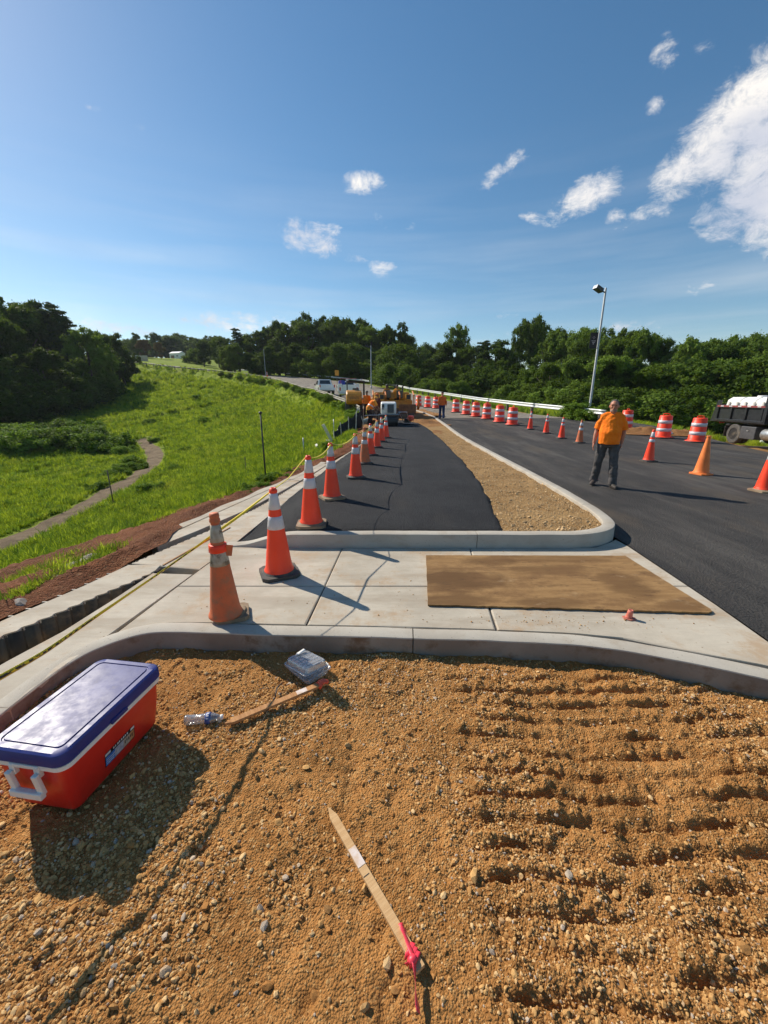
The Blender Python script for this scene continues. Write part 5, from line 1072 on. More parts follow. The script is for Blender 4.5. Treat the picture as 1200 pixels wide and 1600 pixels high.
tw = MB().tube([(-.70,2.29,-.115),(-.712,2.22,-.098),(-.70,2.13,-.092),(-.72,2.02,-.105),(-.735,1.95,-.12)], [.004,.006,.004,.003,.002], 6).build('strand', MT['bark']); tag(tw, 'thin dark twig crossing under the reddish stake', 'strand')  # dark tapered tube crossing beneath the stake
# bottle
bo = empty('water_bottle', (-1.20, 1.955, Zs(-1.1, 1.96)+.030), 0, 'crushed clear plastic water bottle with a blue label beside the cooler', 'bottle'); bo.rotation_euler = (0, R(90), R(7)); 
prof = [(.012,0),(.028,.002),(.031,.012)]
for k in range(7): prof += [(.0315,.020+k*.0135),(.0290,.027+k*.0135)]
prof += [(.0325,.125),(.0325,.158),(.031,.165),(.027,.18),(.018,.198),(.013,.208),(.0125,.222)]
m = MB().lathe(prof, 28); V = [(x*(1-.14*math.sin(z*26)**2), y*(1-.10*math.cos(z*31)**2), z) for x, y, z in m.v]; m.v = V; bb = m.build('body', MT['clear'], bo, smooth=True); s = bb.modifiers.new('s', 'SOLIDIFY'); s.thickness = .0006
MB().lathe([(.0322,.1235),(.0334,.124),(.0334,.152),(.0322,.1525)], 28).build('label', MT['bluelabel'], bo, smooth=True)
lw = MB(); 
for k in range(5): lw.box((-.0335*math.cos(.45*(k-2)), .0335*math.sin(.45*(k-2)), .138), (.0012,.007,.014), rot=(0,0,-.45*(k-2)))
lw.build('label_print', MT['white'], bo); MB().lathe([(.014,.207),(.0155,.209),(.0155,.221),(.013,.223)], 20).build('cap_ring', MT['white'], bo, smooth=True)
# clamshell box
cb = empty('plastic_container', (-.545, 2.43, Zs(-.53, 2.42)+.012), R(47), 'open clear plastic clamshell food box leaning at the kerb', 'container')
def tray(h, w, l, up=1):
    return stack(MB(), [(rrect(w*.84,l*.86,.02),0),(rrect(w*.88,l*.9,.02),.004),(rrect(w*.94,l*.95,.02),h*.9),(rrect(w,l,.02),h),(rrect(w+.008,l+.008,.022),h),(rrect(w+.008,l+.008,.022),h-.004)], True, False)
clearw = mat_glass('clear_container', (.96,.965,.97), .14, 1.45, .16)
o = tray(.035,.155,.20).build('tray', clearw, cb, smooth=True, angle=30); s = o.modifiers.new('s', 'SOLIDIFY'); s.thickness = .0009
m = tray(.032,.150,.195)
for k in range(5): m.box((0, -.065+k*.0325, .0005), (.10,.006,.004))
for k in range(3): m.box((-.035+k*.035, 0, .0005), (.005,.14,.004))
o = m.build('lid', clearw, cb, (-.004,.006,.078), (R(180-7), R(6), 0), smooth=True, angle=30); s = o.modifiers.new('s', 'SOLIDIFY'); s.thickness = .0009
MB().box((.012,.075,.0795), (.05,.02,.0015), rot=(R(-7),R(-6),0)).build('sticker', MT['white'], cb)
cb.scale = (1.35, 1.35, 1.35)
# red cap piece on the slab
cp = empty('cone_tip', (2.03, 2.93, .002), 0, 'broken faded red plastic cone tip standing on the slab below the plywood', 'plastic debris')
m = MB().lathe([(.030,.004),(.027,.018),(.022,.030),(.024,.034),(.020,.048),(.022,.052),(.019,.075),(.012,.075),(.012,.05)], 20); m.v = [(x+z*.12, y, z) for x, y, z in m.v]; m.build('tip', P('faded_red', (.62,.17,.12), (.5,.13,.09), .7), cp, smooth=True)
MB().prism([(-.05,-.02),(-.01,-.045),(.045,-.035),(.055,.0),(.02,.03),(-.04,.025)], 0, .008).build('torn_flange', P('faded_red_flange', (.5,.17,.12), None, .7), cp, bevel=.002)
# plywood sheet with ragged edges
cx, cy = [], []
def ragged(a, b, n, amp): 
    out = []
    for i in range(n):
        t = i/n; x, y = a[0]+(b[0]-a[0])*t, a[1]+(b[1]-a[1])*t; k = amp*random.uniform(-1, 1)*(1 if 0 < i else 0); L = math.hypot(b[0]-a[0], b[1]-a[1]); out.append((x-(b[1]-a[1])/L*k, y+(b[0]-a[0])/L*k))
    return out
poly = ragged((.385,3.125),(2.80,2.985),90,.005)+ragged((2.80,2.985),(2.775,4.255),20,.002)+ragged((2.775,4.255),(.485,4.268),60,.002)+ragged((.485,4.268),(.385,3.125),20,.002)
poly[88:91] = [(2.74,2.99),(2.785,3.01),(2.80,3.05)]
pw = MB().prism(poly, .006, .021).build('plywood_sheet', MT['ply'], bevel=.0015, seg=1); tag(pw, 'large weathered water-stained plywood sheet lying flat on the sidewalk slabs', 'plywood')
sk = MB().tube([(-2.42+.0,4.02,.006),(-2.3,4.7,.008),(-2.18,5.35,.008)], [(.012,.004)]*3, 6).build('thin_lath', MT['wood_red']); tag(sk, 'thin reddish lath lying along the concrete between the two drain slots', 'lath')

# ------------------------------------------------------------------ posts on the slope
def post(px, py, h, r, mat, lab, name='fence_post', cat='post', cap=None, lean=0, bury=.15):
    x, y, z = hit(px, py, Zt); o = empty(name, (x, y, z), 0, lab, cat); MB().tube([(0,0,-bury),(lean*h*.5,0,h*.5),(lean*h,0,h)], [r,r*.95,r*.9], 10).build('shaft', mat, o, smooth=True)
    if cap: cap(o, h)
    return o, (x, y, z)
def capk(o, h): MB().ell((0,0,h), (.045,.045,.03), 10, 6).build('cap', MT['dark'], o, smooth=True)
def fit_h(px, py, top):
    x, y, z = hit(px, py, Zt); d = ray(px, top); t = y/d[1]; return CAM_H+d[2]*t-z
post(416,756,fit_h(416,756,645),.020,MT['dark'],'tall thin black post at the edge of the soil',cap=capk)
post(385,741,fit_h(385,741,714),.02,MT['post_wood'],'short grey post left of the tall black one'); post(475,712,fit_h(475,712,684),.025,MT['steel'],'short steel post near the white boards')
post(178,790,fit_h(178,790,735),.035,MT['post_wood'],'thin grey stake in the valley beside the dirt path'); post(522,682,fit_h(522,682,655),.02,MT['steel'],'thin pale stake at the near end of the silt fence')

# ------------------------------------------------------------------ boards, silt fence, pipe by the edge
wp = P('chalky_white_boards', (.72,.70,.62), (.58,.54,.45), .8, dirt=(.30,.18,.10), damt=(.5,.75))
def at(px, py, dz=0.0): x, y, z = hit(px, py, Zt); return Vector((x, y, z+dz))
def plank(px, py, d, rot, lab, lift=0): 
    p = at(px, py); o = MB().box((0,0,d[2]/2), d, taper=.97).build('plank', wp, None, (p.x, p.y, p.z-.04+lift), rot, bevel=.006); tag(o, lab, 'board', 'white boards at the soil edge'); return o
plank(521,693,(.15,.04,1.15),(R(10),R(-26),R(10)),'longest white board leaning up and to the left'); plank(527,684,(.18,.07,.50),(0,R(14),R(20)),'short white block standing right of the long board')
plank(512,693,(.30,.16,.24),(R(20),R(10),R(30)),'squarish pale block at the foot of the long board'); plank(504,697,(.28,.16,.22),(R(30),R(-20),R(60)),'tan stained block second from the left'); plank(498,700,(.14,.28,.26),(R(20),R(-30),R(10)),'leftmost tilted white block'); plank(519,690,(.34,.24,.14),(R(5),R(0),R(20)),'flat pale block beneath the leaning board')
# silt fence
sf = empty('silt_fence', at(545,676), 0, 'slumping black fabric silt fence on grey stakes below the workers', 'fence'); base = sf.location
A = [at(523,690), at(534,683), at(545,677), at(556,672), at(567,667)]; T_ = [at(523,690)+Vector((-.05,.05,.50)), at(534,683)+Vector((-.05,.0,.70)), at(545,677)+Vector((0,0,.78)), at(556,672)+Vector((.05,0,.9)), at(567,667)+Vector((.05,0,1.05))]
V = []; F = []; n = 40; k = 8
for i in range(n+1):
    t = i/n*4; j = min(int(t), 3); f = t-j; a = A[j].lerp(A[j+1], f); b = T_[j].lerp(T_[j+1], f); b = b-Vector((0,0,.10*math.sin(math.pi*f)))
    for q_ in range(k+1): s = q_/k; p = a.lerp(b, s)-base; p += Vector((.04*math.sin(i*.9+s*4), .05*math.sin(i*.7+s*5), 0)); V.append(tuple(p))
F = [(i*(k+1)+j, (i+1)*(k+1)+j, (i+1)*(k+1)+j+1, i*(k+1)+j+1) for i in range(n) for j in range(k)]
o = MB().add(V, F).build('fabric', MT['silt'], sf, smooth=True); s = o.modifiers.new('s', 'SOLIDIFY'); s.thickness = .006
for a, b in zip(A, T_): MB().tube([tuple(a-base+Vector((0,-.05,-.1))), tuple(b-base+Vector((0,-.05,.08)))], .022, 6).build('stake', wp, sf)
for dx in (-.25, .1): p = at(562,668)-base; MB().box(tuple(p+Vector((dx,-.1,.6))), (.05,.02,.95), rot=(0,R(22 if dx < 0 else -18),0)).build('brace_board', wp, sf)
p0, p1 = at(549,668,.12), at(578,662,.20); pp = MB().tube([(0,0,0), tuple(p1-p0)], .17, 16).build('drain_pipe', P('grey_green_pipe', (.26,.33,.30), (.2,.26,.24), .6), None, tuple(p0), smooth=True, angle=50); tag(pp, 'grey green pipe lying in the grass below the silt fence', 'pipe')
# loose netting on the slope
p = at(455,712); V = []; F = []; n = 14
nm = MB(); P0 = lambda i, j: (i*.06-.4+.05*math.sin(j), j*.07-.4, .10+.10*math.sin(i*.9)*math.cos(j*.7)+.06*math.sin(i*2.1+j)+.55*(i*.06-.4))
for i in range(13): nm.tube([P0(i, j) for j in range(12)], .004, 4)
for j in range(12): nm.tube([P0(i, j) for i in range(13)], .004, 4)
o = nm.build('plastic_netting', wp, None, (p.x, p.y, p.z+.12), (0,0,R(20))); tag(o, 'crumpled pale plastic netting lying on the grass slope', 'netting')

# ------------------------------------------------------------------ guard rails
def guardrail(pts, lab, hgt=.74, mat=None, sp=3.8, first_flare=True, zoff=0, sec=7.6, postmat=None):
    q = smooth_path([(a, b, 0) for a, b in pts], .4); o0 = Vector((q[0][0], q[0][1], Zr(q[0][0], q[0][1]))); o = empty('guardrail', o0, 0, lab, 'guardrail', 'guardrails along the road')
    s = np.r_[0, np.cumsum(np.hypot(*np.diff(q[:, :2], axis=0).T))]; Lt = s[-1]; prof = [(0,-.155),(-.012,-.15),(-.045,-.115),(-.045,-.085),(.0,-.035),(.0,.035),(-.045,.085),(-.045,.115),(-.012,.15),(0,.155)]
    k = 0.0
    while k < Lt-.5:
        t = np.linspace(k, min(k+sec, Lt)-.006, 14 if k < 60 else 8); V = []
        for tt in t:
            x, y = np.interp(tt, s, q[:, 0]), np.interp(tt, s, q[:, 1]); x2, y2 = np.interp(tt+.2, s, q[:, 0]), np.interp(tt+.2, s, q[:, 1]); x1, y1 = np.interp(tt-.2, s, q[:, 0]), np.interp(tt-.2, s, q[:, 1])
            d = Vector((x2-x1, y2-y1, 0)).normalized(); nx, ny = -d.y, d.x; z = Zr(x, y)+hgt-.155+zoff
            V += [(x+nx*-a-o0.x, y+ny*-a-o0.y, z+b-o0.z) for a, b in prof]
        K = len(prof); F = [(i*K+j, i*K+j+1, (i+1)*K+j+1, (i+1)*K+j) for i in range(len(t)-1) for j in range(K-1)]
        r = MB().add(V, F).build('rail_beam', mat or MT['steel'], o, smooth=True); m_ = r.modifiers.new('s', 'SOLIDIFY'); m_.thickness = .006
        k += sec
    pm_ = MB().box((0,0,.30), (.15,.2,.85)).mesh('rail_post', postmat or MT['post_wood']); k = .6
    while k < Lt:
        x, y = np.interp(k, s, q[:, 0]), np.interp(k, s, q[:, 1]); x2, y2 = np.interp(k+.3, s, q[:, 0]), np.interp(k+.3, s, q[:, 1]); d = Vector((x2-x, y2-y, 0)).normalized() if k+.3 < Lt else Vector((0,1,0))
        link('post', pm_, o, (x+d.y*.12-o0.x, y-d.x*.12-o0.y, Zr(x, y)-o0.z+zoff-.02), (0, 0, math.atan2(d.y, d.x))); k += sp
    return o
bright = P('bright_galvanised_steel', (.62,.64,.62), (.52,.54,.52), .45, metal=.35, scale=4)
guardrail([(13.2,24.3),(11.6,32.2),(9.6,41),(7.6,55),(5.5,70),(2.2,81),(-2,90),(-9,97),(-17,103),(-26,108.5),(-34,113),(-46,121)], 'long bright steel guardrail on wooden posts along the right side of the road', mat=bright)
guardrail([(-1.6,27.5),(-2.9,35),(-4.9,42),(-7.6,52),(-10.9,62),(-16.5,73),(-22.5,84),(-34,97),(-48.5,108.5),(-66,121),(-84,133)], 'weathered guardrail half hidden by weeds above the green slope', mat=P('weathered_steel', (.30,.28,.24), (.2,.18,.15), .7, metal=.3), sp=3.8, postmat=MT['dark'])

# ------------------------------------------------------------------ street lamps
def street_lamp(px, py, top, r, label, head_dir, banner=False, fn=Zr, hs=1.0):
    x, y, z = hit(px, py, fn); d = ray(px, top); t = y/d[1]; H = CAM_H+d[2]*t-z; o = empty('street_lamp', (x, y, z), 0, label, 'street lamp', 'street lamps')
    MB().lathe([(r*1.9,0),(r*1.9,.25),(r*1.3,.3),(r,.35),(r*.8,H-.02),(r*.7,H)], 14).build('pole', MT['pole'], o, smooth=True, angle=40)
    hx, hy = math.cos(head_dir), math.sin(head_dir)
    MB().tube([(0,0,H-.28),(hx*.35,hy*.35,H-.22)], .035*hs+.01, 8).build('arm', MT['dark'], o)
    h = MB().box((0,0,0), (.62*hs,.42*hs,.26*hs), taper=.96).build('lamp_head', MT['dark'], o, (hx*(.35+.28*hs), hy*(.35+.28*hs), H-.10), (0, R(-24), head_dir), bevel=.015)
    MB().box((.312*hs,0,.0), (.006,.40*hs,.24*hs)).build('lens', P('lamp_lens', (.80,.82,.86), (.7,.72,.78), .15, spec=.8), h)
    return o, H
lo, LH = street_lamp(920, 646, 450, .085, 'tall leaning looking street lamp behind the guardrail with a dark banner on its pole', R(195))
zb = LH*.60; bn = MB().box((-.38,0,0), (.55,.012,1.05)).build('banner', P('banner_black', (.02,.018,.025), None, .7), lo, (0,0,zb))
bw = P('banner_print', (.45,.42,.46), (.3,.25,.32), .7); m = MB(); m.tube([(-.38,-.010,.30),(-.30,-.010,.20),(-.38,-.010,.08),(-.46,-.010,.20),(-.38,-.010,.30)], [(.02,.004)]*5, 4); m.box((-.38,-.009,-.02), (.30,.004,.05)); m.box((-.38,-.009,-.12), (.20,.004,.05)); m.box((-.38,-.009,-.22), (.10,.004,.08)); m.build('banner_print', bw, bn)
for s in (.53, -.53): MB().tube([(.09,0,s),(-.68,0,s)], .014, 6).build('banner_arm', MT['dark'], lo, (0,0,zb))
street_lamp(580, 607, 540, .09, 'far street lamp above the road machines in front of the centre wood', R(170), fn=Zr); street_lamp(415.5, 592, 545, .05, 'thin far street lamp beside the orange cone up the hill', R(180), fn=Zr, hs=.6)
# small warning sign far up the road
x, y, z = hit(527, 603, Zr); x, y, z = x, y, z; o = empty('warning_sign', (x, y, z), R(5), 'small orange sign on a post behind the white pickups', 'sign')
MB().tube([(0,0,-.3),(0,0,2.4)], .04, 6).build('post', MT['post_wood'], o); MB().box((0,-.05,2.4), (.75,.03,1.0)).build('sign_panel', P('sign_orange', (.75,.33,.03), None, .5), o, bevel=.1)

# ------------------------------------------------------------------ wheels
def wheel(parent, c, r, w, axis='x', name='wheel', side=1, seg=28, hub=None):
    o = MB().lathe([(r*.60,-w/2),(r*.9,-w/2),(r*.98,-w*.38),(r,-w*.25),(r,w*.25),(r*.98,w*.38),(r*.9,w/2),(r*.60,w/2),(r*.58,w*.4),(r*.58,-w*.4),(r*.60,-w/2)], seg, axis=axis, caps=False).build(name, MT['tyre'], parent, c, smooth=True, angle=35)
    s = side; MB().lathe([(r*.60,s*w*.42),(r*.55,s*w*.30),(r*.5,s*w*.05),(r*.25,s*w*.10),(r*.2,s*w*.32),(r*.08,s*w*.36)] , 20, axis=axis, caps=True).build('rim', hub or MT['rim'], o, smooth=True, angle=35)
    return o

# ------------------------------------------------------------------ dump truck on the shoulder (length along local x, cab at +x)
x, y = 19.1, 21.1
tz = Zt(18.0, 20.6)+.02
dt = empty('dump_truck', (x, y, tz), R(-96.5), 'black dump truck with a long white tank in its bed, at the right edge', 'dump truck')
BK = MT['vblack']
fr = MB(); fr.box((2.2,-.42,.80), (6.6,.09,.24)); fr.box((2.2,.42,.80), (6.6,.09,.24)); [fr.box((xx,0,.80), (.1,.8,.16)) for xx in (-.9,.4,1.7,3.2,4.8)]; fr.build('chassis', MT['dark'], dt)
bd = MB(); bd.box((.72,0,1.10), (3.2,2.3,.12)); bd.box((.72,-1.13,1.48), (3.15,.05,.70)); bd.box((.72,1.13,1.48), (3.15,.05,.70)); bd.box((2.34,0,1.75), (.08,2.3,1.3)); bd.box((.72,-1.19,1.15), (3.3,.10,.11)); bd.box((.72,-1.19,1.82), (3.3,.11,.06))
for xx in (-.84,.16,1.16,2.16): bd.box((xx,-1.19,1.48), (.11,.09,.62))
bd.build('bed', BK, dt, bevel=.01)
MB().box((.72,-1.235,1.86), (3.2,.03,.085)).build('red_rail', P('faded_red_paint', (.28,.045,.04), (.2,.04,.04), .6), dt)
for k in range(5): MB().box((-.5+k*.62,-1.254,1.862), (.22,.008,.05)).build('reflective_marker', MT['band'], dt)
tg = MB(); tg.prismx([(-1.12,1.12),(1.12,1.12),(1.12,1.95),(-1.12,1.95)], -.95, -.87); tg.prism([(-1.35,-1.17),(-.85,-1.17),(-.85,-1.08),(-1.35,-1.08)], 1.05, 2.15, top=[(-1.05,-1.17),(-.80,-1.17),(-.80,-1.08),(-1.05,-1.08)]); tg.prism([(-1.35,1.08),(-.85,1.08),(-.85,1.17),(-1.35,1.17)], 1.05, 2.15, top=[(-1.05,1.08),(-.80,1.08),(-.80,1.17),(-1.05,1.17)]); tg.build('tailgate', BK, dt, bevel=.01)
MB().box((2.36,-1.16,1.75), (.20,.14,1.35)).build('bulkhead_post', BK, dt, bevel=.01)
for sx, sg in ((.28,-1),(.28,1)):
    wheel(dt, (.52,sg*1.0,.50), .50, .26, 'y', side=sg); wheel(dt, (.52,sg*.70,.50), .50, .24, 'y', side=sg)
wheel(dt, (5.2,-.98,.50), .50, .28, 'y', side=-1); wheel(dt, (5.2,.98,.50), .50, .28, 'y', side=1)
MB().lathe([(.09,-1.0),(.09,1.0)], 12, axis='y').build('rear_axle', MT['dark'], dt, (.52,0,.50)); MB().lathe([(.07,-1.0),(.07,1.0)], 12, axis='y').build('front_axle', MT['dark'], dt, (5.2,0,.50))
MB().box((-.25,-.75,.60), (.02,.6,.55)).build('mud_flap', MT['rubber'], dt); MB().box((-.25,.75,.60), (.02,.6,.55)).build('mud_flap', MT['rubber'], dt)
tb = MB().box((1.52,-.95,.62), (.95,.45,.60)).build('tool_box', P('faded_black_box', (.05,.05,.055), (.075,.075,.08), .5), dt, bevel=.03); MB().box((1.52,-1.185,.72), (.12,.02,.05)).build('latch', MT['steel'], tb)
MB().lathe([(.26,-.55),(.28,-.5),(.28,.5),(.26,.55)], 20, axis='x').build('fuel_tank', MT['steel'], dt, (2.75,-.85,.60), smooth=True, angle=40)
MB().box((.3,-.6,.72), (2.0,.25,.10), rot=(0,R(-5),0)).build('hydraulic_arm', MT['dark'], dt); MB().box((-.95,-.8,1.0), (.08,.22,.10)).build('tail_light', MT['redlens'], dt)
cabm = MB(); cabm.prismx([(-1.05,.75),(1.05,.75),(1.05,1.7),(.9,2.55),(-.9,2.55),(-1.05,1.7)], 2.75, 4.75); cabm.box((5.35,0,1.25), (1.25,1.6,.85), taper=.92); cabm.build('cab', BK, dt, bevel=.05, seg=3)
MB().box((4.0,-1.03,2.1), (.9,.03,.55), rot=(R(-10),0,0)).build('side_window', MT['glass_dark'], dt); MB().box((2.74,0,2.1), (.03,1.2,.45)).build('rear_window', MT['glass_dark'], dt); MB().box((6.05,0,.75), (.18,2.2,.3)).build('front_bumper', MT['steel'], dt, bevel=.02)
for sg in (-1, 1): MB().box((5.3,sg*.98,1.08), (1.2,.4,.06)).build('fender', BK, dt, bevel=.02); MB().lathe([(.10,0),(.11,.03),(.02,.05)], 14, axis='x').build('headlight', MT['band'], dt, (5.98,sg*.62,1.15))
MB().tube([(2.6,-.75,.9),(2.6,-.75,2.9)], .06, 10).build('exhaust_stack', MT['steel'], dt); MB().tube([(2.9,-1.1,2.45),(3.6,-1.1,2.5),(3.6,-1.3,2.5)], .02, 6).build('mirror_arm', MT['steel'], dt)
# white ribbed tank in the bed
_m = Matrix.Translation((x, y, tz)) @ Matrix.Rotation(R(-96.5), 4, 'Z'); _p = _m @ Vector((.78, -.42, 1.17)); tk = empty('water_tank', tuple(_p), R(-96.5), 'long off-white ribbed plastic tank lying in the black dump bed', 'tank')
tm = MB(); 
def tprof(k): return [(-.60*k,.0),(.60*k,.0),(.62*k,.55*k),(.55*k,.98*k+.02),(.35*k,1.12*k+.02),(-.35*k,1.12*k+.02),(-.55*k,.98*k+.02),(-.62*k,.55*k)]
xsx = [-1.42,-1.38,-.52,-.48,-.40,-.36,.50,.54,.62,.66,1.36,1.42]; ks = [.90,1,1,.95,.95,1,1,.95,.95,1,1,.90]; V = [(xx, a, b) for xx, k in zip(xsx, ks) for a, b in tprof(k)]; F = [(i*8+j, i*8+(j+1)%8, (i+1)*8+(j+1)%8, (i+1)*8+j) for i in range(len(xsx)-1) for j in range(8)]+[tuple(range(7,-1,-1)), tuple(88+i for i in range(8))]
tm.add(V, F).build('shell', MT['white'], tk, bevel=.03, seg=3)
for k in range(5): MB().box((-1.12+k*.56,-.625,.80), (.10,.05,.20)).build('moulded_rib', P('tank_rib_offwhite', (.62,.60,.55), None, .5), tk, bevel=.01)  # ribs in a duller off-white than the tank shell
MB().lathe([(.2,0),(.2,.06),(.17,.08)], 20).build('filler_cap', MT['white'], tk, (.1,0,1.13))
x_, y_, z_ = hit(1153,693, Zt); fc = empty('marker_post', (x_, y_, Zt(x_, y_)), 0, 'short orange tube marker standing in front of the truck wheel', 'marker'); MB().lathe([(.085,0),(.085,.34),(.075,.44),(.06,.46)], 16).build('tube', MT['orange'], fc, smooth=True, angle=40); MB().lathe([(.2,-.01),(.2,.04),(.1,.06)], 16).build('foot', MT['rubber_tan'], fc)
# rags / bags on the shoulder
for px, py, s, lab in [(1043,683.5,.28,'white rag lying at the foot of the middle shoulder drum'),(1192,693,.30,'white bundle under the dump truck at the photo edge')]:
    x1, y1, z1 = hit(px, py, Zt); r_ = rock_mesh('rag', px, 2, .8, MT['white']); o = link('rag', r_, None, (x1, y1, z1+s*.4)); o.scale = (s*.8, s*.6, s*.8); tag(o, lab, 'rag')
dp_ = MB().box((0,0,.03), (3.2,.12,.06)).build('timber_board', MT['post_wood'], None, (15.3,17.2,Zt(15.3,17.2)-.0), (0,0,R(-14))); tag(dp_, 'dark board lying along the edge of the asphalt before the truck', 'board')

# ------------------------------------------------------------------ pickups (length along y; the tail faces -y, towards the viewer)
def pickup(loc, rz, label, utility=False):
    o = empty('pickup_truck', loc, rz, label, 'pickup truck', 'white pickups parked by the road'); m = MB(); w = .98
    # lower body from side silhouette
    m.prismx([(-2.8,.45),(-2.85,.62),(-2.82,1.12),(-.95,1.14),(-.9,1.15),(1.1,1.16),(2.55,1.05),(2.85,.9),(2.88,.5),(2.2,.38),(-2.2,.38)], -w, w); body = m.build('body', MT['vwhite'], o, bevel=.05, seg=3)
    c = MB(); zc = 1.14; P_ = [(-w+.05,-.95,zc),(w-.05,-.95,zc),(w-.05,1.35,zc),(-w+.05,1.35,zc),(-w+.2,-.75,1.86),(w-.2,-.75,1.86),(w-.2,.65,1.88),(-w+.2,.65,1.88)]
    c.add(P_, [(0,3,2,1),(4,5,6,7),(0,1,5,4),(1,2,6,5),(2,3,7,6),(3,0,4,7)]); cab_ = c.build('cab', MT['vwhite'], o, bevel=.05, seg=3)
    MB().add([(-.72,-.915,1.30),(.72,-.915,1.30),(.62,-.80,1.76),(-.62,-.80,1.76)], [(0,1,2,3)]).build('rear_window', MT['glass_dark'], cab_, (0,-.012,0))
    for s in (-1, 1):
        MB().add([(s*.935,-.7,1.28),(s*.935,.1,1.28),(s*.835,.05,1.74),(s*.835,-.62,1.74)], [(0,1,2,3)]).build('side_window', MT['glass_dark'], cab_, (s*.012,0,0)); MB().add([(s*.935,.2,1.28),(s*.935,1.1,1.28),(s*.835,.58,1.74),(s*.835,.15,1.74)], [(0,1,2,3)]).build('side_window', MT['glass_dark'], cab_, (s*.012,0,0))
        MB().box((s*.9,-2.84,.98), (.14,.06,.34)).build('tail_light', MT['redlens'], o, bevel=.01); MB().box((s*1.08,.95,1.28), (.16,.08,.2)).build('mirror', MT['vblack'], o, bevel=.02)
        for yy in (-1.75, 1.85):
            MB().lathe([(.46,-.02),(.46,.02)], 22, axis='x').build('wheel_arch', MT['dark'], o, (s*.975, yy, .48)); wheel(o, (s*.86,yy,.38), .38, .25, 'x', side=s, seg=22, hub=MT['steel'])
    MB().box((0,-2.93,.55), (1.85,.14,.18)).build('rear_bumper', MT['steel'], o, bevel=.02); MB().box((0,-2.845,.92), (1.45,.02,.38)).build('tailgate', MT['vwhite'], o, bevel=.02)
    o.scale = (1.08,1.08,1.08)
    if utility:
        for s in (-1, 1): 
            u = MB().box((s*.9,-1.85,1.12), (.42,2.0,.80)).build('utility_box', MT['vwhite'], o, bevel=.02)
            for k in range(3): MB().box((s*.43/2*1.0+s*0.0,0,0), (.012,.56,.62)).build('box_door', P('door_grey', (.62,.63,.64), None, .3), u, (s*.9+0,-2.5+k*.64,1.12))
        MB().box((0,-2.86,1.12), (1.3,.05,.60)).build('tail_board', MT['vwhite'], o, bevel=.02); MB().tube([(-.8,-2.6,1.5),(-.8,-2.6,2.05),(.8,-2.6,2.05),(.8,-2.6,1.5)], .03, 6).build('rack', P('rack_red', (.45,.05,.04), None, .5), o)
    return o
def far(px, py, zadd=0): x, y, z = hit(px, py, Zr); return (x, y, z+zadd)
pickup(far(507,616.5), R(16), 'white crew cab pickup seen from behind at the far end of the weedy rail')
pu2 = pickup(far(543,623), R(8), 'white utility truck with side boxes and red rack behind the yellow roller', True)
bl = far(543,623); b_ = MB().box((0,0,.3), (.8,.9,.62), taper=.85).build('blue_tarp', P('tarp_blue', (.02,.04,.28), None, .6), None, (bl[0]-.55, bl[1]-1.2, bl[2]+1.45), (0,0,.2), bevel=.08); tag(b_, 'dark blue tarp bundle on top of the white utility truck', 'tarp')
YL = MT['vyellow']
# ------------------------------------------------------------------ big yellow roller
p = far(560,645); yr = empty('road_roller', p, R(6), 'large yellow road roller with a dark roll cage left of the workers', 'road roller'); yr.scale = (.86,.86,.86)
hd = MB(); hd.prismx([(-1.7,.75),(-1.85,1.1),(-1.75,1.55),(-1.45,1.80),(-.2,1.95),(.1,1.95),(.1,.75)], -.72, .62); hd.build('engine_hood', YL, yr, (-.35,0,0), bevel=.12, seg=4)
g_m = MB(); [g_m.box((-.40,-1.80,1.05+k*.10), (.8,.04,.03)) for k in range(4)]; g_m.build('grille', MT['dark'], yr)
MB().box((-.3,1.0,.95), (1.3,2.2,.4)).build('frame', YL, yr, bevel=.04); MB().lathe([(.60,-.85),(.66,-.82),(.66,.82),(.60,.85)], 32, axis='x').build('drum', MT['dark'], yr, (-.3,2.0,.66), smooth=True, angle=40)
for sg in (-1, 1): wheel(yr, (-.35+sg*.62,-.9,.62), .62, .42, 'x', side=sg)
m = MB(); 
for xx in (-.95,.55):
    m.tube([(xx,-.05,1.3),(xx,-.05,2.65)], .045, 8); m.tube([(xx,1.2,1.2),(xx,1.1,2.65)], .045, 8); m.tube([(xx,-.05,2.65),(xx,1.1,2.65)], .045, 8)
m.tube([(-.95,-.05,2.65),(.55,-.05,2.65)], .05, 8); m.tube([(-.95,1.1,2.65),(.55,1.1,2.65)], .05, 8); m.box((-.2,.5,2.70), (1.6,1.3,.06)); m.build('roll_cage', MT['dark'], yr)
MB().box((-.2,.45,1.55), (.55,.5,.12)).build('seat', MT['vblack'], yr, bevel=.03); MB().box((-.2,.2,1.85), (.55,.12,.55)).build('seat_back', MT['vblack'], yr, bevel=.03); MB().tube([(-.2,1.1,1.3),(-.2,.95,1.9)], .03, 6).build('steering_column', MT['dark'], yr); MB().lathe([(.2,0),(.22,.02),(.2,.04)], 16).build('steering_wheel', MT['dark'], yr, (-.2,.93,1.9))
for xx in (-.95,.3): MB().box((xx,-.1,2.80), (.22,.14,.16)).build('work_light', MT['band'], yr, bevel=.02)
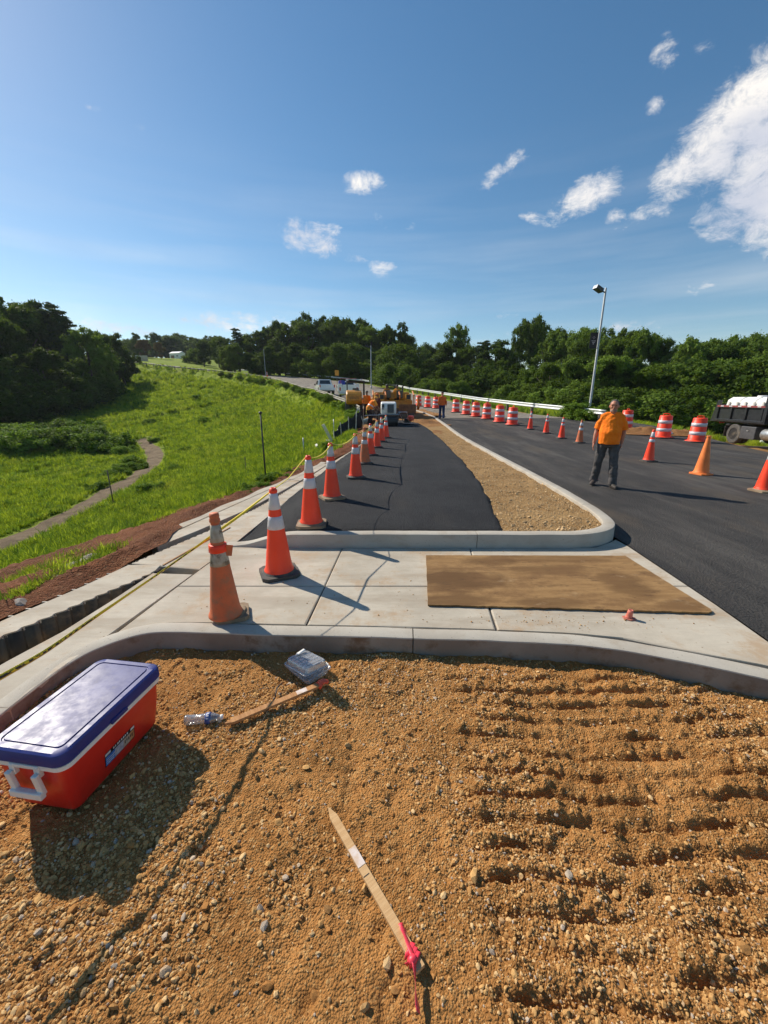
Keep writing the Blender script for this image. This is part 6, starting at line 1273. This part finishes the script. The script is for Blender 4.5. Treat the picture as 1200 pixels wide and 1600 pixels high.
# ------------------------------------------------------------------ small white-hooded roller
p = far(611,667.5); wr = empty('small_roller', (p[0]-.15, p[1], p[2]+.06), R(2), 'small roller with a white engine hood standing at the end of the new asphalt', 'roller')
hd = MB(); hd.prismx([(-.45,.62),(-.50,.95),(-.38,1.20),(-.15,1.28),(.5,1.28),(.55,.62)], -.40, .40); hd.build('hood', MT['white'], wr, bevel=.07, seg=4)
MB().box((.10,-.505,.93), (.34,.02,.44), rot=(R(-6),0,0)).build('hood_grille', MT['vblack'], wr, bevel=.02); MB().box((-.30,-.47,1.02), (.13,.02,.26), rot=(R(-12),0,0)).build('side_vent', MT['dark'], wr)
MB().box((0,0,.58), (1.0,1.5,.10)).build('deck', MT['vblack'], wr, bevel=.02)
for yy in (-.55,.65): d_ = MB().lathe([(.27,-.45),(.30,-.43),(.30,.43),(.27,.45)], 30, axis='x').build('drum', MT['dark'], wr, (.02,yy,.30), smooth=True, angle=40)
for sg in (-1,1): MB().box((sg*.49,.05,.42), (.05,1.5,.22)).build('drum_frame', MT['vblack'], wr)
MB().tube([(-.5,-.72,.60),(-.9,-1.1,.62),(-1.25,-1.2,.60)], .025, 6).build('tow_handle', MT['steel'], wr); MB().tube([(-.55,-.62,.62),(.55,-.62,.62)], .028, 8).build('push_bar', MT['steel'], wr); MB().tube([(.45,-.5,.68),(.6,-.6,.74),(.66,-.6,.74)], .02, 6).build('mirror_arm', MT['steel'], wr)
# ------------------------------------------------------------------ yellow paver
p = far(612,657); p = (p[0]-.05, p[1]+1.2, Zr(p[0], p[1]+1.2)); pv = empty('asphalt_paver', p, R(3), 'yellow asphalt paver with a dark screed behind the small roller', 'paver')
MB().box((.2,1.6,.75), (2.5,3.0,.9)).build('tractor_body', YL, pv, bevel=.06, seg=3); MB().box((.1,1.2,1.45), (2.3,1.8,.5)).build('engine_cover', YL, pv, bevel=.08, seg=3)
m = MB(); m.box((.1,-.55,.35), (2.7,.9,.50)); m.box((.1,-1.02,.22), (2.7,.12,.30)); m.build('screed', MT['vblack'], pv, bevel=.03); MB().box((.1,-.75,.66), (2.7,.5,.04)).build('walk_board', MT['dark'], pv)
MB().box((1.0,-1.0,.62), (1.1,.06,.62)).build('end_gate', P('rusty_gate', (.20,.09,.04), (.10,.05,.03), .8), pv, bevel=.01)
for xx in (-1.15,-.35,.55,1.45): MB().tube([(xx,-.6,.65),(xx,-.55,1.5),(xx,.2,1.75)], .05, 6).build('console_frame', P('frame_orange', (.70,.22,.03), (.5,.15,.02), .5), pv)
for xx in (-.6,1.1): c_ = MB().box((xx,-.45,1.35), (.34,.22,.42)).build('control_box', YL, pv, bevel=.03); MB().box((xx,-.57,1.38), (.24,.02,.26)).build('panel', MT['dark'], c_)
for xx in (-.2,.6): MB().box((xx,.25,1.55), (.42,.4,.5)).build('operator_seat', MT['vblack'], pv, bevel=.05)
for sg in (-1,1):
    t_ = MB().prismx([(-.2,.0),(2.9,.0),(3.1,.3),(2.8,.6),(-.1,.6),(-.35,.3)], .2+sg*1.05-.18, .2+sg*1.05+.18).build('crawler_track', MT['rubber'], pv, bevel=.06)
    for k in range(4): MB().lathe([(.2,-.19),(.2,.19)], 14, axis='x').build('track_roller', MT['rim'], t_, (.2+sg*1.05,.2+k*.8,.28))
MB().prismx([(2.6,.7),(4.3,.9),(4.3,1.5),(2.6,1.3)], -1.2, 1.6).build('hopper', YL, pv, bevel=.04); MB().tube([(.9,1.3,1.6),(.9,1.3,2.1)], .06, 8).build('exhaust', MT['dark'], pv); MB().box((1.75,-.5,1.0), (.12,.5,.7), rot=(R(-20),0,0)).build('side_arm', P('arm_orange', (.65,.17,.03), None, .5), pv)
# plate compactor
p = far(637,667); pc = empty('plate_compactor', (p[0], p[1], p[2]+.06), R(-20), 'small red and black plate compactor right of the white-hooded roller', 'compactor')
MB().prismx([(-.35,.12),(-.28,.02),(.28,.02),(.38,.14),(.3,.12),(-.28,.10)], -.25, .25).build('plate', MT['dark'], pc); MB().box((0,.02,.28), (.34,.34,.24)).build('engine', MT['vblack'], pc, bevel=.04); MB().box((.16,.02,.40), (.30,.36,.26)).build('engine_cowl', P('cowl_red', (.60,.06,.03), None, .4), pc, bevel=.05)
MB().tube([(-.2,-.1,.2),(-.3,-.7,.75),(.15,-.7,.75),(.1,-.1,.2)], .018, 6).build('handle', MT['steel'], pc)
# soil heap at the end of the island
def heap(px, py, rx, ry, h, lab, seed):
    x0, y0, z0 = hit(px, py, Zr); a = np.linspace(0, 2*np.pi, 41); r_ = np.linspace(0, 1, 16); A_, R_ = np.meshgrid(a, r_); xx = R_*rx*np.cos(A_)*(1+.15*np.sin(3*A_+seed)); yy = R_*ry*np.sin(A_)
    zz = h*(np.cos(R_*np.pi)*.5+.5)*(1+.5*fbm(xx*2+seed, yy*2, 3, seed))+.05*fbm(xx*6, yy*6, 3, seed+3)*(R_ < .99)-.03; zz[:, -1] = zz[:, 0]; xx[:, -1] = xx[:, 0]; yy[:, -1] = yy[:, 0]
    o = link('dirt_pile', grid_mesh('dirt_pile', xx, yy, zz, MT['pile']), None, (x0, y0, z0+.03)); tag(o, lab, 'dirt pile')
MT['pile'] = mat_soil('loose_orange_soil', (.34,.17,.065), (.27,.125,.05), (.42,.25,.12), .8, .5)
heap(660,663,1.5,1.6,.28,'low mound of orange soil at the far end of the island beside the compactor',3); heap(682,676,.9,1.8,.10,'thin spill of orange soil along the far kerb end',8)
heap(1003,677,1.6,.9,.30,'orange soil berm on the shoulder between the drums behind the walking man',5); heap(1062,679,1.3,.8,.28,'orange soil berm between the two right drums',11)

# ------------------------------------------------------------------ far building and barrier on the left
d = ray(278, 561); Y = 215; x = d[0]*Y/d[1]; z = Zt(x, Y); fb = empty('metal_building', (x, Y, z-.3), R(-18), 'small white metal building with a low gable roof in front of the far trees', 'building')
fb.scale = (.56,.56,.66); MB().box((0,0,2.1), (11,7,4.2)).build('wall', MT['white'], fb); MB().prismx([(-3.9,4.15),(0,5.6),(3.9,4.15)], -5.8, 5.8).build('roof', P('pale_metal_roof', (.72,.72,.72), None, .4), fb); MB().box((-2.2,-3.55,1.3), (3.6,.1,2.6)).build('door', P('brown_door', (.30,.17,.10), None, .6), fb); MB().box((3,-3.55,2.2), (1.4,.1,1.0)).build('window', MT['glass_dark'], fb)
xa, ya, za = hit(253, 573, Zt); 
xa, ya = (254-600)/620*152*1.0, 152; za = CAM_H+(624-575)/620*152
za = max(za, Zt(xa, ya))+.25
ba = empty('bridge_barrier', (xa, ya, za), R(172), 'long pale barrier wall with dark gaps at the bend above the slope', 'barrier', None)
for k in range(4): MB().box((2.6*k+1.3+.0,0,.7+.03*k), (2.5,.4,2.0), taper=.98).build('barrier_panel', MT['white'] if k else MT['conc'], ba)
for k in range(2): MB().box((3.0+3.6*k,-.0,.3), (.8,.44,.9)).build('dark_opening', MT['dark'], ba)

# ------------------------------------------------------------------ people
SKIN = P('sunburnt_skin', (.50,.215,.13), (.42,.165,.10), .55, scale=14); SKD = P('dark_skin', (.16,.08,.05), None, .55)
def cloth(name, c, c2=None): return P(name, c, c2, .85, scale=9, bump=.35, bscale=22, bdist=.01, spec=.2)
def remesh(o, v, smooth=4):
    r = o.modifiers.new('remesh', 'REMESH'); r.mode = 'VOXEL'; r.voxel_size = v; r.use_smooth_shade = True
    if smooth: s = o.modifiers.new('smooth', 'SMOOTH'); s.factor = .5; s.iterations = smooth
def wrinkle(o, strength, size, seed=0):
    t = bpy.data.textures.new('fold', 'CLOUDS'); t.noise_scale = size; t.noise_depth = 2; d = o.modifiers.new('folds', 'DISPLACE'); d.texture = t; d.strength = strength; d.mid_level = .5; d.texture_coords = 'LOCAL'
def person(loc, rz, label, shirt, trousers, pose, skin=SKIN, hair=None, boots=None, belly=.0, vest=None, cap=None, S=1.0, vox=.010, group=None, long_sleeve=False, beard=None):
    o = empty('person', loc, rz, label, 'person', group); o.scale = (S, S, 1); J = dict(pose); Vc = lambda k: Vector(J[k])
    m = MB(); hd = Vc('head'); nk = Vc('neck'); pel = Vc('pelvis'); ch = Vc('chest')
    # torso, hips
    m.tube([pel+Vector((0,0,-.10)), pel, pel.lerp(ch, .35)+Vector((0,-belly*.6,0)), pel.lerp(ch, .7)+Vector((0,-belly*.3,0)), ch, ch.lerp(nk, .65), nk], [(.10,.09),(.165,.125),(.155+belly*.3,.115+belly*.6),(.165,.115+belly*.3),(.19,.12),(.13,.09),(.058,.060)], 16, up=(0,1,0))
    m.tube([nk+Vector((0,0,-.03)), hd+Vector((0,.01,-.03))], [(.062,.064),(.060,.064)], 14, up=(0,1,0))
    # head with jaw, brow, nose, ears
    f = Euler((0, 0, J.get('turn', 0))).to_matrix() @ Vector((0,-1,0)); s_ = Vector((-f.y, f.x, 0))
    m.ell(hd+Vector((0,0,.03)), (.076,.094,.098), 18, 12); m.ell(hd+f*.022+Vector((0,0,-.045)), (.058,.066,.066), 14, 9); m.ell(hd+f*.078+Vector((0,0,-.095)), (.026,.02,.022), 10, 6)
    m.tube([hd+f*.085+Vector((0,0,.025)), hd+f*.108+Vector((0,0,-.014)), hd+f*.088+Vector((0,0,-.028))], [(.009,.008),(.015,.012),(.010,.008)], 8); m.ell(hd+f*.076+Vector((0,0,.045)), (.055,.022,.012), 12, 6)
    for sg in (-1, 1): m.ell(hd+s_*sg*.079-f*.002, (.012,.020,.032), 8, 6); m.ell(hd+f*.058+s_*sg*.038+Vector((0,0,-.015)), (.022,.022,.020), 8, 6)
    m.ell(hd+f*.083+Vector((0,0,-.058)), (.026,.014,.012), 8, 5)
    for sd in ('l', 'r'):
        sh, el, wr = Vc('sh_'+sd), Vc('el_'+sd), Vc('wr_'+sd); hand = Vc('ha_'+sd); sg = 1 if sd == 'l' else -1
        m.tube([ch+Vector((sg*.08,0,.02)), sh+Vector((-sg*.008,0,-.01)), sh.lerp(el, .35), sh.lerp(el, .75), el, el.lerp(wr, .3), el.lerp(wr, .7), wr], [.055,.054,.052,.046,.042,.044,.034,.027], 12)
        dh = (hand-wr).normalized(); fr_ = Vector((0,-1,0)); pw_ = dh.cross(fr_).normalized(); fr_ = pw_.cross(dh).normalized()
        # palm is flat towards the thigh: wide along fr_, thin along pw_
        m.tube([wr, wr+dh*.03, wr+dh*.085], [(.026,.020),(.036,.016),(.038,.014)], 10, up=tuple(pw_))
        for i, (of, ln) in enumerate(((-.029,.068),(-.010,.077),(.010,.072),(.028,.056))):
            b = wr+dh*.083+fr_*-of; c1 = b+dh*ln*.5-pw_*sg*0; inw = Vector((-sg, 0, 0)); c1 = b+dh*ln*.55+inw*.006; c2 = c1+dh*ln*.45+inw*.022; m.tube([b-dh*.02, b, c1, c2], [.0088,.0092,.0085,.0070], 8)
        t0 = wr+dh*.028+fr_*.030; m.tube([wr+dh*.02+fr_*.012, t0, t0+dh*.034+fr_*.018, t0+dh*.062+fr_*.016+Vector((-sg*.010,0,0))], [.012,.0125,.011,.008], 8)
        hp, kn, an = Vc('hp_'+sd), Vc('kn_'+sd), Vc('an_'+sd); m.tube([hp+Vector((0,0,.06)), hp, hp.lerp(kn, .5), kn, kn.lerp(an, .3), kn.lerp(an, .8), an], [.085,.088,.072,.056,.056,.040,.036], 12)
    body = m.build('body', skin, o, smooth=True); remesh(body, vox*.75, 3)
    # clothes
    m = MB(); fat = 1.10
    m.tube([pel+Vector((0,-belly*.5,-.06)), pel+Vector((0,-belly*.6,.06)), pel.lerp(ch, .4)+Vector((0,-belly*.7,0)), pel.lerp(ch, .7)+Vector((0,-belly*.35,0)), ch+Vector((0,0,.0)), ch.lerp(nk, .40), ch.lerp(nk, .80), nk+Vector((0,0,-.02))],
           [(.190,.150+belly*.5),(.196,.152+belly*.6),(.184+belly*.3,.140+belly*.8),(.190,.138+belly*.4),(.200,.138),(.172,.118),(.112,.092),(.072,.072)], 18, up=(0,1,0))
    for sd in ('l', 'r'):
        sh, el, wr = Vc('sh_'+sd), Vc('el_'+sd), Vc('wr_'+sd); sg = 1 if sd == 'l' else -1
        if long_sleeve: m.tube([ch+Vector((sg*.09,0,.03)), sh, el, wr.lerp(el, .1)], [.082,.080,.060,.045], 14)
        else: m.tube([ch+Vector((sg*.06,0,.03)), sh, sh.lerp(el, .35), sh.lerp(el, .85)], [.086,.078,.076,.080], 14); m.tube([nk+Vector((sg*.01,0,-.03)), nk.lerp(sh, .5)+Vector((0,0,.012)), sh+Vector((0,0,.0))], [.062,.066,.070], 12)
    sh_o = m.build('shirt', shirt, o, smooth=True); remesh(sh_o, vox, 3); wrinkle(sh_o, .03, .11)
    m = MB(); m.tube([pel+Vector((0,-belly*.3,.07)), pel+Vector((0,-belly*.2,0)), pel+Vector((0,0,-.12))], [(.168,.132),(.178,.140),(.150,.120)], 16, up=(0,1,0))
    for sd in ('l', 'r'):
        hp, kn, an = Vc('hp_'+sd), Vc('kn_'+sd), Vc('an_'+sd); m.tube([hp+Vector((0,0,.05)), hp, hp.lerp(kn, .5), kn, kn.lerp(an, .5), an+Vector((0,.01,.03)), an+Vector((0,.01,-.035))], [.095,.102,.092,.080,.078,.078,.084], 14)
    tr = m.build('trousers', trousers, o, smooth=True); remesh(tr, vox, 3); wrinkle(tr, .035, .09)
    for sd in ('l', 'r'):
        an, toe = Vc('an_'+sd), Vc('toe_'+sd); fd = (toe-an); fd.z = 0; fd.normalize(); g0 = an.z-.095
        m = MB(); b = Vector((an.x, an.y, g0)); m.tube([an+Vector((0,0,.05)), an, b+Vector((0,0,.06))-fd*.01, b+fd*.07+Vector((0,0,.05)), b+fd*.15+Vector((0,0,.040)), b+fd*.195+Vector((0,0,.034))], [(.045,.05),(.046,.055),(.047,.062),(.048,.042),(.048,.034),(.03,.025)], 12)
        m.tube([b-fd*.055+Vector((0,0,.018)), b+fd*.05+Vector((0,0,.018)), b+fd*.15+Vector((0,0,.018)), b+fd*.205+Vector((0,0,.02))], [(.038,.018),(.040,.018),(.048,.018),(.030,.014)], 12)
        k = m.build('boot', boots or MT['vblack'], o, smooth=True); remesh(k, .009, 2)
    if hair: m = MB(); m.ell(hd+Vector((0,0,.045))-f*.012, (.081,.094,.092), 18, 12); h_ = m.build('hair', hair, o, smooth=True); 
    if hair:
        h_.data.vertices.foreach_set('co', np.array([(c.x, c.y, c.z) if not ((Vector((c.x,c.y,c.z))-hd).dot(f) > .045 and c.z < hd.z+.095) else tuple(Vector((c.x,c.y,c.z))-f*.035) for c in [v.co.copy() for v in h_.data.vertices]], np.float32).ravel())
    if beard:
        m = MB(); m.ell(hd+f*.030+Vector((0,0,-.078)), (.060,.066,.046), 14, 9); m.ell(hd+f*.092+Vector((0,0,-.042)), (.026,.012,.006), 10, 5); m.build('beard', beard, o, smooth=True)
    if hair or beard:
        m = MB()
        for sg in (-1, 1): m.ell(hd+f*.082+s_*sg*.031+Vector((0,0,.022)), (.013,.008,.007), 8, 5)
        m.build('eyes', P('eye_dark', (.03,.02,.015), None, .3), o, smooth=True)
    if vest: m = MB(); m.tube([pel+Vector((0,0,.0)), pel.lerp(ch, .5), ch, ch.lerp(nk, .6)], [(.205,.165),(.205,.160),(.222,.155),(.17,.13)], 16, up=(0,1,0)); v_ = m.build('vest', vest, o, smooth=True); remesh(v_, .014, 2); 
    if vest: MB().tube([pel.lerp(ch,.42), pel.lerp(ch,.58)], [(.212,.168),(.213,.168)], 18, up=(0,1,0)).build('vest_band', MT['band'], o, smooth=True, angle=40)
    if cap: m = MB(); m.ell(hd+Vector((0,0,.075)), (.088,.102,.068), 16, 9); m.tube([hd+f*.06+Vector((0,0,.075)), hd+f*.16+Vector((0,0,.06))], [(.07,.008),(.05,.006)], 10); m.build('cap', cap, o, smooth=True)
    return o
STAND = dict(pelvis=(0,0,.94), chest=(0,.0,1.32), neck=(0,.0,1.475), head=(0,-.02,1.605), sh_l=(.178,0,1.385), el_l=(.235,.05,1.125), wr_l=(.225,.03,.885), ha_l=(.215,.0,.785), sh_r=(-.178,0,1.385), el_r=(-.24,.03,1.125), wr_r=(-.265,-.04,.88), ha_r=(-.27,-.07,.78),
             hp_l=(.095,0,.90), kn_l=(.135,-.07,.50), an_l=(.165,-.10,.095), toe_l=(.24,-.28,.03), hp_r=(-.095,0,.90), kn_r=(-.135,.0,.50), an_r=(-.165,.10,.105), toe_r=(-.20,-.08,.03), turn=R(-4))
mx, my, mz = hit(942, 760, Zr)
shirt_or = cloth('orange_shirt', (1.0,.235,.016), (.94,.20,.012))
person((mx, my+.03, .006), R(-27), 'man in a bright orange t-shirt and grey work trousers walking towards the viewer', shirt_or, cloth('grey_trousers', (.11,.10,.098), (.08,.073,.07)), STAND, belly=.06,
       hair=P('short_grey_hair', (.10,.085,.075), (.16,.14,.13), .9, scale=60), boots=P('dark_boots', (.05,.035,.028), (.03,.025,.02), .7), S=1.02, beard=P('grey_stubble', (.30,.17,.12), (.36,.25,.20), .9, scale=50))
def P2(**k): d = dict(STAND); d.update(k); return d
wx, wy, wz = hit(690, 655, Zr)
person((wx, wy, wz), R(176), 'man in an orange shirt, blue jeans and dark cap walking away beside the drums', cloth('orange_shirt_far', (.78,.17,.04)), cloth('blue_jeans', (.03,.055,.13), (.02,.035,.09)),
       P2(kn_l=(.11,-.12,.50), an_l=(.11,-.16,.10), toe_l=(.12,-.34,.03), kn_r=(-.10,.06,.50), an_r=(-.10,.22,.13), toe_r=(-.10,.05,.03), turn=0), cap=P('dark_cap', (.06,.04,.03), None, .8), vox=.014, long_sleeve=True)
BEND = P2(pelvis=(0,.05,.90), chest=(0,-.16,1.20), neck=(0,-.30,1.33), head=(0,-.40,1.42), sh_l=(.19,-.22,1.30), el_l=(.24,-.32,1.03), wr_l=(.16,-.50,.90), ha_l=(.14,-.58,.85), sh_r=(-.19,-.22,1.30), el_r=(-.25,-.30,1.03), wr_r=(-.18,-.50,.92), ha_r=(-.16,-.58,.87), hp_l=(.1,.05,.86), hp_r=(-.1,.05,.86), kn_l=(.15,-.06,.48), kn_r=(-.15,-.02,.48), an_l=(.17,.0,.095), an_r=(-.17,.08,.095))
vest_o = cloth('vest_orange', (.95,.20,.02)); dkp = cloth('dark_trousers', (.05,.035,.035)); grp = 'road crew round the paver'
p = far(578,666); person((p[0], p[1], p[2]+.02), R(120), 'worker in an orange vest with silver band bending left of the white-hooded roller', cloth('vest_shirt', (.80,.30,.05)), dkp, BEND, skin=SKD, vest=vest_o, cap=P('yellow_cap', (.7,.35,.05), None, .6), vox=.016, group=grp)
p = far(590,664); person((p[0], p[1]+.6, p[2]), R(-60), 'worker in dark maroon shirt standing directly left of the small roller', cloth('maroon_shirt', (.12,.03,.03)), dkp, STAND, skin=SKD, cap=P('hat_orange', (.8,.2,.03), None, .6), vox=.016, group=grp)
p = far(572,655); person((p[0], p[1]+1.5, Zr(p[0], p[1]+1.5)), R(10), 'worker in an orange long sleeved shirt behind the bending one', cloth('orange_long_shirt', (.85,.2,.03)), dkp, STAND, skin=SKD, cap=MT['dark'], vox=.016, group=grp, long_sleeve=True)
pvl = pv.location
for dx, lab, c in ((-.25,'left one of the two workers riding on the paver',(.55,.22,.05)),(.42,'right one of the two workers riding on the paver',(.80,.30,.04))):
    person((pvl.x+dx, pvl.y+.35, pvl.z+.42), R(190 if dx < 0 else 165), lab, cloth('rider_shirt', c), dkp, STAND, skin=SKD, cap=P('dark_cap2', (.03,.03,.035), None, .6), vox=.016, group=grp)

# ------------------------------------------------------------------ the air
hz = bpy.data.materials.new('haze_air'); hz.use_nodes = True; hn = hz.node_tree; hn.nodes.clear(); ho = hn.nodes.new('ShaderNodeOutputMaterial'); hv = hn.nodes.new('ShaderNodeVolumePrincipled')
hv.inputs['Color'].default_value = (.80, .88, 1.0, 1); hv.inputs['Density'].default_value = .00014; hv.inputs['Anisotropy'].default_value = .2; hn.links.new(hv.outputs[0], ho.inputs['Volume'])
hb = MB().box((0, 425, 27), (1700, 1250, 84)).build('haze', hz); tag(hb, kind='stuff')
